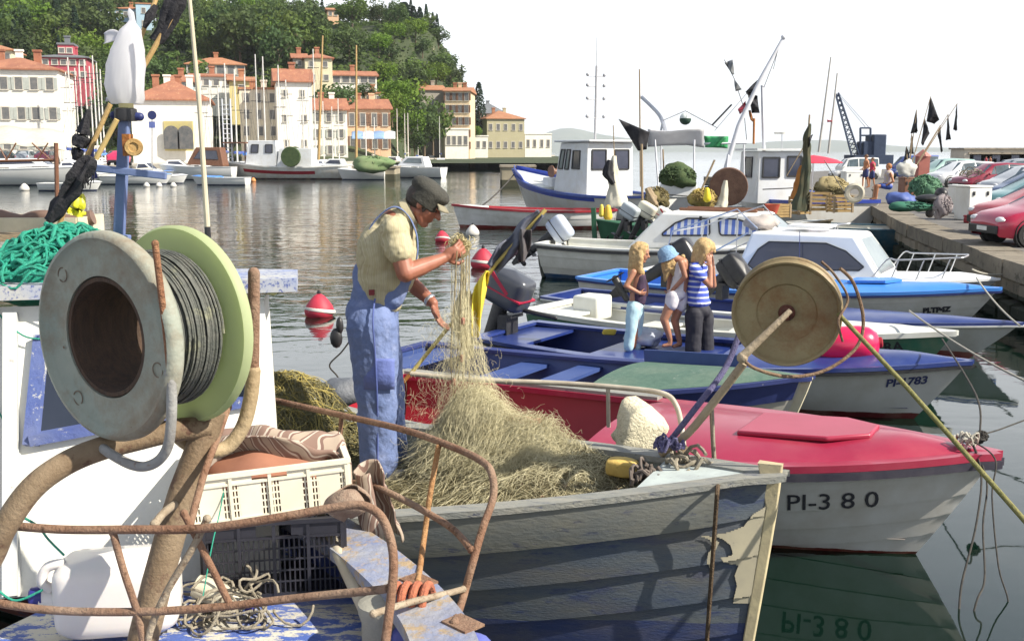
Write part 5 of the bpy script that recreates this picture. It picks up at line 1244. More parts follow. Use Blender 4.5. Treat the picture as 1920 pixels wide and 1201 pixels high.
for h_, k_, a_, yy in ((hipR, knR, anR, 5.95), (hipL, knL, anL, 6.2)):
    limb(mb, [h_, h_ + (k_ - h_) * .5, k_, k_ + (a_ - k_) * .5, a_ + V((.005, 0, .0))], [.142, .132, .118, .108, .112], 18)
mb.cap(P(688, 555, 6.0), P(679, 505, 6.04), .075, .05, flat=1); mb.cap(P(688, 555, 6.12), P(679, 505, 6.08), .075, .05)
for y_ in (5.98, 6.06, 6.14): mb.cap(P(735, 558, y_), P(757, 520, y_), .07, .052)
ov = flesh(mb, 'dungarees', m_ov, man, .0065, 3, .026, .006)
mb = MB()
for yy in (5.99, 6.13):
    mb.tube(spl(PP([(676, 515, yy), (676, 478, yy - .0), (688, 440, yy), (708, 408, yy), (738, 388, yy), (764, 402, yy), (781, 440, yy), (782, 480, yy), (772, 520, yy)]), 6), .0145, 8, flat=.35)
mb.build('strap', m_ov, ov)
mb = MB()                                             # pocket outlines and side seam, stitched on
def onleg(px, py, off=0): return P(px, py, 5.95 - .138 + off)
mb.tube(spl([P(703, 560, 5.885), P(699, 600, 5.80), P(703, 660, 5.80), P(707, 740, 5.807), P(708, 800, 5.84), P(708, 864, 5.845)], 5), .005, 6)
mb.build('side_seam', mat('seam_blue', (.06, .09, .27), (.1, .13, .33), sc=9, rough=.9), ov)
mb = MB(); rows = []
for i in range(9):
    x = 682 + 58 * i / 8; rows.append([P(x, y, 5.945 - math.sqrt(max(.001, .134 ** 2 - (((x - 708) * .00298) * .86) ** 2)) - .006) for y in (672, 678, 700, 730)])
mb.grid(rows); o = mb.build('pocket', mat('pocket_blue', (.10, .14, .38), (.14, .18, .43), sc=6, rough=.85, bump=.4), ov, ang=180); q_ = o.modifiers.new('s', 'SOLIDIFY'); q_.thickness = .005
def shoe(mb, an, d, k=.27):
    d = V(d).normalized(); z = V((0, 0, 1)); g = DZ + .045
    a = V((an.x, an.y, g)); mb.cap(a - d * .035, a + d * k * .60, .047, .042, 14); mb.ball(a + d * k * .63 - z * .008, (.062, .046, .034), 14); mb.ball(a + V((0, 0, .04)), (.052, .045, .055), 14)
m_shoe = mat('worn_sneaker', (.62, .58, .48), (.45, .41, .32), sc=12, rough=.75, grime=(.3, .25, .16))
for a_ in (anR, anL):
    mb = MB(); shoe(mb, a_ + V((-.01, 0, 0)), (1, -.05, 0)); so = flesh(mb, 'shoe', m_shoe, man, .006, 3)
    mb = MB(); mb.cap(V((a_.x - .04, a_.y, DZ + .018)), V((a_.x + .16, a_.y, DZ + .018)), .050, .046, 14); 
    for i, p in enumerate(mb.v): mb.v[i] = V((p.x, p.y, DZ + .018 + (p.z - DZ - .018) * .3))
    mb.build('sole', m_black, so)
mb = MB(); mb.lathe([(.037, -.01), (.040, -.006), (.040, .006), (.037, .01)], wrL - (wrL - elL).normalized() * .03, wrL - elL, 20); mb.build('wristwatch', m_alu, man)
mb = MB(); mb.box(P(697, 548, 5.905), (.03, .02, .03)); mb.build('belt_tab', mat('maroon', (.2, .02, .03), None, sc=5), man)
# ------------------------------------------------ the children
def kid(label, hc, hf, hu, hk, parts, skin=m_skin2, loc=None, hands=()):
    t = thing('person', label, 'person', loc, world=True)
    b = MB(); head_(b, hc, hf, hu, hk)
    for p in parts: limb(b, p[0], p[1], 12)
    for h in hands: hand_(b, *h)
    flesh(b, 'body', skin, t, .008, 2); face_bits(hc, hf, hu, hk, t); return t
YK = 11.85
def K(x, y, dy=0): return P(x, y, YK + dy)
# girl A: long blond hair, dark top, pale blue trousers
hcA = K(1203, 474); fA = V((.92, -.25, -.28))
gA_ = kid('girl with long blond hair, dark top and pale blue trousers, hand on hip', hcA, fA, (.2, 0, 1), .103,
  [([K(1195, 512), K(1194, 496)], [.045, .042]), ([K(1196, 512), K(1194, 540), K(1192, 575)], [.075, .07, .08]), ([K(1188, 510, -.12), K(1174, 536, -.16), K(1198, 549, -.13)], [.036, .030, .022]), ([K(1202, 512, .12), K(1212, 538, .16), K(1212, 552, .1)], [.036, .030, .022]),
   ([K(1190, 580, -.05), K(1186, 618, -.05), K(1184, 648, -.05)], [.07, .05, .035]), ([K(1194, 580, .06), K(1192, 618, .06), K(1188, 648, .06)], [.07, .05, .035])], loc=K(1188, 655),
  hands=[(K(1198, 549, -.13), (.8, .5, -.2), (-.1, .7, .3), .13, .3, 1)])
mb = MB(); f, u, s = basis(fA, (.2, 0, 1)); mb.ball(hcA + u * .03 - f * .025, (.100, .085, .095), 20, RM(f, s, u))
limb(mb, [hcA - f * .055 + u * .02, K(1190, 500), K(1187, 525), K(1184, 545)], [.082, .080, .062, .03]); mb.cap(hcA - s * .06 - f * .01, K(1200, 510, -.08), .04, .03); mb.cap(K(1203, 508, -.03), K(1207, 530, -.03), .035, .018); mb.cap(hcA - f * .05 + s * .05, K(1182, 515, -.04), .05, .03)
flesh(mb, 'hair', m_blond, gA_, .008, 2, .03, .016)
m_dtop = mat('dark_top', (.03, .018, .04), (.06, .03, .07), sc=22, rough=.8)
mb = MB(); limb(mb, [K(1199, 520), K(1199, 540), K(1197, 562)], [.078, .083, .088]); flesh(mb, 'top', m_dtop, gA_, .009, 2, .015)
mb = MB(); mb.ball(K(1191, 573), (.095, .11, .085), 18); limb(mb, [K(1188, 580, -.05), K(1183, 618, -.08), K(1178, 650, -.08)], [.085, .064, .056]); limb(mb, [K(1194, 580, .06), K(1194, 618, .08), K(1193, 650, .10)], [.085, .064, .056])
flesh(mb, 'trousers', mat('pale_blue_trousers', (.42, .60, .66), (.36, .54, .62), sc=9, rough=.8), gA_, .009, 3, .02)
# girl B: blue bucket hat, bending forward
hcB = K(1252, 482); fB = V((.35, -.15, -.92)); uB = V((-.25, 0.05, .9)) + V((-.6, 0, 0))
gB_ = kid('bending girl in pale blue crochet hat and white shorts, middle of three children', hcB, fB, (-.9, 0, .25), .100,
  [([K(1262, 483), K(1276, 488)], [.045, .05]), ([K(1279, 494), K(1280, 520), K(1272, 552)], [.075, .075, .08]), ([K(1277, 492, -.12), K(1285, 518, -.14), K(1259, 546, -.08)], [.036, .030, .022]), ([K(1268, 492, .12), K(1256, 520, .12), K(1253, 542, .05)], [.036, .030, .022]),
   ([K(1262, 560, -.05), K(1245, 598, -.07), K(1257, 636, -.05), K(1257, 642, -.05)], [.072, .047, .030, .028]), ([K(1277, 562, .05), K(1265, 600, .05), K(1274, 638, .05), K(1274, 642, .05)], [.072, .047, .030, .028]), ([K(1256, 645, -.05), K(1244, 648, -.05)], [.028, .022]), ([K(1275, 645, .05), K(1263, 649, .0)], [.028, .022])], loc=K(1265, 652),
  hands=[(K(1259, 546, -.08), (-.5, .3, -.3), (0, .5, .5), .12, .8, 1), (K(1253, 542, .05), (.1, -.3, -.6), (.6, -.3, 0), .12, .8, -1)])
f, u, s = basis(fB, (-.9, 0, .25))
m_hat = mat('crochet_hat', (.20, .34, .52), (.26, .42, .60), sc=40, rough=.9, bump=1.0, bsc=60)
mb = MB(); hb = hcB + V((-.012, 0, .04)); ax_ = V((-.42, -.05, .9)).normalized(); mb.lathe([(.001, .088), (.05, .080), (.088, .055), (.104, .015), (.108, -.03), (.125, -.052), (.119, -.055), (.102, -.03), (.09, -.01)], hb, ax_, 36); mb.build('hat', m_hat, gB_)
mb = MB(); rr = random.Random(3)
limb(mb, [hcB + V((.0, 0, -.02)), K(1250, 505), K(1247, 527)], [.075, .055, .018]); limb(mb, [K(1258, 490), K(1262, 505), K(1266, 520)], [.06, .045, .015]); limb(mb, [K(1281, 482), K(1285, 496)], [.03, .012])
flesh(mb, 'hair', m_blond, gB_, .008, 2, .03, .016)
mb = MB(); limb(mb, [K(1276, 498), K(1276, 520), K(1270, 545)], [.076, .082, .088]); flesh(mb, 'tank_top', mat('white_knit', (.70, .68, .68), (.6, .58, .60), sc=20, rough=.85), gB_, .009, 2, .012)
mb = MB(); mb.ball(K(1270, 551), (.095, .12, .075), 18); limb(mb, [K(1263, 555, -.05), K(1259, 570, -.06)], [.088, .078]); limb(mb, [K(1277, 556, .05), K(1275, 573, .05)], [.088, .080]); flesh(mb, 'shorts', mat('white_shorts', (.72, .69, .72), (.64, .6, .64), sc=9, rough=.8), gB_, .009, 3, .018)
# girl C: bob, striped tee, hands on face
hcC = K(1322, 470); fC = V((.90, -.15, -.42))
gC_ = kid('child with blond bob, blue and white striped tee and dark trousers, hands over face', hcC, fC, (.4, 0, .9), .108,
  [([K(1308, 494), K(1316, 484)], [.05, .045]), ([K(1308, 505), K(1308, 540), K(1310, 580)], [.09, .09, .09]), ([K(1302, 505, -.13), K(1331, 535, -.20), K(1332, 500, -.14)], [.042, .036, .026]), ([K(1314, 503, .12), K(1338, 535, .12), K(1336, 500, .05)], [.042, .034, .026]),
   ([K(1305, 590, -.06), K(1303, 640, -.06)], [.085, .06]), ([K(1320, 590, .06), K(1322, 640, .06)], [.085, .06])], loc=K(1310, 660), hands=[(K(1331, 500, -.14), (-.08, .05, 1), (-.2, .9, 0), .155, .15, 1), (K(1336, 500, .05), (-.05, -.1, 1), (-.9, -.3, 0), .155, .2, -1)])
f, u, s = basis(fC, (.4, 0, .9))
mb = MB(); mb.ball(hcC + u * .035 - f * .03, (.112, .098, .105), 22, RM(f, s, u)); limb(mb, [hcC - f * .055, K(1307, 487), K(1305, 495)], [.085, .075, .045]); mb.cap(hcC - s * .075 + u * .02, K(1315, 492, -.09), .045, .03); mb.cap(hcC + s * .075, K(1318, 492, .09), .045, .03); mb.cap(hcC + u * .085 + f * .03, hcC + u * .04 + f * .085, .045, .03)
flesh(mb, 'hair', m_blond, gC_, .008, 2, .022, .014)
m_st = stripemat('blue_white_stripes', [(.07, .11, .50), (.07, .11, .50), (.07, .11, .50), (.66, .68, .74)], 5.2, (0, PI / 2, .0), .5)
mb = MB(); limb(mb, [K(1309, 502), K(1306, 530), K(1310, 565)], [.105, .112, .118], 18); mb.ball(K(1311, 566), (.135, .13, .06), 16); mb.cap(K(1303, 503, -.13), K(1316, 518, -.165), .062, .060); mb.cap(K(1314, 503, .12), K(1325, 518, .14), .060, .056); flesh(mb, 'tee_shirt', m_st, gC_, .009, 3, .022)
mb = MB(); mb.ball(K(1311, 582), (.135, .13, .10), 18); limb(mb, [K(1302, 590, -.06), K(1301, 625, -.06), K(1299, 662, -.06)], [.105, .09, .09]); limb(mb, [K(1321, 590, .06), K(1324, 625, .06), K(1325, 662, .06)], [.10, .085, .085]); flesh(mb, 'trousers', mat('black_trousers', (.018, .018, .028), (.03, .03, .04), sc=9, rough=.8), gC_, .009, 3, .02)
# little raised platform they stand on (stern deck of the navy boat)
# cabins and outboards
class Cabin:
    def __init__(s, par, xb0, xb1, xr0, xr1, zb, zt, w0, w1, r0, r1, m, zbf=None, zt1=None, yo=0):
        """base aft/front x, roof aft/front x, half widths base aft/front, roof aft/front"""
        zbf = zb if zbf is None else zbf; zt1 = zt if zt1 is None else zt1
        s.c = {}
        for sg in (1, -1):
            s.c[sg] = tuple(q + V((0, yo, 0)) for q in (V((xb0, sg * w0, zb)), V((xb1, sg * w1, zbf)), V((xr1, sg * r1, zt1)), V((xr0, sg * r0, zt))))
        a, b, c, d = s.c[1]; e, f, g, h = s.c[-1]
        mb = MB(); mb.add([a, b, c, d, e, f, g, h], [(0, 3, 2, 1), (4, 5, 6, 7), (0, 4, 7, 3), (1, 2, 6, 5), (3, 7, 6, 2)])
        s.o = bev(mb.build('cabin', m, par), .05, 3); s.par = par
    def side(s, u, v, sg, off=.01):
        a, b, c, d = s.c[sg]; p = (a * (1 - u) + b * u) * (1 - v) + (d * (1 - u) + c * u) * v
        n = (b - a).cross(d - a).normalized() * -sg; n = n if n.y * sg > 0 else -n; return p + n * off
    def front(s, u, v, off=.01):
        a, b = s.c[1][1], s.c[-1][1]; d, c = s.c[1][2], s.c[-1][2]; p = (a * (1 - u) + b * u) * (1 - v) + (d * (1 - u) + c * u) * v
        n = (b - a).cross(d - a).normalized(); n = n if n.x > 0 else -n; return p + n * off
    def rear(s, u, v, off=.01):
        a, b = s.c[1][0], s.c[-1][0]; d, c = s.c[1][3], s.c[-1][3]; p = (a * (1 - u) + b * u) * (1 - v) + (d * (1 - u) + c * u) * v
        n = (b - a).cross(d - a).normalized(); n = n if n.x < 0 else -n; return p + n * off
    def window(s, fn, poly, m, fm=None, lab='window', fr=.02):
        pts = [fn(*q) for q in poly]; c = sum(pts, V()) / len(pts)
        n = (pts[1] - pts[0]).cross(pts[2] - pts[0]).normalized()
        fo = MB(); k = len(pts)
        for i in range(k): fo.beam(pts[i], pts[(i + 1) % k], fr, fr)
        f = fo.build(lab, fm or m_dark, s.par, smooth=False)
        mb = MB(); mb.add(pts, [tuple(range(k))]); mb.build('pane', m, f, smooth=False); return f
def chamfer(u0, u1, v0, v1, c=.12, cl=None, cr=None):
    cl = c if cl is None else cl; cr = c if cr is None else cr; d = (v1 - v0) * .28
    return [(u0, v0 + d * .5), (u0 + c * .3, v0), (u1 - c * .3, v0), (u1, v0 + d * .5), (u1 - cr * .35, v1 - d), (u1 - cr, v1), (u0 + cl, v1), (u0 + cl * .35, v1 - d)]
m_pane = mat('tinted_pane', (.03, .035, .06), (.045, .05, .08), sc=2, rough=.1, spec=.7)
m_pane2 = mat('grey_pane', (.14, .18, .20), (.20, .24, .25), sc=2, rough=.12, spec=.7)
m_curt = stripemat('striped_curtain', [(.10, .17, .50), (.10, .17, .50), (.60, .62, .66), (.60, .62, .66)], 2.4, (0, 0, 0), 0, .5)
def outboard(name, label, loc, rz, tilt, m_cowl, stripe=None, sc=1.0, legm=None, grp=None, handle=True):
    t = thing(name, label, 'outboard motor', loc, rz, grp); t.scale = (sc,) * 3; R = Matrix.Rotation(tilt, 3, 'Y'); legm = legm or m_dark
    def q(x, y, z): return R @ V((x, y, z))
    mb = MB(); rbox(mb, q(-.10, 0, .33), (.44, .28, .36), .05, R); 
    mb.build('cowl', m_cowl, t, ang=50)
    mb = MB(); mb.box(q(-.10, 0, .30), (.45, .285, .015), R); 
    if stripe: mb.box(q(-.13, -.135, .38), (.25, .015, .035), R @ Matrix.Rotation(.5, 3, 'Y'))
    mb.build('trim', stripe or m_dark, t, smooth=False)
    mb = MB(); mb.cap(q(-.12, 0, .15), q(-.12, 0, -.50), .085, .055, 12, flat=.6); mb.box(q(-.14, 0, -.33), (.26, .14, .02), R); mb.cap(q(-.02, 0, -.58), q(-.30, 0, -.58), .04, .05, 12); mb.prism([(-.10, 0), (.05, 0), (.0, -.16), (-.06, -.16)], q(-.12, .008, -.60), R @ V((1, 0, 0)), R @ V((0, 0, 1)), .016); mb.build('leg', legm, t)
    mb = MB()
    for k in range(3): a = k * 2.094; mb.ball(q(-.32, math.sin(a) * .075, -.58 + math.cos(a) * .075), (.012, .045, .075), 8, R @ Matrix.Rotation(-a, 3, 'X'))
    mb.build('propeller', legm, t)
    mb = MB(); mb.box((.02, 0, .0), (.10, .20, .22)); mb.box((.06, 0, .10), (.12, .22, .03)); mb.build('clamp', legm, t)
    if handle: mb = MB(); mb.cap(q(.08, .02, .20), q(.42, .05, .28), .022, .018); mb.build('tiller', m_dark, t)
    return t
# white cabin boat with dark windows
H8 = Hull(6.0, 2.1, .44, .43, .58, rake=1.0, d=.25, tw=.8, pw=2.6, rnd=.8)
b8 = Boat(H8, 'cabin_boat', 'white cabin motorboat with one long dark side window and bow rail, nearest the quay wall', 'boat', (1872, 523, .58), R_(-30))
b8.build(m_white if 0 else strake_hull('white_hull_c', (.70, .71, .73), (.64, .65, .67), (.05, .09, .35), .25, sc=2), m_gel, m_gel, m_gel, .50, camber=.10, floor_z=.2)
c8 = Cabin(b8.t, 1.9, 4.35, 2.15, 3.85, .44, 1.24, .92, .72, .72, .62, m_gel, zbf=.52)
for sg in (-1, 1):
    c8.window(lambda u, v, sg=sg: c8.side(u, v, sg, .012), chamfer(.08, .93, .22, .80, .16, .12, .22), m_pane, m_dark)
c8.window(lambda u, v: c8.front(u, v, .012), chamfer(.06, .94, .12, .90, .06), m_pane2, m_white)
mb = MB(); mb.box((3.0, 0, 1.33), (.72, .6, .05)); bev(mb.build('roof_hatch', m_gel, b8.t), .02)
m_rail = mat('steel_rail', (.60, .61, .63), (.5, .5, .52), sc=9, rough=.3, metal=.7)
def pulpit(bt, hl, x0, x1, h, r=.013, n=3):
    mb = MB(); pts = [hl.sheer(x0 + (x1 - x0) * i / 8, 1, .08, h) for i in range(9)]; pts2 = [V((p.x, -p.y, p.z)) for p in reversed(pts)]
    st = hl.sheer(x0 - .25, 1, .08, .02); mb.tube(spl([st] + pts + pts2 + [V((st.x, -st.y, st.z))], 4), r, 8)
    for i in range(n):
        x = x0 + (x1 - x0) * (i + .5) / n
        for sg in (1, -1): mb.tube([hl.sheer(x - .12, sg, .1, .02), hl.sheer(x, sg, .08, h)], r * .85, 6)
    return mb.build('bow_rail', m_rail, bt.t)
pulpit(b8, H8, 4.4, 5.5, .38)
mb = MB()
for sg in (1, -1): mb.tube([V((.9, sg * .9, .6)), V((1.6, sg * .85, .92)), V((2.1, sg * .76, 1.22))], .014, 8)
for sg in (1, -1): mb.tube([V((.6, sg * .85, .6)), V((.75, sg * .82, 1.2)), V((1.9, sg * .75, 1.62)), V((2.25, sg * .7, 1.3))], .013, 8); mb.tube([V((1.4, sg * .8, .6)), V((1.4, sg * .8, 1.42))], .012, 8)
mb.tube([V((.75, .82, 1.2)), V((.75, -.82, 1.2))], .012, 8); mb.build('frame_rail', m_rail, b8.t)
mb = MB(); tp = b8.w(0, 0, 0)
def loc8(p): return b8.R.transposed() @ (p - b8.o)
mb.ball(V((2.1, 0, 1.36)), (.30, .46, .13), 20)
for i, p in enumerate(mb.v): mb.v[i] = p + V((0, 0, .06 * mnoise.noise(p * 7)))
mb.build('furled_tarp', mat('grey_tarp', (.33, .29, .27), (.42, .38, .35), sc=5, rough=.85, bump=.5), b8.t, ang=180)
mb = MB(); mb.cap(V((3.0, -.80, 1.28)), V((3.05, -.93, .75)), .006, .006, 6); mb.lathe([(.001, .1), (.03, .06), (.06, .0), (.001, -.01)], V((3.06, -.97, .62)), (0, 0, 1), 12); mb.build('fender', m_navy, b8.t)
# striped-curtain cabin boat
H9 = Hull(6.3, 2.2, .72, .70, .98, rake=.8, d=.3, tw=.75, pw=2.4, rnd=.85, n=6, lap=.014, trake=.25)
b9 = Boat(H9, 'cabin_boat', 'white clinker cabin boat with blue and white striped curtains behind the children', 'boat', (1612, 447, .98), R_(-25))
b9.build(strake_hull('white_hull_d', (.66, .65, .60), (.60, .59, .54), (.02, .06, .14), .10, sc=3), m_white, m_off, m_white, .55, camber=.08, floor_z=.2)
mb = MB(); H9.rail(mb, .02, .05, .05, dz=-.06); mb.build('rubbing_strake', m_dark, b9.t)
c9 = Cabin(b9.t, 2.0, 5.25, 2.65, 4.55, .72, 1.42, .90, .62, .72, .60, m_white, zbf=.85)
for sg in (-1, 1):
    for a, b_, cl, cr in ((.16, .50, .13, .01), (.57, .88, .01, .14)):
        c9.window(lambda u, v, sg=sg: c9.side(u, v, sg, .015), chamfer(a, b_, .34, .84, .04, cl, cr), m_curt, m_dark, fr=.03)
c9.window(lambda u, v: c9.front(u, v, .015), chamfer(.08, .92, .2, .9, .06), m_pane2, m_dark)
mb = MB(); 
for yy in (-.3, .3): mb.cap(V((2.9, yy, 1.47)), V((4.4, yy, 1.46)), .03, .03, 8)
mb.build('roof_rail', m_brown, b9.t)
mb = MB(); mb.box((3.45, -.80, 1.33), (.05, .04, .08)); mb.build('side_lamp', m_dark, b9.t)
pulpit(b9, H9, 4.9, 6.1, .30)
o9 = b9.w(-.05, 0, .62)
outboard('outboard_motor', 'big outboard with pale blue and white cowl tilted up on the striped curtain boat', o9, R_(-25), R_(52), mat('blue_white_cowl', (.30, .38, .55), (.62, .64, .68), sc=1.3, rough=.3), sc=1.25)
# outboards elsewhere
o4 = b4.w(-.02, .0, .52)
ob = outboard('outboard_motor', 'big dark grey outboard motor with red lettering stripe, tilted up at the blue boat\'s stern', o4, R_(-32), R_(22), mat('dark_cowl', (.05, .055, .07), (.07, .075, .09), sc=3, rough=.3, coat=.3), mat('red_stripe', (.5, .02, .06), None, sc=4, rough=.4), sc=1.32)
outboard('outboard_motor', 'black outboard motor raised behind the girl with long hair', P(1248, 520, 15.0), R_(-25), R_(58), mat('black_cowl', (.02, .02, .025), (.03, .03, .035), sc=3, rough=.35), sc=1.15)
outboard('outboard_motor', 'small dark outboard just right of the child in striped tee', P(1352, 545, 14.4), R_(-38), R_(50), m_dark, sc=1.0)
for k, (px, py, col, nm) in enumerate([(1176, 412, (.45, .5, .53), 'grey white'), (1207, 410, (.66, .63, .50), 'cream'), (1240, 420, (.72, .71, .66), 'white')]):
    p = P(px, py + 12, 25.6); outboard('outboard_motor', f'{nm} outboard cowl in a row of three beyond the cabin boat', (p.x, p.y, p.z), R_(-35 + 8 * k), R_(28), mat(f'cowl_{nm.replace(" ", "_")}', col, tuple(c * .85 for c in col), sc=3, rough=.35), stripe=(mat('cowl_red', (.4, .03, .03), None, sc=3), None, None)[0] if k == 2 else None, sc=1.05, handle=False)
# green boat, red-trimmed boat
H10 = Hull(6.2, 2.1, .55, .52, .80, rake=.3, d=.3, tw=.4, pw=2.2, rnd=.85)
b10 = Boat(H10, 'moored_boat', 'dark green open boat with tall green stem post beyond the white cabin boat', 'boat', (1118, 412, .80), R_(170))
m_gr = mat('boat_green', (.015, .085, .04), (.025, .11, .055), sc=5, rough=.6, c3=(.2, .24, .2), thr=.7)
b10.build(m_gr, m_gr, mat('green_in', (.12, .2, .15), (.18, .22, .17), sc=5, rough=.7), m_gr, .7, benches=((1.5, .4, .1), (3.2, .4, .1)), m_bench=m_gr, floor_z=.15)
mb = MB(); mb.beam(V((6.22, 0, .0)), V((6.28, 0, 1.12)), .16, .12); mb.build('stem_post', m_gr, b10.t, smooth=False)
H11 = Hull(5.6, 1.9, .62, .60, .78, rake=.35, d=.3, tw=.5, pw=2.3, rnd=.85, n=5, lap=.01)
b11 = Boat(H11, 'moored_boat', 'white open boat with crimson gunwale and dark red waterline, below the blue trawler', 'boat', (849, 384, .78), R_(180))
b11.build(strake_hull('white_hull_e', (.70, .69, .68), (.64, .63, .61), (.16, .02, .02), .10, sc=3), m_redin, m_off, m_off, .78, benches=((1.2, .3, .08), (2.6, .3, .08)), m_bench=m_off, floor_z=.15, rail=(.09, .07, .05))
# trawlers
H12 = Hull(11.5, 3.4, 1.0, .95, 1.78, rake=1.6, d=.5, tw=.8, pw=2.4, rnd=.75)
b12 = Boat(H12, 'trawler', 'white fishing trawler with broad blue bow band and slanted wheelhouse windows', 'boat', (963, 318, 1.78), R_(121))
mh12 = mat('trawler_hull', (.62, .62, .60), (.56, .55, .52), sc=1.5, rough=.45, zb=[(.08, (.05, .05, .08))], grime=(.45, .38, .28))
b12.build(mh12, m_blue, m_off, m_off, .60, camber=.06, floor_z=.7, m_floor=m_stone, rail=(.10, .10, .06))
mb = MB()
for sg in (1, -1):
    rows = []
    for i in range(31):
        t = .25 + .745 * i / 30; rows.append([H12.pt(t, q, sg, .015) for q in (.0, .05, .10 + .08 * sstep(.6, 1, t))])
    mb.grid(rows, flip=(sg < 0))
mb.build('sheer_band', mat('ultramarine', (.02, .045, .30), (.03, .06, .36), sc=3, rough=.4), b12.t)
mb = MB()
rows = []
for sg in (1, -1):
    rows = [[H12.pt(t, 0, sg) + V((0, 0, -.02)), H12.pt(t, 0, sg) + V((0, 0, .22 * sstep(.72, .82, t)))] for t in [.72 + .27 * i / 12 for i in range(13)]]; mb.grid(rows); 
o_ = mb.build('bulwark', bpy.data.materials['ultramarine'], b12.t); q_ = o_.modifiers.new('s', 'SOLIDIFY'); q_.thickness = .05
m_wh = mat('wheelhouse_white', (.70, .72, .74), (.64, .66, .68), sc=2, rough=.4, grime=(.5, .47, .4))
c12 = Cabin(b12.t, 4.1, 6.6, 4.1, 6.15, .85, 2.95, 1.15, 1.05, 1.10, 1.0, m_wh, zbf=.95)
for a, b_ in ((.60, .72), (.80, .93)): c12.window(lambda u, v: c12.side(u, v, 1, .015), [(a, .48), (b_, .48), (b_ - .02, .86), (a - .02, .86)], m_pane2, m_dark, fr=.05)
c12.window(lambda u, v: c12.side(u, v, 1, .015), [(.24, .5), (.48, .5), (.48, .84), (.24, .84)], m_pane, m_dark, fr=.05)
for a, b_ in ((.06, .32), (.37, .63), (.68, .94)): c12.window(lambda u, v: c12.front(u, v, .015), [(a, .50), (b_, .50), (b_, .9), (a, .9)], m_pane2, m_dark, fr=.05)
for a, b_ in ((.1, .4), (.6, .9)): c12.window(lambda u, v: c12.rear(u, v, .015), [(a, .50), (b_, .50), (b_, .86), (a, .86)], m_pane, m_dark, fr=.05)
mb = MB(); mb.box((5.1, 0, 3.0), (2.5, 2.4, .08)); bev(mb.build('roof', m_wh, b12.t), .03)
mb = MB(); mb.box((7.3, .5, 1.25), (.7, .8, .55)); bev(mb.build('deck_locker', m_wh, b12.t), .04)
mb = MB(); mb.lathe([(.12, -.2), (.12, .2)], V((7.9, .1, 1.75)), (0, 1, 0), 20); mb.lathe([(.26, -.22), (.26, -.18), (.12, -.18)], V((7.9, .1, 1.75)), (0, 1, 0), 20); mb.lathe([(.12, .18), (.26, .18), (.26, .22)], V((7.9, .1, 1.75)), (0, 1, 0), 20); mb.build('winch', m_brown, b12.t)
hull_text(H12, 'TO-PI', 9.9, .86, .26, 1, mat('faded_letters', (.10, .12, .13), None, sc=3), b12.t)
mb = MB(); mb.tube([V((4.6, .4, 3.0)), V((4.55, .4, 5.9))], .045, 8)
for z in (3.9, 4.6, 5.1, 5.5): mb.tube([V((4.58, .0, z)), V((4.58, .8, z))], .02, 6); mb.ball(V((4.58, .8, z + .06)), .07, 8); mb.ball(V((4.58, 0, z + .06)), .07, 8)
mb.tube([V((4.56, .4, 5.9)), V((4.55, .4, 7.0))], .015, 6); mb.build('mast', mat('mast_grey', (.42, .42, .44), (.34, .34, .36), sc=4, rough=.5), b12.t)
mb = MB(); mb.tube(spl(PP([(1203, 182, 46.5), (1222, 200, 46), (1240, 222, 45), (1252, 262, 44.6)]), 5), .08, 8); mb.tube(PP([(1243, 226, 45), (1236, 262, 44.8)]), .05, 6); tag(mb.build('davit', m_alu), 'pale curved steel davit arm behind the black and white awning', 'davit')
# second trawler with tall white derrick
H13 = Hull(9.5, 3.2, 1.0, .95, 1.5, rake=1.0, d=.4, tw=.8, pw=2.3, rnd=.75)
b13 = Boat(H13, 'trawler', 'white trawler with small wheelhouse and tall slanting white derrick by the quay', 'boat', (1395, 44, 1.5, 0), R_(97))
b13.build(mh12, bpy.data.materials['ultramarine'], m_off, m_off, .60, floor_z=.8, m_floor=m_stone, rail=(.10, .12, .06))
inv13 = lambda p: b13.R.transposed() @ (p - b13.o)
cpx = inv13(P(1447, 330, 37.5))
mb = MB(); c_ = V((cpx.x, cpx.y, 0)); ch = Cabin(b13.t, c_.x - .9, c_.x + 1.2, c_.x - .9, c_.x + 1.05, .85, 2.6, .85, .8, .82, .78, m_wh, yo=c_.y)
ch.window(lambda u, v: ch.rear(u, v, .015), [(.10, .50), (.45, .50), (.45, .88), (.10, .88)], m_pane, m_dark, fr=.05)
ch.window(lambda u, v: ch.rear(u, v, .015), [(.62, .52), (.92, .52), (.92, .9), (.62, .9)], m_pane, m_dark, fr=.05)
for sg in (1, -1): ch.window(lambda u, v, sg=sg: ch.side(u, v, sg, .015), [(.3, .5), (.7, .5), (.7, .88), (.3, .88)], m_pane, m_dark, fr=.05)
mb = MB(); mb.box((c_.x + .1, c_.y, 2.66), (2.3, 1.85, .07)); mb.build('roof', m_wh, b13.t, smooth=False)
m_der = mat('derrick_white', (.66, .67, .72), (.58, .59, .63), sc=4, rough=.5)
def in13(l): return [inv13(p) for p in PP(l)]
mb = MB(); mb.tube(in13([(1347, 362, 36), (1385, 235, 36), (1425, 150, 36), (1468, 72, 36)]), [.085, .08, .07, .05], 10); mb.ball(inv13(P(1469, 70, 36)), .09, 8); mb.build('derrick', m_der, b13.t)
mb = MB(); mb.tube(in13([(1429, 160, 37), (1432, 270, 37), (1436, 378, 37)]), [.05, .06, .06], 10); mb.build('mast', m_der, b13.t)
mb = MB(); mb.tube(in13([(1385, 235, 36), (1368, 290, 36.2), (1352, 378, 36.2)]), .055, 8); mb.tube(in13([(1366, 290, 36), (1362, 330, 35.6), (1372, 375, 35.6)]), .06, 8); mb.build('derrick_leg', m_der, b13.t)
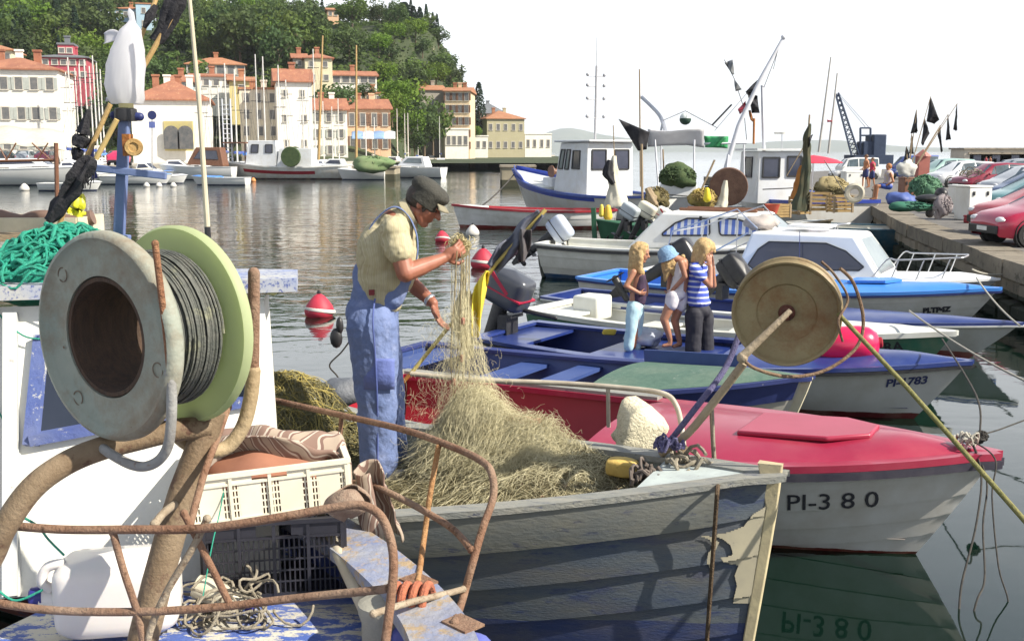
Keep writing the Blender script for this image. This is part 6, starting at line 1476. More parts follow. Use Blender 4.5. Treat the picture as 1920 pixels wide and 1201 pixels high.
mb = MB(); mb.tube(in13([(1466, 76, 36), (1432, 165, 37)]), .012, 5); mb.tube(in13([(1461, 82, 36), (1450, 130, 36.5)]), .010, 5); mb.tube(in13([(1422, 150, 36), (1340, 245, 36)]), .008, 5); mb.build('rigging', m_dark, b13.t)
mb = MB(); mb.tube(in13([(1215, 272, 36.5), (1300, 270, 36.5), (1400, 268, 36.5)]), .04, 6); mb.tube(in13([(1240, 272, 36.5), (1240, 350, 36.5)]), .03, 6); mb.tube(in13([(1395, 270, 36.5), (1395, 350, 36.5)]), .03, 6); mb.build('awning_frame', m_der, b13.t)
# awning, flags, clutter between the trawlers
aw = MB(); rows = []
for i in range(13):
    u = i / 12; rows.append([P(1215 + 105 * u, 243 + 2 * u + 30 * v + 3 * math.sin(5 * u + 2 * v), 35.5 + .6 * v + .1 * math.sin(7 * u)) for v in [j / 6 for j in range(7)]])
aw.grid(rows); o = aw.build('awning', leafmat('grey_white_tarp', (.66, .66, .68), (.74, .74, .76), sc=3, rnd=0, tr=.5), ang=180); q_ = o.modifiers.new('s', 'SOLIDIFY'); q_.thickness = .03; tag(o, 'pale grey tarpaulin awning stretched beside the big black flag', 'awning')
def flag(label, pts, Y, m=None, group=None, name='flag', wave=.05, n=6, th=.012):
    """pts: 4 px corners (a,b along hoist; d,c along fly)"""
    a, b_, c, d = pts; mb = MB(); rows = []
    for i in range(n + 1):
        u = i / n; r = []
        for j in range(n + 1):
            v = j / n; x = (a[0] * (1 - v) + b_[0] * v) * (1 - u) + (d[0] * (1 - v) + c[0] * v) * u; y = (a[1] * (1 - v) + b_[1] * v) * (1 - u) + (d[1] * (1 - v) + c[1] * v) * u
            r.append(P(x, y, Y + wave * Y * .15 * math.sin(6 * u + 3 * v)))
        rows.append(r)
    mb.grid(rows); o = mb.build(name, m or m_blk, ang=180); s_ = o.modifiers.new('s', 'SOLIDIFY'); s_.thickness = th; tag(o, label, 'flag', group); return o
flag('big black triangular flag hanging left of the pale awning', [(1160, 223), (1196, 283), (1212, 280), (1218, 248)], 35)
flag('green net awning roll right of the pale awning', [(1320, 255), (1322, 276), (1364, 278), (1366, 256)], 36.5, mat('green_awning', (.03, .28, .10), (.05, .33, .12), sc=4, rough=.7))
mb = MB(); mb.ball(P(1285, 222, 38), .20, 16); bb = tag(mb.build('ball_buoy', mat('white_top', (.7, .75, .72), None, sc=2)), 'dark green and white ball buoy hung in the sky above the awning', 'buoy')
mb = MB(); mb.ball(P(1285, 224, 38), (.205, .205, .19), 16); mb.v = [V((p.x, p.y, min(p.z, P(1285, 222, 38).z + .02))) for p in mb.v]; o = mb.build('lower_half', mat('dgreen', (.02, .06, .04), None, sc=2), None); o.parent = bb
flag('grey translucent pennant, upper of the two left of the derrick', [(1358, 118), (1374, 112), (1377, 140), (1374, 140)], 36, mat('grey_pennant', (.12, .13, .14), (.2, .21, .22), sc=5)); flag('grey pennant, lower of the two left of the derrick', [(1376, 146), (1378, 150), (1391, 168), (1379, 171)], 36, bpy.data.materials['grey_pennant'])
flag('big black flag flying behind the derrick', [(1420, 180), (1402, 175), (1410, 212), (1424, 212)], 37); flag('black folded flag behind the derrick, higher one', [(1420, 150), (1428, 150), (1410, 190), (1398, 172)], 37.2)
flag('small red flag behind the derrick', [(1398, 190), (1383, 205), (1387, 214), (1400, 205)], 37, mat('red_cloth', (.5, .03, .06), None, sc=4)); flag('orange streamer below the black flag', [(1403, 207), (1408, 207), (1413, 230), (1407, 225)], 37, m_orr)
mb = MB(); mb.tube(PP([(1414, 222, 37), (1413, 270, 37)]), .04, 6); tag(mb.build('pole', m_orr), 'orange pole below the black flags by the derrick', 'pole')
for px, y0, y1, yy, rr_, lb in ((1199, 130, 350, 40, .03, 'thin dark pole with lamps by the trawler wheelhouse'), (1150, 235, 300, 40, .02, 'thin pole with white wrapped flag, foot of trawler'), (1203, 270, 405, 31, .035, 'brown pole rising from the green boat'), (1243, 280, 330, 38, .03, 'rusty pole under the awning')):
    mb = MB(); mb.tube(PP([(px, y0, yy), (px + 2, y1, yy)]), rr_, 6); tag(mb.build('pole', m_wood), lb, 'pole')
m_canv = mat('cream_canvas', (.60, .57, .47), (.50, .47, .38), sc=4, rough=.85, bump=.4)
wrapflag('white furled canvas hanging like a skirt before the trawler', [(1152, 292, 31), (1150, 320, 31), (1152, 352, 31), (1156, 386, 31)], [.05, .14, .18, .36], 3, m_canv, .3)
wrapflag('black cloth tied at the head of the furled canvas', [(1144, 300, 30.8), (1140, 325, 30.8), (1150, 345, 30.8)], [.06, .14, .06], 4)
wrapflag('cream furled canvas hanging from the white derrick leg', [(1361, 338, 33), (1357, 365, 33), (1352, 388, 33)], [.05, .12, .20], 5, m_canv, .3)
wrapflag('brown canvas strips hanging from pole over the green boat', [(1214, 352, 30), (1222, 372, 30), (1228, 385, 30)], [.06, .14, .08], 6, m_wood)
mb = MB(); 
for a in ((1222, 350, 1206, 408), (1224, 360, 1243, 412), (1216, 355, 1228, 408)): mb.tube(PP([(a[0], a[1], 30), (a[2], a[3], 30)]), .03, 6)
tag(mb.build('tripod', m_wood), 'wooden tripod poles over the green boat', 'tripod')
# net heap on white box, drum disc, yellow bits
def heap(label, px, py, Y, rx, rz, m, seed, name='net_heap', cat='net', n=260, ry=None, rad=.018):
    c = P(px, py, Y); mb = MB(); mb.ball(c, (rx, ry or rx * .7, rz), 24); base = []
    for i, p in enumerate(mb.v): mb.v[i] = c + (p - c) * (1 + .5 * mnoise.noise(p * (1.1 / rx)) + .25 * mnoise.noise(p * (3 / rx)))
    rr = random.Random(seed)
    for i in range(n):
        a = rr.uniform(0, 6.28); b2 = math.acos(rr.uniform(-.2, 1)); q = []
        for j in range(6):
            q.append(c + V((rx * math.cos(a) * math.sin(b2), (ry or rx * .7) * math.sin(a) * math.sin(b2), rz * math.cos(b2))) * rr.uniform(.85, 1.12)); a += rr.uniform(-.25, .3); b2 += rr.uniform(-.25, .25)
        mb.tube(q, rad, 4, cap=False)
    return tag(mb.build(name, m, ang=60), label, cat)
m_gnet = mat('dark_green_net', (.03, .06, .02), (.07, .10, .035), sc=5, rough=.9, bump=.8, bsc=30)
heap('dark green net heap on the white deck box of the trawler', 1270, 332, 34, .55, .36, m_gnet, 1)
heap('small olive net heap left of the derrick foot', 1232, 372, 33.5, .35, .35, mat('olive_net', (.20, .16, .06), (.12, .10, .05), sc=6, rough=.9), 2, n=120)
heap('yellow ochre net heap below the derrick', 1318, 372, 33, .40, .30, mat('ochre_net', (.42, .32, .08), (.28, .20, .08), sc=6, rough=.9), 3, n=140)
mb = MB(); mb.box(P(1271, 358, 34.2), (1.1, .7, .42)); bev(tag(mb.build('deck_box', m_wh), 'long white deck box carrying the green net heap', 'box'), .03)
mb = MB(); mb.lathe([(.001, -.10), (.60, -.10), (.62, -.05), (.62, .05), (.60, .10), (.001, .10)], P(1366, 350, 34.6), (.2, 1, .1), 32, sx=1.0); tag(mb.build('cable_drum', mat('brown_disc', (.10, .05, .035), (.16, .09, .06), sc=5, rough=.8, bump=.5), ang=40), 'large round brown wooden drum beside the derrick foot', 'drum')
for px, py, r_, c_, lb in ((1326, 372, .11, (.75, .6, .02), 'yellow canister below the brown drum'), (1140, 405, .13, (.75, .5, .05), 'orange yellow canister in the green boat near its stem'), (1128, 402, .08, (.75, .62, .1), 'yellow bottle in the green boat near its stem')):
    mb = MB(); mb.cap(P(px, py, 29.5), P(px, py - 16, 29.5), r_, r_ * .6); tag(mb.build('canister', mat('yel' + str(px), c_, None, sc=4, rough=.5)), lb, 'canister')
# generic small clutter boats filling the berth between trawlers and quay
for k, (px, py, z, hd, L, c, lb) in enumerate([(1330, 405, .8, 165, 6.5, (.02, .10, .16), 'dark teal work boat packed with gear behind the curtain boat'), (1560, 412, .85, -20, 6.0, (.20, .16, .10), 'brown wooden boat piled with crates beyond the curtain boat'), (1640, 375, .9, -12, 6.0, (.62, .62, .60), 'small white skiff lying at the quay under the seated people')]):
    hh = Hull(L, 2.1, .6, .58, z, rake=.5, d=.3, tw=.7, pw=2.3, rnd=.85); bb_ = Boat(hh, 'work_boat', lb, 'boat', (px, py, z), R_(hd)); cm = mat('workboat' + str(k), c, tuple(x * .8 for x in c), sc=3, rough=.5, grime=(.25, .22, .16)); bb_.build(cm, cm, m_off, m_off, .7, benches=((2, .4, .1),), m_bench=m_off, floor_z=.2)
m_lat = mat('lattice_wood', (.35, .24, .10), (.26, .17, .07), sc=7, rough=.8)
for k, (px, py, Y, w_, h_, lb) in enumerate([(1535, 378, 30, .55, .5, 'yellow brown slatted crate on the brown boat, left one'), (1575, 382, 29.5, .55, .45, 'yellow brown slatted crate on the brown boat, right one'), (1460, 395, 29, .5, .35, 'dark slatted crate stacked behind the curtain boat roof'), (1500, 385, 31, .5, .5, 'brown slatted crate beside the furled flags')]):
    t = thing('fish_crate', lb, 'crate', P(px, py, Y) - V((0, 0, h_ / 2)), .2 * k)
    mb = MB()
    for i in range(5):
        z = .04 + (h_ - .06) * i / 4
        for sg in (1, -1): mb.box((0, sg * w_ * .35, z), (w_, .02, .06)); mb.box((sg * w_ / 2, 0, z), (.02, w_ * .7, .06))
    mb.box((0, 0, .02), (w_, w_ * .7, .03)); mb.build('slats', m_lat, t, smooth=False)
    mb = MB()
    for sx in (1, -1):
        for sy in (1, -1): mb.box((sx * w_ / 2, sy * w_ * .35, h_ / 2), (.05, .05, h_ + .02))
    mb.build('corner_posts', m_wood, t, smooth=False)
for k, (px, py, c, lb) in enumerate([(1448, 392, (.45, .06, .03), 'orange red basket behind the curtain boat roof'), (1300, 405, (.03, .12, .38), 'blue canister behind the curtain boat'), (1288, 410, (.6, .65, .7), 'white water can behind the curtain boat')]):
    mb = MB(); p = P(px, py, 28.5); mb.lathe([(.12, -.12), (.20, .12), (.21, .13), (.19, .13), (.11, -.10), (.001, -.10)], p, (0, 0, 1), 18); tag(mb.build('basket', mat('bas' + str(k), c, None, sc=4)), lb, 'basket')
wrapflag('dark furled flags on a brown pole left of the quay umbrella', [(1519, 232, 30), (1513, 262, 30), (1512, 300, 30), (1508, 345, 30), (1500, 395, 30)], [.03, .10, .10, .13, .20], 7, mat('olive_flag', (.03, .05, .035), (.07, .06, .03), sc=3, rough=.9))
wrapflag('orange brown furled sail beside the dark furled flags', [(1503, 310, 30.2), (1497, 345, 30.2), (1490, 375, 30.2)], [.03, .12, .14], 8, mat('rust_sail', (.38, .16, .03), (.26, .10, .03), sc=4, rough=.9))
pole('tall bare crooked pole above the furled flags', [(1518, 215, 30), (1512, 300, 30), (1510, 400, 30)], .025, m_wood)
flag('small black pennant high on the crooked pole', [(1514, 262), (1516, 278), (1524, 252), (1519, 255)], 30)
# boat hook with yellow cloth and grey flag in front of the outboard
fpole = pole('yellow flag pole leaning up across the dark outboard motor', [(770, 700, 7.3), (860, 590, 7.3), (930, 495, 7.3), (1023, 393, 7.3)], .014, mat('yellow_pole', (.60, .50, .15), (.50, .38, .12), sc=6, rough=.6))
pole('orange painted tail of the leaning flag pole', [(768, 702, 7.3), (750, 722, 7.3)], .015, m_orr)
def cloth2(label, pts, Y, m, seed, th=.008, amp=.05):
    """cloth following px centreline pts (x,y,halfwidth px)"""
    mb = MB(); rows = []
    cl = spl([V((p[0], p[1], p[2])) for p in pts], 6)
    for i, p in enumerate(cl):
        d = (cl[min(i + 1, len(cl) - 1)] - cl[max(i - 1, 0)]); d = V((d.x, d.y)).normalized(); nn = V((-d.y, d.x))
        rows.append([P(p.x + nn.x * p.z * k, p.y + nn.y * p.z * k, Y + amp * math.sin(3.5 * k + i * .35 + seed) + amp * .5 * mnoise.noise(V((i * .3, k * 2, seed)))) for k in [-1 + 2 * j / 9 for j in range(10)]])
    mb.grid(rows); o = mb.build('flag', m, ang=180); s_ = o.modifiers.new('s', 'SOLIDIFY'); s_.thickness = th; return tag(o, label, 'flag')
cloth2('slate grey flag cloth wound on the upper leaning pole', [(1015, 400, 8), (985, 425, 14), (968, 455, 15), (945, 475, 17), (922, 502, 12)], 7.28, mat('slate_cloth', (.09, .10, .14), (.13, .14, .18), sc=6, rough=.8, bump=.3), 1)
cloth2('dark loose end of the slate grey flag hanging down', [(985, 430, 10), (982, 460, 11), (978, 490, 6)], 7.22, mat('slate_dark', (.05, .05, .06), (.09, .08, .08), sc=6, rough=.8), 2)
cloth2('bright yellow cloth strip hanging from the lower leaning pole', [(913, 508, 3), (902, 540, 11), (894, 590, 9), (889, 632, 7)], 7.22, mat('yellow_cloth', (.80, .66, .05), (.72, .56, .06), sc=5, rough=.75), 3)
cloth2('pale net scrap hanging below the yellow cloth', [(872, 545, 10), (870, 600, 22), (876, 640, 12), (880, 672, 5)], 7.25, m_netp, 4)
# inflatable pink fender on the blue boat deck
fp = P(1592, 646, 10.45); ft = thing('fender', 'big glossy pink red inflatable fender on the blue deck', 'fender', fp - V((0, 0, .2)), world=True)
mb = MB(); d = V((.92, -.25, .12)).normalized(); mb.lathe([(.001, -.38), (.05, -.35), (.12, -.29), (.175, -.18), (.19, -.05), (.185, .10), (.16, .20), (.10, .27), (.05, .285), (.001, .29)], fp, d, 40)
mb.build('body', mat('pink_red_vinyl', (.72, .015, .09), (.66, .012, .08), sc=2, rough=.28, coat=.3), ft, ang=80)
mb = MB(); mb.lathe([(.055, .28), (.055, .31), (.03, .32), (.001, .32)], fp, d, 16); mb.build('eye_end', m_redin, ft)
# plastic sack + yellow sponge by the girls
heap('crumpled clear white plastic sack on the bench behind the first girl', 1212, 634, 12.0, .21, .11, mat('clear_plastic', (.50, .53, .60), (.36, .40, .48), sc=9, rough=.3), 5, name='plastic_sack', cat='sack', n=0)
lump(P(1141, 622, 12.2), (.16, .10, .07), 2, 'sponge', 'yellow sponge on the blue bench left of the first girl', 'sponge', mat('sponge', (.55, .42, .06), (.48, .36, .05), sc=14, rough=.9))

# more rigging between the trawlers
for k, (x0, y0, x1, y1, Y, r_, m_, lb) in enumerate([(1228, 262, 1236, 372, 35, .03, m_der, 'white post left of the green net drum'), (1302, 262, 1300, 345, 35, .03, m_der, 'white post right of the green net drum'), (1335, 235, 1372, 196, 36, .03, m_dark, 'dark spar crossing the derrick'), (1340, 300, 1308, 372, 34.5, .035, m_wood, 'brown pole leaning beside the derrick foot'), (1430, 355, 1500, 352, 34, .018, m_dark, 'thin deck rail before the wheelhouse'), (1220, 362, 1335, 372, 33.5, .018, m_dark, 'thin wire rail before the white deck box'), (1466, 250, 1466, 290, 37, .02, m_alu, 'thin radar post on the wheelhouse roof'), (1510, 270, 1475, 330, 31, .015, m_wood, 'slack stay near the furled flags'), (1545, 300, 1590, 372, 29, .012, m_dark, 'thin stay running down to the quay edge')]):
    mb = MB(); mb.tube(PP([(x0, y0, Y), (x1, y1, Y)]), r_, 5); tag(mb.build('spar', m_), lb, 'spar')
mb = MB(); mb.lathe([(.22, -.03), (.24, .04), (.1, .1), (.001, .11)], P(1464, 250, 37), (0, 0, 1), 16); tag(mb.build('radar', m_white), 'white radar dome over the wheelhouse roof', 'radar')

for pts, lb in (([(1243, 226, 41), (1285, 208, 38), (1345, 240, 36.5)], 'thin line over the awning from which the ball buoy hangs'), ([(1358, 112, 36.1), (1376, 146, 36.1), (1394, 200, 36.1), (1400, 262, 36.1)], 'thin flexible pole carrying the two grey pennants')):
    mb = MB(); mb.tube(PP(pts), .012, 4); tag(mb.build('line', m_dark), lb, 'line')
# cars on the quay
m_tyre = mat('tyre', (.015, .015, .016), (.025, .025, .025), sc=20, rough=.85); m_rim = mat('rim', (.55, .55, .56), (.42, .42, .44), sc=6, rough=.35, metal=.6)
m_lampg = mat('headlamp_glass', (.75, .76, .78), (.6, .6, .62), sc=6, rough=.12); m_carg = mat('car_glass', (.03, .045, .05), (.10, .14, .16), sc=1.3, rough=.06, spec=.9)
def car(label, px, py, rz, col, kind=0, sc=.74, name='parked_car', cat='car', grp='cars parked along the quay'):
    p = PZ(px, py, QZ); t = thing(name, label, cat, (p.x, p.y, QZ), R_(rz), grp); t.scale = (sc,) * 3
    m = mat('car_paint_' + label.split()[0] + str(int(px)), col, tuple(c * .92 for c in col), sc=2, rough=.3, coat=.6)
    roof = {0: [(.25, 1.36), (-.3, 1.44), (-1.2, 1.40)], 1: [(.4, 1.40), (-.4, 1.48), (-1.75, 1.42)], 2: [(.9, 1.80), (0, 1.92), (-1.9, 1.9)]}[kind]
    L = 2.0 if kind < 2 else 2.2
    bel = .92 if kind < 2 else 1.1
    st = [(L, .60, .34, .52, .52), (L - .06, .72, .24, .66, .66), (L - .35, .80, .20, .78, .78), (L - .75, .83, .20, .86, .86), (roof[0][0] + (.75 if kind < 2 else .6), .84, .2, bel, bel), (roof[0][0], .84, .2, bel + .02, roof[0][1]), (roof[1][0], .84, .2, bel + .02, roof[1][1]), (roof[2][0], .84, .2, bel + .02, roof[2][1]), (-L + (.30 if kind else .22), .82, .22, bel, bel + (.28 if kind else .10)), (-L + .04, .76, .24, bel - .12, bel - .1), (-L, .66, .34, bel - .35, bel - .35)]
    rows = []
    for x, hw, zl, zb, zr in st:
        cab = zr > zb + .15; hr = hw * .80 if cab else hw * .93
        half = [(hw * .9, zl), (hw, zl + .12), (hw * 1.015, (zl + zb) / 2 + .05), (hw * .985, zb), (hr if cab else hw * .96, zr - (.04 if cab else -.005)), (hr * .86, zr + .02), (0, zr + .045)]
        rows.append([V((x, y, z)) for y, z in half] + [V((x, -y, z)) for y, z in reversed(half[:-1])])
    mb = MB(); mb.grid(rows, flip=False); mb.add(rows[0], [tuple(range(13))]); mb.add(rows[-1], [tuple(range(12, -1, -1))])
    o = mb.build('body', m, t, ang=70)
    def panel(q, nm, mm, off=.012):
        c = sum(q, V()) / 4; n = (q[1] - q[0]).cross(q[2] - q[0]).normalized(); n = n if n.dot(c - V((-.2, 0, .9))) > 0 else -n
        mb = MB(); mb.add([c + (p - c) * .93 + n * off for p in q], [(0, 1, 2, 3)]); mb.build(nm, mm, t, smooth=False)
    for sg in (3, 9):
        k = sg; j = 4 if sg == 3 else 8
        panel([rows[4][k] * .35 + rows[5][k] * .65, rows[5][k], rows[5][j], rows[5][j]], 'side_window', m_carg); 
        for a, b in ((5, 6), (6, 7), (7, 8)): panel([rows[a][k], rows[b][k], rows[b][j], rows[a][j]], 'side_window', m_carg)
    panel([rows[4][4], rows[4][8], rows[5][7], rows[5][5]], 'windscreen', m_carg); panel([rows[8][4], rows[8][8], rows[7][7], rows[7][5]], 'rear_window', m_carg)
    for sx in (L - .72, -L + .72):
        for sy in (1, -1):
            c = V((sx, sy * .70, .30)); 
            mb = MB(); mb.lathe([(.18, -.10), (.29, -.10), (.31, -.06), (.31, .12), (.29, .15), (.19, .15)], c, (0, sy, 0), 28); w_ = mb.build('wheel', m_tyre, t)
            mb = MB(); mb.lathe([(.001, .13), (.05, .15), (.10, .12), (.17, .13), (.195, .155), (.20, .13)], c, (0, sy, 0), 20); mb.build('rim', m_rim, w_)
            mb = MB(); mb.lathe([(.31, .0), (.37, .0), (.37, .148), (.355, .148), (.35, .10), (.31, .10)], c + V((0, 0, .02)), (0, sy, 0), 28); mb.build('wheel_arch', m_tyre, t)
    for sy in (1, -1):
        mb = MB(); mb.ball(V((L - .10, sy * .58, .64)), (.10, .17, .075), 14); mb.build('headlight', m_lampg, t)
        mb = MB(); mb.ball(V((-L + .08, sy * .64, .78)), (.06, .10, .12), 12); mb.build('tail_light', m_redin, t)
        mb = MB(); mb.ball(V((roof[0][0] + .42, sy * .93, bel + .04)), (.06, .09, .06), 10); mb.build('door_mirror', m, t)
    mb = MB(); mb.box((L + .005, 0, .40), (.05, 1.3, .20)); bev(mb.build('bumper', m_dark, t), .02); mb = MB(); mb.box((-L - .005, 0, .42), (.05, 1.3, .2)); bev(mb.build('bumper', m_dark, t), .02)
    mb = MB(); mb.box((L + .035, 0, .42), (.01, .45, .10)); mb.build('number_plate', m_white, t, smooth=False)
    return t
car('crimson hatchback, nearest car at the right edge of the quay', 1988, 458, 185, (.40, .012, .05), 0, .78)
car('bright red hatchback parked behind the crimson one', 1962, 437, 188, (.45, .02, .02), 0, .78)
car('teal green hatchback parked beyond the red one', 1948, 408, 190, (.10, .26, .26), 0, .80)
car('dark blue saloon with silver roof parked beyond the teal one', 1945, 388, 190, (.05, .09, .2), 1, .80)
car('silver saloon at the right edge beyond the dark blue one', 1920, 372, 190, (.50, .52, .54), 1, .82)
car('dark red estate car behind the white freezer box', 1858, 362, 192, (.22, .01, .03), 1, .85)
car('white estate car beyond the dark red one', 1800, 350, 195, (.72, .73, .74), 1, .85)
car('pale green saloon beyond the white boxes', 1768, 342, 195, (.30, .45, .42), 1, .9)
car('blue van parked behind the seated woman', 1712, 336, 200, (.03, .07, .30), 2, .78, 'parked_van', 'van')
car('small white van beyond the standing people', 1602, 336, 185, (.72, .72, .70), 2, .70, 'parked_van', 'van')
car('grey car in the far row at the right edge', 1900, 345, 190, (.25, .27, .30), 1, .9)
# boxes, bollard, cans on the quay
def qbox(label, px, py, d, rz, m, name='box', cat='box', b=.03, base=None):
    p = PZ(px, py, QZ); mb = MB(); mb.box((0, 0, d[2] / 2), d); t = thing(name, label, cat, (p.x, p.y, QZ), R_(rz)); bev(mb.build('body', m, t), b)
    mb = MB(); mb.box((0, 0, d[2] + .02), (d[0] * 1.04, d[1] * 1.04, .05)); bev(mb.build('lid', m, t), .015)
    for sx in (-1, 1): mb = MB(); mb.box((sx * d[0] * .3, -d[1] / 2 - .012, d[2] * .82), (.05, .03, .10)); mb.build('latch', m_dark, t, smooth=False)
    return t
qbox('big white freezer box on the quay, nearer one with coiled rope on top', 1822, 412, (.66, .6, .84), 12, m_white, 'freezer_box')
qbox('white freezer box on the quay, just left of the nearer one', 1796, 400, (.34, .6, .76), 12, m_white, 'freezer_box')
qbox('red tool box at the foot of the white freezer box', 1820, 418, (.30, .2, .15), 12, m_redin, 'tool_box')
qbox('white insulated box by the standing shirtless man', 1598, 352, (.95, .7, .75), 5, m_white, 'insulated_box')
qbox('tall brown wooden cupboard box beside the green nets', 1698, 382, (.40, .45, .85), 8, m_brown, 'wooden_box')
p = PZ(1815, 372, QZ); coil(V((p.x, p.y, QZ + .92)), 9, .22, 3, .02, m_rope, 'rope coil lying on the nearer white freezer box')
def bollard(px, py, label, sc=1, col=m_stone):
    p = PZ(px, py, QZ); t = thing('bollard', label, 'bollard', (p.x, p.y, QZ)); mb = MB(); mb.lathe([(.17, 0), (.15, .05), (.12, .35), (.13, .38), (.19, .42), (.2, .48), (.16, .52), (.001, .54)], (0, 0, 0), (0, 0, 1), 20); mb.build('head', col, t); t.scale = (sc,) * 3
bollard(1861, 395, 'cream stone bollard between the freezer box and the cars', .95, m_cream)
bollard(1640, 372, 'grey stone bollard on the quay edge near the seated woman', .7)
heap('green net heap on the quay behind the brown cupboard', 1735, 352, 27, .38, .30, mat('quay_green_net', (.10, .22, .13), (.06, .14, .08), sc=5, rough=.9), 11, n=160)
heap('grey pink net pile spilling from the quay by the freezer box', 1768, 388, 24, .19, .26, mat('grey_pink_net', (.30, .26, .26), (.20, .18, .19), sc=6, rough=.9), 12, n=160)
heap('dark green net mat on the quay edge', 1715, 388, 25, .42, .12, mat('teal_net', (.03, .16, .10), (.04, .12, .08), sc=6, rough=.9), 13, n=80)
heap('blue tarpaulin bundle at the feet of the seated woman', 1690, 378, 26.5, .38, .20, mat('blue_tarp', (.05, .09, .28), (.08, .12, .34), sc=5, rough=.6), 14, name='tarpaulin', cat='tarpaulin', n=0)
heap('pale foam and bag pile on the base of the black pennants', 1698, 316, 26.5, .22, .20, mat('pale_bags', (.62, .61, .56), (.5, .5, .46), sc=6, rough=.8), 15, name='bag_pile', cat='bags', n=0)
heap('yellow brown net heap in front of the white van', 1560, 352, 33, .5, .3, mat('tan_net', (.34, .28, .14), (.25, .2, .1), sc=6, rough=.9), 17)
mb = MB(); c = P(1745, 372, 25); mb.ball(c, (.36, .26, .10), 18); mb.ball(c + V((.24, 0, .10)), (.14, .22, .16), 14); mb.cap(c, c - V((0, 0, .35)), .06, .10); tag(mb.build('seat', m_dark), 'black padded seat standing on the quay before the freezer boxes', 'seat')
# white tyre fender on quay edge
c = P(1602, 362, 29); mb = MB(); mb.lathe([(.11 + 0 * k, 0) for k in ()] or [(.12, -.05), (.14, -.09), (.22, -.10), (.27, -.05), (.27, .05), (.22, .10), (.14, .09), (.12, .05)], c, (-.25, -1, 0), 28, closed=True); tag(mb.build('tyre_fender', mat('dirty_white_tyre', (.50, .47, .38), (.36, .33, .27), sc=8, rough=.8)), 'dirty white painted tyre hanging at the quay corner', 'tyre')
# umbrella
p = P(1525, 300, 38); um = thing('umbrella', 'red parasol open on the quay behind the furled flags', 'umbrella', (p.x, p.y, QZ))
mb = MB(); mb.lathe([(.001, 1.62), (.4, 1.56), (.8, 1.46), (1.02, 1.36), (1.0, 1.34), (.8, 1.43), (.4, 1.53), (.001, 1.58)], (0, 0, 0), (0, 0, 1), 16); mb.build('canopy', mat('parasol_red', (.62, .04, .08), (.55, .03, .06), sc=2, rough=.7), um, ang=10); mb = MB(); mb.tube([V((0, 0, 0)), V((0, 0, 1.6))], .025, 8); mb.build('pole', m_alu, um)
# black pennants
base = P(1702, 335, 26.5); gp_ = 'black pennants fanned above the quay'
pn = [([(1719, 206), (1707, 250), (1719, 249), (1720, 246)], 'narrow black pennant, leftmost high one of the quay cluster'), ([(1745, 181), (1737, 228), (1752, 232), (1761, 225)], 'largest and highest black pennant of the quay cluster'), ([(1734, 222), (1727, 268), (1730, 273), (1743, 250)], 'ragged black pennant just below the highest one'), ([(1795, 194), (1787, 243), (1793, 245), (1794, 244)], 'black pennant farthest right in the quay cluster'), ([(1778, 214), (1773, 263), (1783, 261), (1782, 262)], 'second black pennant from the right in the quay cluster'), ([(1763, 235), (1758, 250), (1765, 286), (1767, 283)], 'lowest narrow black pennant in the middle of the quay cluster'), ([(1710, 250), (1704, 288), (1713, 289), (1712, 270)], 'small black pennant low on the left of the quay cluster'), ([(1700, 275), (1693, 305), (1700, 309), (1705, 290)], 'lowest black rag tied near the base of the quay cluster')]
for k, (pts, lb) in enumerate(pn):
    Yp = 26.5 + .12 * k; f_ = flag(lb, pts, Yp, group=None, wave=.03); mb = MB(); mb.tube([base, P(pts[0][0], pts[0][1], Yp)], [.014, .008], 5); mb.build('flag_pole', m_wood).parent = f_
# small terracotta beacon, low wall and kiosks on the mole
t = thing('beacon', 'small terracotta red pyramid roofed pillar behind the pennants', 'pillar', P(1730, 300, 60)); mb = MB(); mb.box((0, 0, -.45), (.6, .6, 1.3)); mb.build('pillar', mat('terracotta', (.38, .13, .10), (.30, .10, .08), sc=3, rough=.8), t, smooth=False)
mb = MB(); mb.lathe([(.5, .2), (.001, .6)], (0, 0, 0), (0, 0, 1), 4); mb.build('cap', mat('terracotta_cap', (.40, .16, .13), None, sc=3), t, smooth=False)
m_beige = mat('beige_wall', (.55, .50, .42), (.46, .42, .35), sc=2, rough=.9)
for px, w_, h_, lb in ((1853, 5.5, 1.9, 'low beige kiosk on the mole, left of the long wall'), (1900, 9, 1.5, 'long low beige wall at the right end of the mole')):
    p = P(px, 300, 95); t = thing('low_building', lb, 'building', (p.x, p.y, QZ)); mb = MB(); mb.box((0, 0, h_ / 2), (w_, 3, h_)); mb.build('wall', m_beige, t, smooth=False)
    mb = MB(); mb.box((0, 0, h_ + .08), (w_ + .3, 3.3, .15)); mb.build('roof', m_stone, t, smooth=False)
    for k in (-.3, .0, .3): mb = MB(); mb.box((k * w_, -1.52, h_ * .55), (w_ * .12, .06, h_ * .4)); mb.build('window', m_pane, t, smooth=False)
# crane
m_crn = mat('crane_navy', (.015, .03, .07), (.03, .05, .10), sc=3, rough=.6)
cr_ = thing('harbour_crane', 'dark navy lattice boom crane standing on the far mole', 'crane', (P(1640, 300, 120).x, 120, QZ))
o3 = V(cr_.location)
def lc(px, py, dy=0): return P(px, py, 120 + dy) - o3
mb = MB(); foot = [lc(1598, 296, -1), lc(1611, 290, -1), lc(1611, 290, 1), lc(1598, 296, 1)]; head = [lc(1567, 176, -.4), lc(1572, 174, -.4), lc(1572, 174, .4), lc(1567, 176, .4)]
for a, b in zip(foot, head): mb.tube([a, b], .11, 5)
for i in range(13):
    f0, f1 = i / 13, (i + 1) / 13
    for k in range(4): a = foot[k] + (head[k] - foot[k]) * f0; b = foot[(k + 1) % 4] + (head[(k + 1) % 4] - foot[(k + 1) % 4]) * f1; mb.tube([a, b], .055, 4)
mb.build('boom', m_crn, cr_)
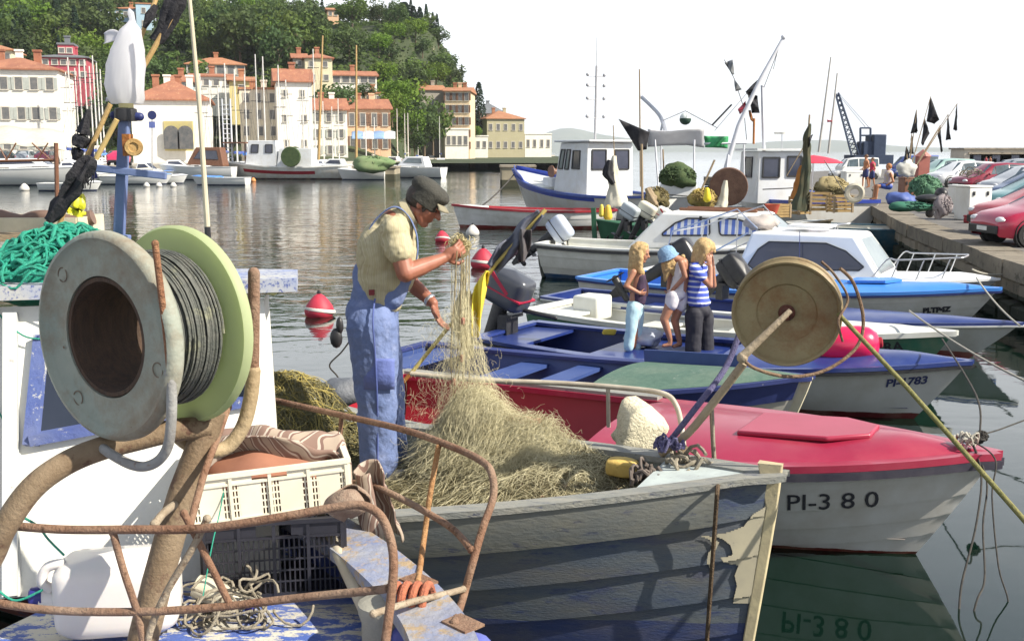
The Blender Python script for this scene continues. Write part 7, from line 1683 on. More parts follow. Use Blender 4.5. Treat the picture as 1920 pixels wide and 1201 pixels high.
mb = MB(); mb.box(lc(1641, 278), (1.4, 3, 3.0)); mb.box(lc(1622, 284), (1.2, 2.5, 2.2)); bev(mb.build('cab', m_crn, cr_), .1)
mb = MB()
for x in (1613, 1632):
    for dy in (-1, 1): mb.tube([lc(x, 240, dy), lc(x, 296, dy)], .13, 5)
for y in (240, 254, 268): mb.tube([lc(1613, y, -1), lc(1632, y, -1)], .1, 5); mb.tube([lc(1613, y, 1), lc(1632, y, 1)], .1, 5)
mb.tube([lc(1622, 238), lc(1570, 175)], .025, 4); mb.tube([lc(1630, 240), lc(1572, 174)], .025, 4); mb.build('gantry', m_crn, cr_)
mb = MB(); mb.box(lc(1628, 299), (4.2, 4, 1.0)); mb.build('chassis', m_crn, cr_, smooth=False)
for (a, b, lb) in (((1558, 107), (1535, 285), 'tall thin pale mast standing left of the crane'), ((1570, 137), (1553, 288), 'shorter thin mast crossing the crane boom head')):
    mb = MB(); mb.tube(PP([(*b, 75), (*a, 75)]), [.085, .05], 6); tag(mb.build('mast', mat('m' + lb[:5].strip(), (.45, .43, .4), None, sc=3)), lb, 'mast')
flag('tiny red pennant on the mast by the crane', [(1551, 225), (1551, 229), (1560, 229), (1560, 226)], 74.5, bpy.data.materials['red_cloth'], th=.03)
# quay people
def figure(label, px, py_head, py_foot, Y, skin, clothes, sit=False, face=-1):
    h = (py_foot - py_head) / FPX * Y; f = P(px, py_foot, Y); t = thing('person', label, 'person', f, world=True); k = h / (1.72 if not sit else 1.30)
    def q(x, z, y=0): return f + V((x * face * k, y * k, z * k))
    b = MB(); hc_ = q(.03, 1.60 if not sit else 1.18); head_(b, hc_, (face, -.5, -.1), (0, 0, 1), .115 * k)
    zs = 0 if not sit else -.42
    b.cap(q(0, 1.48 + zs), q(0, 1.40 + zs), .055 * k, .06 * k); limb(b, [q(0, 1.32 + zs), q(0, 1.12 + zs), q(0, .95 + zs)], [.15 * k, .13 * k, .14 * k])
    for s_ in (-1, 1):
        sh, el, wr = q(0, 1.38 + zs, .19 * s_), q(-.08 + .1 * (s_ > 0), 1.10 + zs, .26 * s_), q(.16, .96 + zs, .18 * s_)
        limb(b, [sh, el, wr], [.05 * k, .042 * k, .03 * k]); hand_(b, wr, (face, 0, -.3), (0, -s_, 0), .17 * k, .5, s_)
        if sit: hp_, kn, an = q(0, .50, .1 * s_), q(.42, .52, .12 * s_), q(.45, .08, .12 * s_)
        else: hp_, kn, an = q(0, .92, .09 * s_), q(.02 + .08 * s_, .50, .1 * s_), q(-.02 + .12 * s_, .06, .1 * s_)
        limb(b, [hp_, kn, an], [.085 * k, .055 * k, .04 * k]); b.cap(an, an + V((face * .14 * k, 0, -.02)), .04 * k, .03 * k)
    flesh(b, 'body', skin, t, .016, 2)
    f_, u_, s_ = basis((face, -.5, -.1), (0, 0, 1)); mb = MB(); mb.ball(hc_ - f_ * .03 * k + u_ * .03 * k, (.115 * k, .10 * k, .11 * k), 14); flesh(mb, 'hair', clothes[0], t, .014, 1, .01)
    if clothes[1]: mb = MB(); limb(mb, [q(0, 1.34 + zs), q(0, 1.12 + zs), q(0, .98 + zs)], [.17 * k, .15 * k, .16 * k]); flesh(mb, 'shirt', clothes[1], t, .016, 2)
    mb = MB()
    for sg in (-1, 1):
        if sit: limb(mb, [q(0, .50, .1 * sg), q(.25, .52, .12 * sg)], [.12 * k, .09 * k])
        else: limb(mb, [q(0, .92, .07 * sg), q(.02 + .04 * sg, .62, .09 * sg)], [.125 * k, .10 * k])
    flesh(mb, 'shorts', clothes[2], t, .016, 2); return t
m_bh = mat('brown_hair', (.12, .06, .03), None, sc=9); m_tan = mat('tanned_skin', (.45, .20, .10), (.38, .16, .08), sc=9, rough=.5); m_rsh = mat('red_shirt', (.55, .04, .10), None, sc=5, rough=.8)
figure('shirtless tanned man in dark shorts standing on the quay', 1622, 291, 352, 30, m_tan, (m_bh, None, m_navy))
figure('person in red shirt standing close behind the shirtless man', 1634, 297, 352, 31, m_tan, (m_bh, m_rsh, m_navy))
figure('woman in bright top sitting on the quay edge by the blue van', 1664, 308, 376, 28, m_tan, (mat('ginger', (.35, .14, .04), None, sc=9), mat('multi_top', (.35, .3, .5), (.5, .4, .2), sc=9), m_blue), sit=True)
for px, c, lb in ((1848, m_rsh, 'far bather in red on the mole'), (1856, m_tan, 'far tanned bather on the mole, right of the red one')):
    figure(lb, px, 294, 316, 75, m_tan, (m_bh, c, m_navy))
# buoys
m_bred = mat('buoy_red', (.45, .03, .06), (.36, .02, .04), sc=5, rough=.6, c3=(.6, .5, .48), thr=.68, wsc=9); m_bwh = mat('buoy_white', (.62, .60, .56), (.5, .48, .44), sc=6, rough=.7)
def buoy(px, py, w_px, label, m=m_bred, grp=None, band=True, tilt=0.0):
    p = PZ(px, py, 0.02); dist = p.y; r = w_px / 2 / FPX * dist; t = thing('buoy', label, 'buoy', (p.x, p.y, 0), 0, grp); t.rotation_euler = (tilt, tilt * .6, 0)
    mb = MB(); mb.lathe([(.001, -.4 * r), (.7 * r, -.2 * r), (.95 * r, .12 * r), (1.0 * r, .35 * r), (.9 * r, .7 * r), (.62 * r, 1.1 * r), (.34 * r, 1.4 * r), (.14 * r, 1.52 * r), (.001, 1.54 * r)], (0, 0, 0), (0, 0, 1), 28); mb.build('body', m, t)
    if band: mb = MB(); mb.lathe([(1.0 * r, .30 * r), (1.05 * r, .36 * r), (1.03 * r, .50 * r), (.96 * r, .56 * r), (.93 * r, .5 * r), (.95 * r, .34 * r)], (0, 0, 0), (.14, .1, 1), 28, closed=True); mb.build('band', m_bwh, t)
    mb = MB(); mb.lathe([(.10 * r, 1.45 * r), (.14 * r, 1.6 * r), (.10 * r, 1.75 * r), (.03 * r, 1.78 * r)], (0, 0, 0), (0, 0, 1), 10); mb.build('eye', m_dark, t)
buoy(599, 590, 56, 'red cone shaped buoy with white band, left of the fisherman'); buoy(886, 424, 38, 'red and white buoy left of the leaning flag pole, farther one', tilt=.3); buoy(830, 452, 28, 'red buoy floating just right of the fisherman\'s face', tilt=-.2)
buoy(906, 500, 48, 'big red and white buoy tight behind the dark outboard'); buoy(886, 440, 26, 'cream buoy floating beside the farther red one', m_bwh, band=False)
for k, (px, py, w_) in enumerate([(275, 350, 12), (298, 350, 12), (325, 350, 12), (46, 357, 18), (393, 341, 12)]): buoy(px, py, w_, ['small white mooring buoy, left one of three in a row', 'small white mooring buoy, middle one of three in a row', 'small white mooring buoy, right one of three in a row', 'round white buoy under the bow of the big white yacht', 'pale grey buoy beside the moored dinghies'][k], m_bwh, band=False)
for k, (px, py, w_) in enumerate([(425, 335, 10), (447, 342, 12), (475, 340, 10)]): buoy(px, py, w_, ['orange buoy under the fishing boat bow, left one', 'pink orange buoy under the fishing boat bow, middle one', 'bright orange buoy under the fishing boat bow, right one'][k], mat('buoy_or' + str(k), (.65, .16 + .05 * k, .08), None, sc=4), band=False)
# mooring lines
m_dline = mat('dark_line', (.03, .03, .03), (.07, .06, .05), sc=30, rough=.9); m_pline = mat('pale_line', (.42, .40, .34), (.34, .32, .27), sc=30, rough=.9)
tip = red.w(4.85, 0, H2.h(.97) + .08)
def quayp(px, py, z=QZ): return PZ(px, py, z)
for lb, pts, r_, m_ in [
  ('dark knotted line hanging from the red boat bow, left one', [tip, P(1840, 890, 6.3), P(1830, 985, 6.1), P(1804, 1090, 5.9), P(1797, 1150, 5.8), P(1783, 1230, 5.7)], .0065, m_dline),
  ('dark line hanging from the red boat bow, middle one', [tip, P(1850, 900, 6.3), P(1843, 985, 6.1), P(1846, 1085, 5.9), P(1830, 1130, 5.8), P(1806, 1230, 5.7)], .006, m_dline),
  ('dark line hanging from the red boat bow, right one', [tip, P(1866, 860, 6.3), P(1860, 930, 6.2), P(1872, 1060, 6.0), P(1890, 1135, 5.9), P(1850, 1180, 5.8), P(1825, 1230, 5.7)], .005, m_dline),
  ('dark line dropping from the PI-1783 bow to a snarl', [b4.w(4.95, 0, .82), P(1830, 740, 8.3), P(1838, 808, 7.9)], .008, m_dline),
  ('thin dark line floating from the snarl to the right edge', [P(1838, 815, 7.9), P(1870, 806, 8.0), P(1900, 795, 8.1), P(1940, 780, 8.2)], .006, m_dline),
  ('pale mooring rope from the green boat bow to the right edge', sag(b5.w(5.0, .0, .78), P(1990, 745, 9.2), .06), .011, m_pline),
  ('rope from the sky blue boat bow down to the water', sag(b7.w(6.1, 0, .82), P(1912, 610, 12.5), .05), .012, m_pline),
  ('rope from the cabin boat bow to the quay wall', sag(b8.w(5.6, 0, .72), V((8.4, 17.5, .7)), .1), .012, m_pline),
  ('thin rope from trawler bow to the left over the water', sag(b12.w(11.2, 0, 1.75), P(905, 385, 40), .1), .03, m_dline),
  ('black dangling line left of the fisherman\'s hip', [P(655, 640, 7.5), P(640, 660, 7.5), P(618, 684, 7.5), P(632, 704, 7.5), P(640, 720, 7.4)], .006, m_dline)]:
    o = ropeobj(lb, [pts], r_, m_)
heap('dark weedy rope snarl hanging under the dark line', 1840, 820, 7.9, .05, .05, m_dline, 5, name='rope_snarl', cat='rope', n=60, rad=.006)
coil(tip + V((-.02, 0, .0)), 12, .045, 8, .007, m_pline, 'pale rope bundle tied over the red boat bow cleat'); coil(tip + V((.02, -.03, -.10)), 8, .035, 9, .006, m_rope, 'grey rope wound round the tip of the red boat')
mb = MB(); p = P(637, 610, 8.2); mb.ball(p, (.03, .03, .07), 10); mb.ball(p + V((-.03, 0, -.10)), (.05, .03, .08), 10); tag(mb.build('propeller', m_dark), 'black outboard propeller blade peeping out left of the fisherman\'s hip', 'propeller')
# shore, hill, woods
def xr(px, Y): return (px - 960) / FPX * Y
edge = [(-420, 108), (xr(60, 112), 112), (xr(400, 118), 118), (xr(640, 135), 135), (xr(745, 165), 165), (xr(800, 205), 205), (xr(905, 290), 290), (xr(1038, 360), 360), (xr(1040, 420), 420), (-200, 900), (-420, 900)]
mb = MB(); k = len(edge); mb.add([V((x, y, 1.2)) for x, y in edge] + [V((x, y, -1)) for x, y in edge], [tuple(range(k))] + [(i, i + k, (i + 1) % k + k, (i + 1) % k) for i in range(k)])
mb.build('promenade', mat('promenade_stone', (.45, .42, .36), (.36, .33, .28), sc=.3, rough=.9), smooth=False)['kind'] = 'structure'
def hill_z(x, y):
    z0_ = -19 + 7 * sstep(235, 285, y); r = 1 - sstep(z0_ - 9, z0_, x); t = clamp((y - 150) / 145); t2 = t ** .85
    base = 34 + 8 * sstep(-80, -150, x) if x < -80 else 34
    base = 34 + 9 * sstep(0, 1, (-x - 85) / 60)
    return 1.0 + base * (t2 * t2 * (3 - 2 * t2)) * r + 1.6 * mnoise.noise(V((x * .03, y * .03, 0))) * r * (1 if t > 0 else 0) * min(1, t * 4)
mb = MB(); rows = []
for i in range(56):
    y = 148 + 260 * i / 55; rows.append([V((x, y, hill_z(x, y))) for x in [-330 + 345 * j / 70 for j in range(71)]])
mb.grid(rows, flip=True)
m_hill = mat('hill_scrub', (.022, .035, .012), (.05, .065, .022), sc=.12, rough=.95, bump=.8, bsc=1.5, c3=(.22, .19, .13), thr=.66, wsc=.25)
mb.build('hill', m_hill)['kind'] = 'structure'
# crowns
def crown(kind, seed, n=26):
    rr = random.Random(seed); mb = MB()
    def leaf(c, s, nrm):
        u, v = frame(nrm + V((rr.gauss(0, .5), rr.gauss(0, .5), rr.gauss(0, .5)))); a = rr.uniform(0, 6); x = u * math.cos(a) + v * math.sin(a); y = v * math.cos(a) - u * math.sin(a)
        mb.add([c + x * s, c + y * s * .7, c - x * s * .9, c - y * s * .6], [(0, 1, 2, 3)])
    if kind == 'broad':
        for i in range(n):
            d = V((rr.gauss(0, 1), rr.gauss(0, 1), rr.gauss(0, .8))).normalized(); c = V((d.x * .34, d.y * .34, .62 + d.z * .27)) * rr.uniform(.85, 1.1); r = rr.uniform(.11, .19)
            for j in range(46): e = V((rr.gauss(0, 1), rr.gauss(0, 1), rr.gauss(.25, 1))).normalized(); leaf(c + e * r * rr.uniform(.75, 1.08), rr.uniform(.028, .05), e)
    elif kind == 'cypress':
        for i in range(900):
            h = rr.random() ** .9; r = .10 * math.sin(PI * min(1, (h * .86 + .10))) ** .6 * (1 - h * .55); a = rr.uniform(0, 6.28); wob = 1 + .25 * mnoise.noise(V((a, h * 9, seed)))
            leaf(V((math.cos(a) * r * wob, math.sin(a) * r * wob, .06 + h * .94)), rr.uniform(.014, .026), V((math.cos(a), math.sin(a), .4)))
    else:
        for i in range(n):
            a = rr.uniform(0, 6.28); q = rr.random() ** .5 * .42; c = V((math.cos(a) * q, math.sin(a) * q, .72 + rr.uniform(-.16, .2) * (1 - q))); r = rr.uniform(.09, .15)
            for j in range(40): e = V((rr.gauss(0, 1), rr.gauss(0, 1), rr.gauss(.2, .55))).normalized(); leaf(c + e * r * V((1, 1, .5)).length * .7, rr.uniform(.022, .045), e)
    return mb
def trunk(kind, seed):
    rr = random.Random(seed); mb = MB(); top = .55 if kind != 'cypress' else .5
    mb.tube([V((0, 0, -.06)), V((.01, .01, .25)), V((-.01, .01, top))], [.028, .02, .01], 6)
    if kind != 'cypress':
        for i in range(6): a = rr.uniform(0, 6.28); z = rr.uniform(.25, .5); mb.tube([V((0, 0, z)), V((math.cos(a) * .14, math.sin(a) * .14, z + .14)), V((math.cos(a) * .26, math.sin(a) * .26, z + .24))], [.011, .007, .003], 5)
    return mb
m_bark = mat('bark', (.10, .075, .05), (.16, .12, .08), sc=3, rough=.95)
m_l1 = leafmat('leaf_dark', (.045, .08, .028), (.10, .145, .045), sc=1.1, rnd=.30); m_l2 = leafmat('leaf_mid', (.07, .12, .024), (.13, .18, .045), sc=1.1, rnd=.28); m_l3 = leafmat('leaf_bright', (.10, .19, .02), (.17, .26, .04), sc=1.1, rnd=.2); m_lc = leafmat('leaf_cypress', (.016, .040, .020), (.032, .062, .028), sc=1.5, rnd=.25)
protos = {}
for nm, kd, sd_, m_ in [('broad', 'broad', 1, m_l1), ('broad', 'broad', 2, m_l2), ('broad', 'broad', 3, m_l1), ('bright', 'broad', 4, m_l3), ('cypress', 'cypress', 5, m_lc), ('cypress', 'cypress', 6, m_lc), ('pine', 'pine', 7, m_l1), ('pine', 'pine', 8, m_l2)]:
    cm = crown(kd, sd_); tm = trunk(kd, sd_); protos.setdefault(nm, []).append((cm, tm, m_))
LB = {'broad': ('broadleaf_tree', 'dark green broadleaf tree in the dense wood on the hillside', 'broadleaf trees on the wooded hill'), 'bright': ('broadleaf_tree', 'bright yellow green tree at the foot of the wooded hill', 'bright green trees low on the hill'), 'cypress': ('cypress_tree', 'slim dark cypress standing among the trees of the hill', 'cypresses on the hill'), 'pine': ('pine_tree', 'spreading pine tree on the wooded hillside', 'pines on the wooded hill')}
made = {}
LM = [(120, 'the left waterfront house'), (262, 'the crimson villa'), (400, 'the arched white house'), (525, 'the grey stone house'), (640, 'the tall white gabled house'), (745, 'the peach house'), (2000, 'the ochre palace')]
def lmk(px): return next(n for a, n in LM if px < a)
ORD = 'first second third fourth fifth sixth seventh eighth ninth tenth eleventh twelfth'.split()
def tree(kind, x, y, h, z=None, rz=None, wd=1.0, label=None, group=None, var=None):
    v = random.randrange(len(protos[kind])) if var is None else var; key = (kind, v); nm, lb, gr = LB[kind]
    z = hill_z(x, y) if z is None else z
    if key not in made:
        t = thing(nm, lb, 'tree', (x, y, z), 0, gr); cm, tm, m_ = protos[kind][v]; cm.build('crown', m_, t, smooth=False); tm.build('trunk', m_bark, t); made[key] = t
    else: t = dup(made[key], (x, y, z))
    a_, b_ = proj(V((x, y, z))); t['label'] = label or f"{lb.split(' in the')[0].split(' on the')[0].split(' at the')[0].split(' standing')[0]} {'high' if b_ < 70 else 'midway' if b_ < 130 else 'low'} on the hillside above {lmk(a_)}"; t['group'] = gr
    if label and 'group' in t: del t['group']
    t.location = (x, y, z); t.rotation_euler = (0, 0, random.uniform(0, 6.28) if rz is None else rz); t.scale = (h * wd, h * wd, h); return t
# ------------------------------------------------ houses
m_roof = mat('roof_tiles', (.36, .15, .085), (.25, .10, .06), sc=.8, rough=.9, bump=.6, bsc=6, c3=(.40, .20, .11), thr=.58, wsc=2.5, stretch=(1, .3, 1))
m_roof2 = mat('roof_tiles_pale', (.40, .18, .09), (.30, .13, .07), sc=.8, rough=.9, c3=(.42, .26, .16), thr=.58, wsc=2.5)
m_slate = mat('roof_slate', (.12, .13, .15), (.17, .18, .19), sc=1, rough=.8)
def plaster(n, c, g=(.42, .38, .30)): return mat(n, c, tuple(x * .9 for x in c), sc=.35, rough=.85, bump=.1, bsc=3, grime=g)
pw = plaster('plaster_white', (.80, .77, .70), (.55, .51, .43)); pc_ = plaster('plaster_cream', (.70, .62, .42)); pp = plaster('plaster_peach', (.72, .45, .28)); ppk = plaster('plaster_crimson', (.42, .07, .10), (.3, .1, .1)); pbl = plaster('plaster_pale_blue', (.40, .55, .66), (.3, .4, .5)); pgr = plaster('plaster_grey', (.33, .30, .25), (.2, .18, .15)); py_ = plaster('plaster_ochre', (.62, .52, .22))
m_win = mat('window_dark', (.09, .095, .10), (.17, .16, .15), sc=2, rough=.25); m_wfr = mat('window_trim', (.58, .54, .46), (.5, .46, .4), sc=2, rough=.8); m_shut = mat('shutter_brown', (.20, .10, .06), (.14, .08, .05), sc=2, rough=.8)
m_shg = mat('shutter_grey', (.42, .44, .40), (.34, .36, .33), sc=2, rough=.8)
HS = []
def house(label, px0, px1, pe, pb, Y, dep, wall, roof=m_roof, rt='gable', rh=14, rows=3, cols=4, chim=1, rot=0.0, name='house', wh=None, skip=(), over=.4, wd=.9, extra=None, shut=None, door=0, ridge='x'):
    rot = rot or .24
    a, b = xr(px0, Y), xr(px1, Y); zt = P(960, pe, Y).z; zb = P(960, pb, Y).z; W_ = b - a; cx = (a + b) / 2; H_ = zt - zb; HS.append((px0, px1, pe, pb, Y))
    t = thing(name, label, 'house' if name == 'house' else 'building', (cx, Y, zb), rot)
    mb = MB(); mb.box((0, dep / 2, (H_ - 4) / 2), (W_, dep, H_ + 4)); mb.build('wall', wall, t, smooth=False)
    R0 = rh / FPX * Y * 1.15; o = over; x0, x1, y0, y1 = -W_ / 2 - o, W_ / 2 + o, -o, dep + o; z = H_
    mb = MB()
    if rt == 'flat': mb.box((0, dep / 2, z + .15), (W_ + .3, dep + .3, .3))
    else:
        if rt == 'hip':
            ins = min(W_, dep) * .5; r = [V((x0 + ins, dep / 2, z + R0)), V((x1 - ins, dep / 2, z + R0))] if W_ > dep else [V((0, dep / 2, z + R0)), V((0, dep / 2 + .01, z + R0))]
        elif ridge == 'x': r = [V((x0, dep / 2, z + R0)), V((x1, dep / 2, z + R0))]
        else: r = [V((0, y0, z + R0)), V((0, y1, z + R0))]
        c = [V((x0, y0, z)), V((x1, y0, z)), V((x1, y1, z)), V((x0, y1, z))]; lo = [p - V((0, 0, .18)) for p in c]
        vs = c + r + lo
        if ridge == 'x' or rt == 'hip': fs = [(0, 1, 5, 4), (2, 3, 4, 5), (1, 2, 5), (3, 0, 4)]
        else: fs = [(1, 2, 5, 4), (3, 0, 4, 5), (0, 1, 4), (2, 3, 5)]
        mb.add(vs, fs + [(0, 6, 7, 1), (1, 7, 8, 2), (2, 8, 9, 3), (3, 9, 6, 0), (9, 8, 7, 6)])
    ro = mb.build('roof', roof, t, smooth=False)
    rr = random.Random(int(px0 + Y))
    for i in range(chim):
        x = -W_ * .3 + W_ * .6 * (i + .5) / max(1, chim); mb = MB(); h0 = z + R0 * (.75 if rt != 'flat' else 1); mb.box((x, dep * .5, h0 + .2), (.8, .6, 1.8)); mb.box((x, dep * .5, h0 + 1.2), (1.0, .8, .25)); mb.build('chimney', wall if i % 2 else roof, ro, smooth=False)
    wh = wh or H_ / rows * .40; wd *= .86
    for r_ in range(rows):
        for c_ in range(cols):
            if (r_, c_) in skip: continue
            x = -W_ / 2 + W_ * (c_ + .5) / cols + rr.uniform(-.1, .1); zc = H_ * (1 - (r_ + .5) / rows)
            if door and r_ == rows - 1 and c_ == door: 
                mb = MB(); mb.box((x, -.03, 1.1), (1.1, .1, 2.2)); mb.build('door', m_shut, t, smooth=False); continue
            mb = MB(); mb.box((x, -.02, zc + wh / 2 + .06), (wd + .24, .12, .12)); mb.box((x, -.06, zc - wh / 2 - .05), (wd + .34, .22, .10)); mb.box((x - wd / 2 - .06, -.02, zc), (.12, .10, wh)); mb.box((x + wd / 2 + .06, -.02, zc), (.12, .10, wh))
            f = mb.build('window', m_wfr, t, smooth=False); mb = MB(); mb.box((x, -.015, zc), (wd, .05, wh)); mb.build('pane', m_win, f, smooth=False)
            if shut: 
                for sg in (-1, 1): mb = MB(); mb.box((x + sg * (wd * .78 + .05), -.05, zc), (wd * .48, .06, wh)); mb.build('shutter', shut, f, smooth=False)
    return t
house('large white waterfront house with terracotta roof at the left edge', -40, 122, 128, 296, 126, 12, pw, rh=24, rows=3, cols=6, chim=3, rt='hip', shut=m_shg, wd=.9)
house('small cream house with orange roof above the left waterfront house', -12, 44, 92, 120, 150, 8, pc_, m_roof2, rh=10, rows=1, cols=3, chim=0, rt='hip')
house('crimson villa with grey roof and dormer among the trees', 102, 180, 106, 150, 172, 9, ppk, m_slate, rh=8, rows=2, cols=5, chim=2, rt='hip', wd=.9)
house('raised crimson attic block with pale turret on the villa', 132, 158, 84, 106, 174, 5, ppk, m_slate, rh=3, rows=1, cols=2, chim=1, rt='flat')
house('white house with big red roof and yellow arched ground floor', 262, 400, 186, 278, 134, 14, pw, m_roof, rh=36, rows=1, cols=1, chim=4, rt='hip', skip=((0, 0),))
house('white balconied house with orange roof on the slope', 366, 470, 120, 142, 200, 9, pw, m_roof2, rh=13, rows=1, cols=6, chim=1, rt='hip', wd=1.5, wh=1.5)
house('pale blue house with red roof in the second row', 330, 372, 152, 172, 160, 8, pbl, m_roof, rh=12, rows=1, cols=3, chim=1)
house('grey white row house with long red roof in the second row', 372, 446, 142, 168, 168, 8, pw, m_roof, rh=6, rows=1, cols=4, chim=1)
house('ochre house with flat top behind the grey house', 442, 486, 150, 182, 160, 8, py_, m_roof2, rh=8, rows=1, cols=1, chim=1)
house('tall grey stone fronted house between the masts', 460, 530, 168, 292, 146, 10, plaster('plaster_ivory', (.66, .60, .48)), m_roof2, rh=3, rows=4, cols=3, chim=2, rt='flat', wd=.75, wh=1.2)
house('tall white gabled house with red roof behind the fishing boat', 528, 592, 152, 292, 140, 11, pw, m_roof, rh=24, rows=3, cols=2, chim=1, rot=.0, wd=.55, wh=.8)
house('beige hillside house with square tower front and red roof', 582, 631, 108, 158, 196, 8, pc_, m_roof, rh=10, rows=2, cols=2, chim=1, rt='hip')
house('beige wing of the hillside house, left of its tower', 560, 584, 108, 130, 200, 7, pgr, m_roof, rh=9, rows=1, cols=1, chim=1)
house('long low hillside house with red roof and white wall', 631, 712, 141, 158, 198, 8, pw, m_roof, rh=9, rows=1, cols=5, chim=1, wd=1.4, wh=1.1)
house('white waterfront house left of the peach one', 590, 656, 205, 296, 160, 10, pw, m_roof, rh=20, rows=3, cols=3, chim=2, wd=.7, wh=1.2, shut=m_shg)
house('peach orange waterfront house with red roof and cream base', 655, 736, 203, 288, 172, 10, pp, m_roof, rh=17, rows=2, cols=4, chim=2, wd=.9, wh=1.9, shut=m_shut)
house('small pale house with terrace above the peach house', 690, 724, 176, 190, 184, 6, pc_, m_roof2, rh=4, rows=1, cols=2, chim=1, rt='flat')
house('tall pale ochre palace with ivy covered left side by the water', 836, 882, 170, 284, 236, 14, plaster('plaster_apricot', (.74, .56, .36)), m_roof2, rh=8, rows=5, cols=4, chim=3, wd=1.0, wh=1.6, shut=m_shut, rot=-.05)
house('dark ivy grown left wing of the ochre palace', 790, 838, 168, 284, 240, 10, pgr, m_roof2, rh=9, rows=2, cols=1, chim=2)
house('white annex at the foot of the ochre palace', 836, 880, 243, 284, 230, 5, pw, pw, rt='flat', rh=2, rows=1, cols=4, chim=0)
house('dark grey steep roofed house behind the beige harbour house', 900, 948, 212, 250, 300, 12, pgr, m_slate, rh=18, rows=2, cols=3, chim=1, rt='hip')
house('beige harbour house with hipped tile roof on the point', 913, 984, 222, 288, 285, 16, plaster('plaster_olive', (.42, .38, .24)), m_roof2, rh=14, rows=2, cols=5, chim=2, rt='hip', wd=1.0, wh=1.6)
house('low white shed at the end of the point', 983, 1034, 252, 286, 300, 10, pw, pw, rt='flat', rh=2, rows=1, cols=4, chim=0, name='shed')
house('long low white store between palace and harbour house', 878, 916, 256, 286, 270, 8, pw, pw, rt='flat', rh=2, rows=1, cols=3, chim=0, name='shed')
house('pale blue villa high in the trees behind the white bag', 240, 292, 16, 40, 262, 9, pbl, m_roof2, rh=6, rows=1, cols=4, chim=1, rt='hip'); house('grey green lower block of the villa high in the trees', 208, 262, 42, 68, 256, 8, pgr, m_slate, rh=5, rows=1, cols=3, chim=0, rt='hip'); house('tall pale blue stair tower of the villa high in the trees', 278, 304, 8, 56, 258, 6, pbl, m_roof2, rh=4, rows=2, cols=1, chim=0, rt='flat')
house('peach house almost hidden in the trees on the ridge', 625, 645, 18, 34, 285, 7, pp, m_roof2, rh=5, rows=1, cols=2, chim=0); house('ochre house glimpsed between trees below the ridge', 678, 700, 60, 84, 262, 7, py_, m_roof2, rh=5, rows=1, cols=2, chim=0); house('narrow pale house glimpsed left of the ridge trees', 598, 612, 52, 80, 250, 6, pw, m_roof2, rh=5, rows=2, cols=1, chim=0)
# retaining wall near cypresses
a, b = P(775, 84, 276), P(812, 92, 272); mb = MB(); d_ = (b - a); L_w = d_.length; mb.add([a - V((0, 0, 5)), b - V((0, 0, 3)), b + V((0, 0, .2)), a + V((0, 0, .4)), a + V((0, 1, -5)), b + V((0, 1, -3)), b + V((0, 1, .2)), a + V((0, 1, .4))], [(0, 1, 2, 3), (7, 6, 5, 4), (3, 2, 6, 7), (0, 4, 5, 1), (1, 5, 6, 2), (0, 3, 7, 4)])
tag(mb.build('retaining_wall', pc_, smooth=False), 'cream retaining wall below the cypresses at the end of the ridge', 'wall')
# yellow arches of the white house
for k, px in enumerate((322, 348)):
    c = P(px, 258, 133.3); mb = MB(); pts = [(-.95, -1.4), (.95, -1.4), (.95, .5)] + [(.95 * math.cos(a), .5 + .95 * math.sin(a)) for a in [PI * i / 8 for i in range(1, 8)]] + [(-.95, .5)]
    mb.prism(pts, c, (1, 0, 0), (0, 0, 1), .12); tag(mb.build('arched_window', m_win, smooth=False), ['left', 'right'][k] + ' arched window in the yellow ground floor', 'window')
mb = MB(); mb.box(P(335, 255, 133.7) + V((0, .1, 0)), (3.6, .2, 3.6)); tag(mb.build('ochre_panel', py_, smooth=False), 'pale yellow ground floor panel around the two arched windows', 'wall')
# trees
random.seed(21); placed = []
def blocked(x, y, h, z):
    px, pt_ = proj(V((x, y, z + h))); _, pb = proj(V((x, y, z)))
    r = .30 * h / y * FPX
    for (a, b, pe, pbm, Y) in HS:
        if a - r < px < b + r and abs(y - Y) < 9 and a - r * .3 < px < b + r * .3: return True
        if y < Y + 4 and a - r * .7 < px < b + r * .7 and pt_ < pbm - 3 and pb > pe: return True
    return False
y = 158.0; cnt = 0
while y < 312 and cnt < 240:
    x = xr(-50, y) + random.uniform(0, 5)
    while x < -9 and cnt < 240:
        xx, yy = x + random.uniform(-2, 2), y + random.uniform(-3, 3); z = hill_z(xx, yy)
        if z > 3.0 and hill_z(xx + 1.5, yy) > z - 3.5:
            right = xx * 300 / max(yy, 200) > -26
            h = random.uniform(8, 12.5) * (.62 if right else 1) * (.8 if yy < 200 else 1)
            kd = random.choices(['broad', 'bright', 'cypress', 'pine'], [6, 1.3 if yy < 240 else .3, 1.3, 1.6])[0]
            hh = h * (1.15 if kd == 'cypress' else 1)
            px_, py__ = proj(V((xx, yy, z + hh)))
            if 330 < px_ < 700 and py__ < (3 if px_ < 640 else 26): hh *= .72
            if px_ > 700 and yy > 238: hh *= .55
            if not blocked(xx, yy, hh, z): tree(kd, xx, yy, hh, z - .3, wd=random.uniform(.85, 1.15)); cnt += 1
        x += random.uniform(5.2, 7.6) * (y / 235)
    y += 7.6
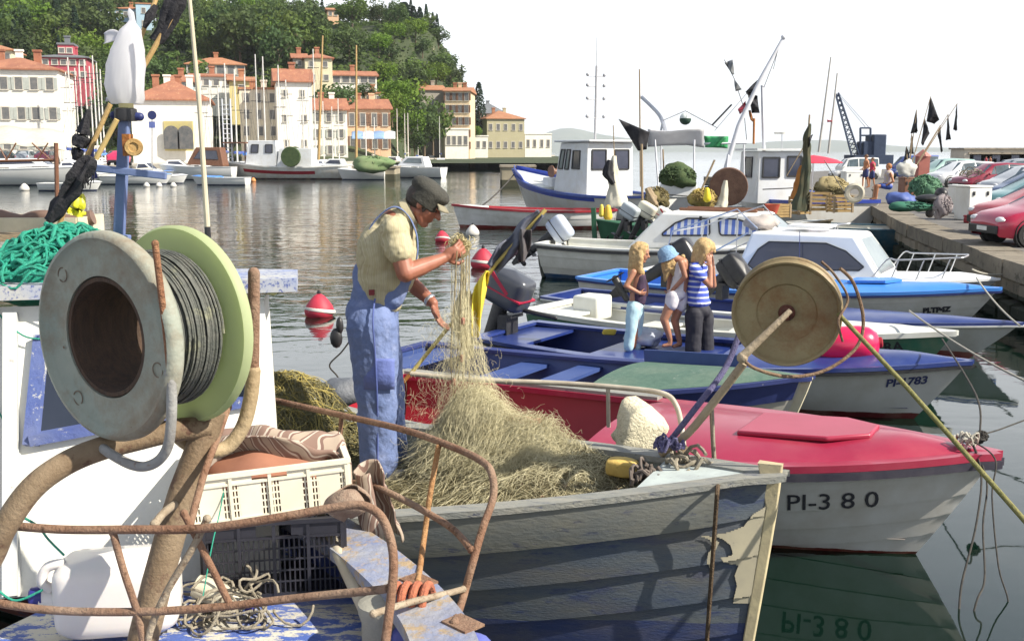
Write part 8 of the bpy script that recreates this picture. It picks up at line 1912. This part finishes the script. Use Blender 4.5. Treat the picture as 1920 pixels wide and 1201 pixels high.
# undergrowth over the slope, one mass of leaves
rr = random.Random(77); mb = MB()
for i in range(26000):
    y = rr.uniform(156, 312); x = rr.uniform(xr(-30, y), -7); z = hill_z(x, y)
    if z < 2 or blocked(x, y, 1.5, z): continue
    n_ = V((rr.gauss(0, .6), rr.gauss(-.6, .6), 1)); u, v = frame(n_); s = rr.uniform(.35, .8); c = V((x, y, z + rr.uniform(-.1, 1.1) * (.6 + .8 * abs(mnoise.noise(V((x * .15, y * .15, 3)))))))
    mb.add([c + u * s, c + v * s * .7, c - u * s * .8, c - v * s * .6], [(0, 1, 2, 3)])
tag(mb.build('undergrowth', leafmat('undergrowth_leaf', (.03, .06, .012), (.09, .13, .03), sc=.15, rnd=0), smooth=False), 'low scrub covering the hillside between the trees', 'undergrowth', kind='stuff')
for i in range(34):                                  # low trees clinging to the steep end
    yy = random.uniform(215, 300); z0_ = -19 + 7 * sstep(235, 285, yy); xx = z0_ - random.uniform(1.5, 9); z = hill_z(xx, yy); h = random.uniform(3.5, 5.5)
    if not blocked(xx, yy, h, z): tree(random.choice(['broad', 'broad', 'bright']), xx, yy, h, z - .8, wd=1.25)
# the named cypresses and the trees at the ridge end
for px, pt_, pb, lb, wd in ((800, 13, 92, 'tallest cypress of the pair at the ridge end', 1), (812, 27, 92, 'second cypress at the ridge end, right of the tallest', 1), (820, 30, 92, 'rightmost cypress on the ridge, against the sky', 1), (788, 18, 88, 'wide cypress just left of the tallest one', 1.7), (776, 16, 88, 'broad dark cypress above the cream wall', 2.0), (759, 10, 92, 'large dark conical tree at the left of the ridge cypresses', 3.2), (866, 122, 160, 'lone slim cypress below the ridge, right side', .9)):
    Y = 285 if pb < 120 else 262; p = P(px, pb, Y); h = (pb - pt_) / FPX * Y; tree('cypress', p.x, Y, h, p.z, wd=wd, label=lb)
for px, pt_, pb, Y, kd, lb, wd in ((745, 150, 215, 186, 'bright', 'bright green ivy bush right above the peach house, upper', 1.0), (736, 172, 235, 182, 'bright', 'bright green ivy bush falling beside the peach house', .9), (818, 118, 165, 250, 'bright', 'bright yellow green bush on the cliff, centre', 1.2), (800, 128, 172, 246, 'bright', 'bright yellow green bush on the cliff, left', 1.1), (828, 95, 150, 262, 'broad', 'round olive green tree on the cliff top', 1.2), (845, 120, 172, 255, 'broad', 'dark bushy tree on the cliff right end', 1.1), (858, 150, 190, 250, 'broad', 'small bush at the right foot of the cliff', 1.2), (770, 110, 185, 240, 'broad', 'large dark olive tree left of the bright cliff bushes', 1.1), (898, 158, 250, 290, 'cypress', 'autumn brown poplar beside the grey roofed house', 1.6), (812, 185, 285, 228, 'broad', 'ivy mass climbing the left wing of the palace', .8), (796, 200, 288, 226, 'broad', 'dark ivy mass low on the palace left side', .8), (768, 205, 285, 190, 'bright', 'green tree behind the yacht masts right of the peach house', .9), (778, 240, 290, 186, 'broad', 'low dark tree at the waterfront before the palace', 1.1), (628, 160, 200, 180, 'broad', 'olive tree row below the long low house, left', 1.3), (655, 160, 192, 182, 'broad', 'olive tree row below the long low house, middle', 1.4), (685, 158, 190, 184, 'broad', 'olive tree row below the long low house, right', 1.4), (890, 236, 262, 268, 'bright', 'small bright bush by the low white store', 1.2)):
    p = P(px, pb, Y); tree(kd, p.x, Y, (pb - pt_) / FPX * Y, p.z, wd=wd, label=lb)
# far water craft
m_yh = mat('yacht_white', (.74, .74, .73), (.68, .68, .66), sc=1, rough=.35, zb=[(.08, (.04, .05, .10))]); m_mast = mat('mast_alu', (.72, .70, .66), (.6, .58, .54), sc=2, rough=.4)
def yacht_proto(L=8.5, mastH=10.5, cover=m_blue):
    hl = Hull(L, 2.6, .95, .9, 1.2, rake=1.1, d=.3, tw=.65, pw=2.2, rnd=.85); t = thing('sailing_yacht', 'white sailing yacht with bare mast moored before the old town', 'sailing yacht')
    mb = MB(); hl.outer(mb, 20); mb.build('hull', m_yh, t); mb = MB(); hl.deck(mb, .01, N=12, camber=.06, edge=False); mb.build('deck', m_gel, t)
    c = Cabin(t, 2.6, 5.8, 2.8, 5.2, .92, 1.42, .85, .6, .75, .5, m_gel)
    for sg in (-1, 1): c.window(lambda u, v: c.side(u, v, sg, .015), [(.15, .3), (.8, .3), (.78, .75), (.17, .75)], m_pane, m_dark)
    mb = MB(); mb.tube([V((4.6, 0, 1.3)), V((4.55, 0, mastH))], [.085, .06], 6); mb.build('mast', m_mast, t)
    mb = MB(); mb.tube([V((4.5, 0, 2.3)), V((1.2, 0, 2.35))], .14, 8); mb.build('sail_cover', cover, t)
    mb = MB()
    for z in (.62, .85): mb.tube([V((4.57, -.7, mastH * z)), V((4.57, .7, mastH * z))], .03, 4)
    for a in (V((.05, 0, 1.0)), V((L - .1, 0, 1.25)), V((4.5, 1.15, 1.0)), V((4.5, -1.15, 1.0))): mb.tube([a, V((4.56, 0, mastH * .98))], .012, 3)
    mb.build('stays', m_dark, t); return t
yp = [yacht_proto(8.5, 10.5), yacht_proto(7.0, 9.0, m_canv), yacht_proto(10, 13, m_lblue)]
random.seed(5); yk = 0; used = set()
ys = [(148, 108, 120, 0), (160, 128, 122, 1), (168, 120, 118, 0), (178, 112, 116, 0), (186, 124, 121, 1), (193, 104, 117, 2), (200, 118, 119, 0), (388, 138, 112, 1), (434, 119, 112, 0), (451, 130, 114, 0), (491, 102, 116, 2), (504, 106, 118, 0), (532, 122, 120, 1), (597, 92, 128, 2), (612, 190, 150, 1), (640, 185, 150, 1), (748, 204, 180, 1), (762, 204, 184, 0), (768, 212, 178, 1), (826, 218, 215, 0), (142, 135, 125, 1), (206, 130, 124, 0), (405, 150, 118, 1), (420, 160, 124, 0), (470, 140, 122, 0), (545, 150, 124, 1), (575, 165, 126, 0), (628, 200, 140, 1), (690, 215, 160, 0), (706, 220, 168, 1), (786, 222, 190, 0)]
for px, pt_, Y, v in ys:
    hgt = P(px, pt_, Y).z; base = yp[v]; mh_ = (10.5, 9.0, 13)[v]; sc = hgt / mh_
    t = dup(base) if v in used else base; used.add(v)
    sc = min(max(sc, .6), 1.6); t.scale = (sc if sc < 1.2 else 1.1, 1, sc); rz = random.choice([R_(80), R_(95), R_(100), R_(-85)]) + random.uniform(-.1, .1)
    t.rotation_euler = (0, 0, rz); mo = 4.6 * t.scale[0]; t.location = (xr(px, Y) - math.cos(rz) * mo, Y - math.sin(rz) * mo, 0)
    t['label'] = f"white sailing yacht with bare mast, {ORD[sum(1 for q in ys if lmk(q[0]) == lmk(px) and q[0] < px)]} from the left before {lmk(px)}"; t['group'] = 'sailing yachts moored before the town'; yk += 1
# long wooden mast boats
for px, a, b, Y, lb in ((605, 67, 300, 98, 'tall wooden mast with long spar behind the fishing boat, left one'), (668, 85, 312, 98, 'tall wooden mast behind the fishing boat, right one')):
    mb = MB(); mb.tube(PP([(px - (8 if px < 610 else 0), b, Y), (px, a, Y)]), [.13, .07], 8); tag(mb.build('mast', m_bamb), lb, 'mast')
# white fishing boat with burgundy stripe
HF = Hull(14, 4.2, 1.35, 1.15, 1.9, rake=1.6, d=.5, tw=.8, pw=2.3, rnd=.8)
bf = Boat(HF, 'fishing_boat', 'white fishing boat with long burgundy stripe and net drum, across the water', 'boat', (388, 103, 1.9, 0), R_(176))
bf.build(mat('fishing_hull', (.68, .67, .64), (.6, .59, .55), sc=.8, rough=.5, zb=[(.12, (.08, .05, .05))], grime=(.45, .35, .22)), m_white, m_off, m_off, .62, floor_z=.8, rail=(.12, .12, .06))
hullp = MB(); rows = []
for i in range(30):
    t = .22 + .5 * i / 29; rows.append([HF.pt(t, q, 1, .03) for q in (.16, .22, .29)])
hullp.grid(rows); hullp.build('stripe', m_redin, bf.t)
cf_ = Cabin(bf.t, 6.9, 9.9, 6.9, 9.5, 1.1, 3.6, 1.5, 1.4, 1.4, 1.3, m_wh)
for a, b_ in ((.1, .35), (.6, .85)): cf_.window(lambda u, v: cf_.side(u, v, 1, .02), [(a, .55), (b_, .55), (b_, .85), (a, .85)], m_pane, m_dark, fr=.06)
c2 = Cabin(bf.t, 3.5, 6.9, 3.5, 6.6, 1.1, 2.9, 1.3, 1.3, 1.2, 1.2, m_wh)
mb = MB(); mb.lathe([(.9, -.9), (.95, -.7), (.55, -.65), (.55, .65), (.95, .7), (.9, .9)], V((5.2, 2.2, 2.1)) - V((0, .6, 0)), (0, 1, .0), 20); mb.build('net_drum', m_gnet, bf.t)
mb = MB(); mb.tube([V((11.5, 0, 1.6)), V((11.5, 0, 7.5))], .08, 6); mb.tube([V((12.3, 0, 1.6)), V((12.3, 0, 7.5))], .06, 6)
for k in range(12): mb.tube([V((11.5, 0, 2 + .45 * k)), V((12.3, 0, 2 + .45 * k))], .04, 4)
mb.build('mast_ladder', m_der, bf.t)
mb = MB(); mb.box((10.9, 0, 3.4), (2.2, 2.6, .12)); 
for x in (9.9, 11.8):
    for y_ in (-1.1, 1.1): mb.tube([V((x, y_, 1.3)), V((x, y_, 3.4))], .06, 5)
mb.build('bridge_frame', m_brown, bf.t, smooth=False)
# left big white yacht and other motor boats
def mboat(label, bow, rz, L, Bm, hs, cab, m=m_yh, wm=m_pane, top=None, name='motor_boat', deckm=None):
    hl = Hull(L, Bm, hs * .85, hs * .85, hs, rake=L * .14, d=.3, tw=.85, pw=2.4, rnd=.8); b = Boat(hl, name, label, 'boat', bow, R_(rz)); b.build(m, m_gel, m_off, deckm or m_gel, .5, floor_z=.3, camber=.1)
    if cab:
        x0, x1, h = cab; c = Cabin(b.t, x0 * L, x1 * L, x0 * L + .3, x1 * L - .9, hs * .9, hs * .9 + h, Bm * .38, Bm * .28, Bm * .33, Bm * .24, top or m_gel, zbf=hs)
        for sg in (-1, 1): c.window(lambda u, v: c.side(u, v, sg, .015), [(.12, .35), (.88, .35), (.80, .82), (.15, .82)], wm, m_dark)
        c.window(lambda u, v: c.front(u, v, .015), [(.08, .15), (.92, .15), (.92, .9), (.08, .9)], wm, m_dark)
    return b
mboat('large white yacht hull with small dark oval window at the left edge', (188, 84, 1.5, 0), 5, 12, 3.2, 1.5, (.2, .7, .7))
mboat('white streamlined cabin cruiser right of the stone jetty', (722, 108, 1.2, 0), 165, 6.2, 2.6, 1.2, (.25, .75, 1.0), wm=m_pane2)
mboat('brown varnished wheelhouse motor boat behind the dinghies', (298, 100, 1.4, 0), 178, 7, 2.4, 1.4, (.1, .6, 1.7), top=m_brown)
mboat('blue covered small boat beyond the cross arm of the mast', (322, 86, .9, 0), 3, 5.5, 2, .8, None, deckm=m_lblue)
mboat('white dinghy right of the blue covered boat', (350, 88, .8, 0), 2, 4.2, 1.8, .7, None); mboat('pale grey dinghy close to the bow of the fishing boat', (358, 84, .8, 0), 175, 4.5, 1.8, .7, None, deckm=m_lblue)
mboat('white small cabin boat left of the blue covered boat', (232, 86, 1.0, 0), 4, 6, 2.2, .95, (.2, .6, .6)); mboat('white open boat under the black flags at left', (188, 72, .7, 0), 2, 4, 1.8, .6, None)
mboat('blue hulled motor boat behind the stern of the fishing boat', (560, 118, 1.2, 0), 175, 6.5, 2.3, 1.1, (.2, .6, .8), m=mat('bluehull_far', (.06, .15, .40), None, sc=2)); mboat('white motor boat with tilted bow just left of the stone jetty', (632, 100, 1.0, 0), 178, 4.5, 2.2, 1.0, None)
for k, (px, Y, c) in enumerate([(775, 235, 1), (800, 250, 0), (835, 262, 1), (868, 280, 0), (900, 290, 1), (925, 300, 0), (948, 310, 0), (690, 170, 1), (715, 178, 0), (742, 196, 1), (972, 320, 1), (1000, 330, 0)]):
    p = P(px, 290, Y); b = mboat(['small white boat with blue cover, ', 'small white motor boat with cabin, '][c] + ORD[sorted([775, 800, 835, 868, 900, 925, 948, 690, 715, 742, 972, 1000]).index(px)] + ' from the left in the far marina row', (px, p.y, 1.0, 0), [150, 185, 200, 170][k % 4], 6.5, 2.4, 1.0, (.2, .6, .9) if c else None, deckm=None if c else m_blue); b.t['group'] = 'small boats in the far marina row'
for k, px in enumerate((28, 84, 132, 168, 262, 300, 338, 376)):
    Y = (98, 104, 100, 108)[k % 4]; b = mboat(f"small moored boat close under the left waterfront, {ORD[k]} from the left", (px + 26, Y, .95, 0), (4, -8, 170, 12)[k % 4] if k % 2 else 0, (5.2, 6, 4.6)[k % 3], 2.1, (.9, 1.05, .8)[k % 3], (.2, .6, .8) if k % 2 else None, deckm=(m_lblue, m_canv, m_gel)[k % 3]); b.t['group'] = 'small boats under the left waterfront'
# stone jetty blocks
for px0, px1, pt_, pb, lb in ((662, 742, 315, 337, 'weathered stone jetty block behind the fisherman\'s cap'), (938, 1004, 314, 350, 'concrete mooring block under the trawler bow'), (955, 972, 284, 302, 'small dark concrete pile in the far harbour')):
    c = PZ((px0 + px1) / 2, pb, 0); w_ = (px1 - px0) / FPX * c.y; h_ = (pb - pt_) / FPX * c.y; t = thing('jetty_block', lb, 'jetty', (c.x, c.y + 2, 0)); mb = MB(); mb.box((0, 0, h_ / 2 - .5), (w_, 4, h_ + 1)); bev(mb.build('block', mat('jetty' + str(px0), (.36, .31, .22), (.24, .21, .15), sc=.8, rough=.95, bump=.8, bsc=4, zb=[(.5, (.05, .05, .03))]), t), .15)
    mb = MB(); mb.box((0, 0, h_ + .06), (w_ * 1.04, 4.2, .16)); mb.build('slab', m_stone, t, smooth=False)
heap('heap of green nets and gear on the stone jetty block', 700, 308, 97, 1.7, .7, mat('jetty_net', (.12, .2, .08), (.2, .24, .12), sc=1, rough=.9), 30, n=80, rad=.05)
# left canopy with posts
cp_ = thing('canopy', 'cream canvas canopy over the left waterfront with brown posts', 'canopy', P(50, 345, 58), world=True)
mb = MB(); rows = []
for i in range(13): u = i / 12; rows.append([P(-40 + 163 * u, 236 + 10 * u * u + 34 * v + 2 * math.sin(u * 14), 60 - 3 * v) for v in (0, .25, .5, .75, 1)])
mb.grid(rows); o = mb.build('canvas', m_canv, cp_, ang=180); q_ = o.modifiers.new('s', 'SOLIDIFY'); q_.thickness = .04
mb = MB(); mb.tube(PP([(105, 268, 57), (107, 372, 57)]), .12, 8); mb.build('post', m_brown, cp_); mb = MB(); mb.tube(PP([(-40, 303, 57), (106, 300, 57)]), .08, 6); mb.build('beam', m_brown, cp_)
for x0, x1 in ((-5, 12), (30, 12), (60, 95), (90, 70)): mb = MB(); mb.tube(PP([(x0, 268, 57), (x1, 300, 57)]), .04, 5); mb.build('brace', m_brown, cp_)
# cars on the far quay
for px, Y, col, lb in ((232, 108, (.55, .03, .10), 'crimson red car parked on the far quay behind the pulley'), (22, 118, (.03, .03, .035), 'black car parked on the far quay at the left edge'), (62, 119, (.25, .28, .32), 'grey car parked on the far quay, between two dark ones'), (98, 117, (.10, .02, .04), 'dark maroon car parked on the far quay by the brown post')):
    c = car(lb, px, 300, 95, col, 0, 1.0, grp='cars parked on the far quay'); c.location = (xr(px, Y + 4), Y + 4, 1.2)
# cafe awnings, people-sized umbrellas
for k, px in enumerate((670, 690, 710, 730)):
    mb = MB(); rows = []
    for i in range(9): u = i / 8; rows.append([P(px - 11 + 22 * u, 247 + 13 * v - 2 * math.sin(PI * u) * (1 - v), 168 - 2.4 * v) for v in (0, .5, 1)])
    mb.grid(rows); o = mb.build('awning', mat('cafe_awning' + str(k), (.70, .72, .76) if k % 2 else (.25, .38, .62), None, sc=2)); q_ = o.modifiers.new('s', 'SOLIDIFY'); q_.thickness = .06; tag(o, ['blue cafe awning, leftmost before the peach house', 'white cafe awning between the two blue ones', 'blue cafe awning right of the white one before the peach house', 'rightmost white cafe awning before the peach house'][k], 'awning')
# road signs
sg_ = thing('road_sign', 'round dark blue no parking sign with square plate on a pole', 'sign', V((xr(285, 104), 104, 0)), world=True); mb = MB(); mb.tube(PP([(285, 212, 104), (285, 318, 104)]), .06, 6); mb.build('pole', m_alu, sg_)
mb = MB(); mb.lathe([(.001, -.03), (.42, -.03), (.42, .03), (.001, .03)], P(285, 216, 103.8), (0, 1, 0), 24); mb.build('disc', m_navy, sg_); mb = MB(); mb.box(P(285, 234, 103.8), (.60, .05, .60)); mb.build('plate', bpy.data.materials['pocket_blue'], sg_, smooth=False)
# far coast across the sea
mb = MB(); rows = []
for i in range(61):
    x = -600 + 4200 * i / 60; px = 960 + x / 6500 * 2000; hgt = 95 * math.exp(-((px - 1065) / 70) ** 2) + 62 * math.exp(-((px - 1180) / 160) ** 2) + 55 * math.exp(-((px - 1560) / 160) ** 2) + 20 + 9 * mnoise.noise(V((i * .3, 0, 0)))
    rows.append([V((x, 6500, -1)), V((x, 6700, hgt * .6)), V((x, 7000, hgt))])
mb.grid(rows, flip=True); mb.build('far_hills', mat('far_scrub', (.10, .13, .09), (.14, .16, .11), sc=.01, rough=.95))['kind'] = 'structure'
# sea haze
hm = bpy.data.materials.new('haze_air'); hm.use_nodes = True; t_ = hm.node_tree; t_.nodes.remove(t_.nodes['Principled BSDF']); pv = t_.nodes.new('ShaderNodeVolumePrincipled'); pv.inputs['Color'].default_value = (.86, .92, 1, 1); pv.inputs['Density'].default_value = .00012; pv.inputs['Anisotropy'].default_value = 0
t_.links.new(pv.outputs[0], t_.nodes['Material Output'].inputs['Volume'])
mb = MB(); mb.box((500, 3520, 120), (9000, 7200, 242)); hz_ = mb.build('haze', hm, smooth=False); hz_['kind'] = 'stuff'
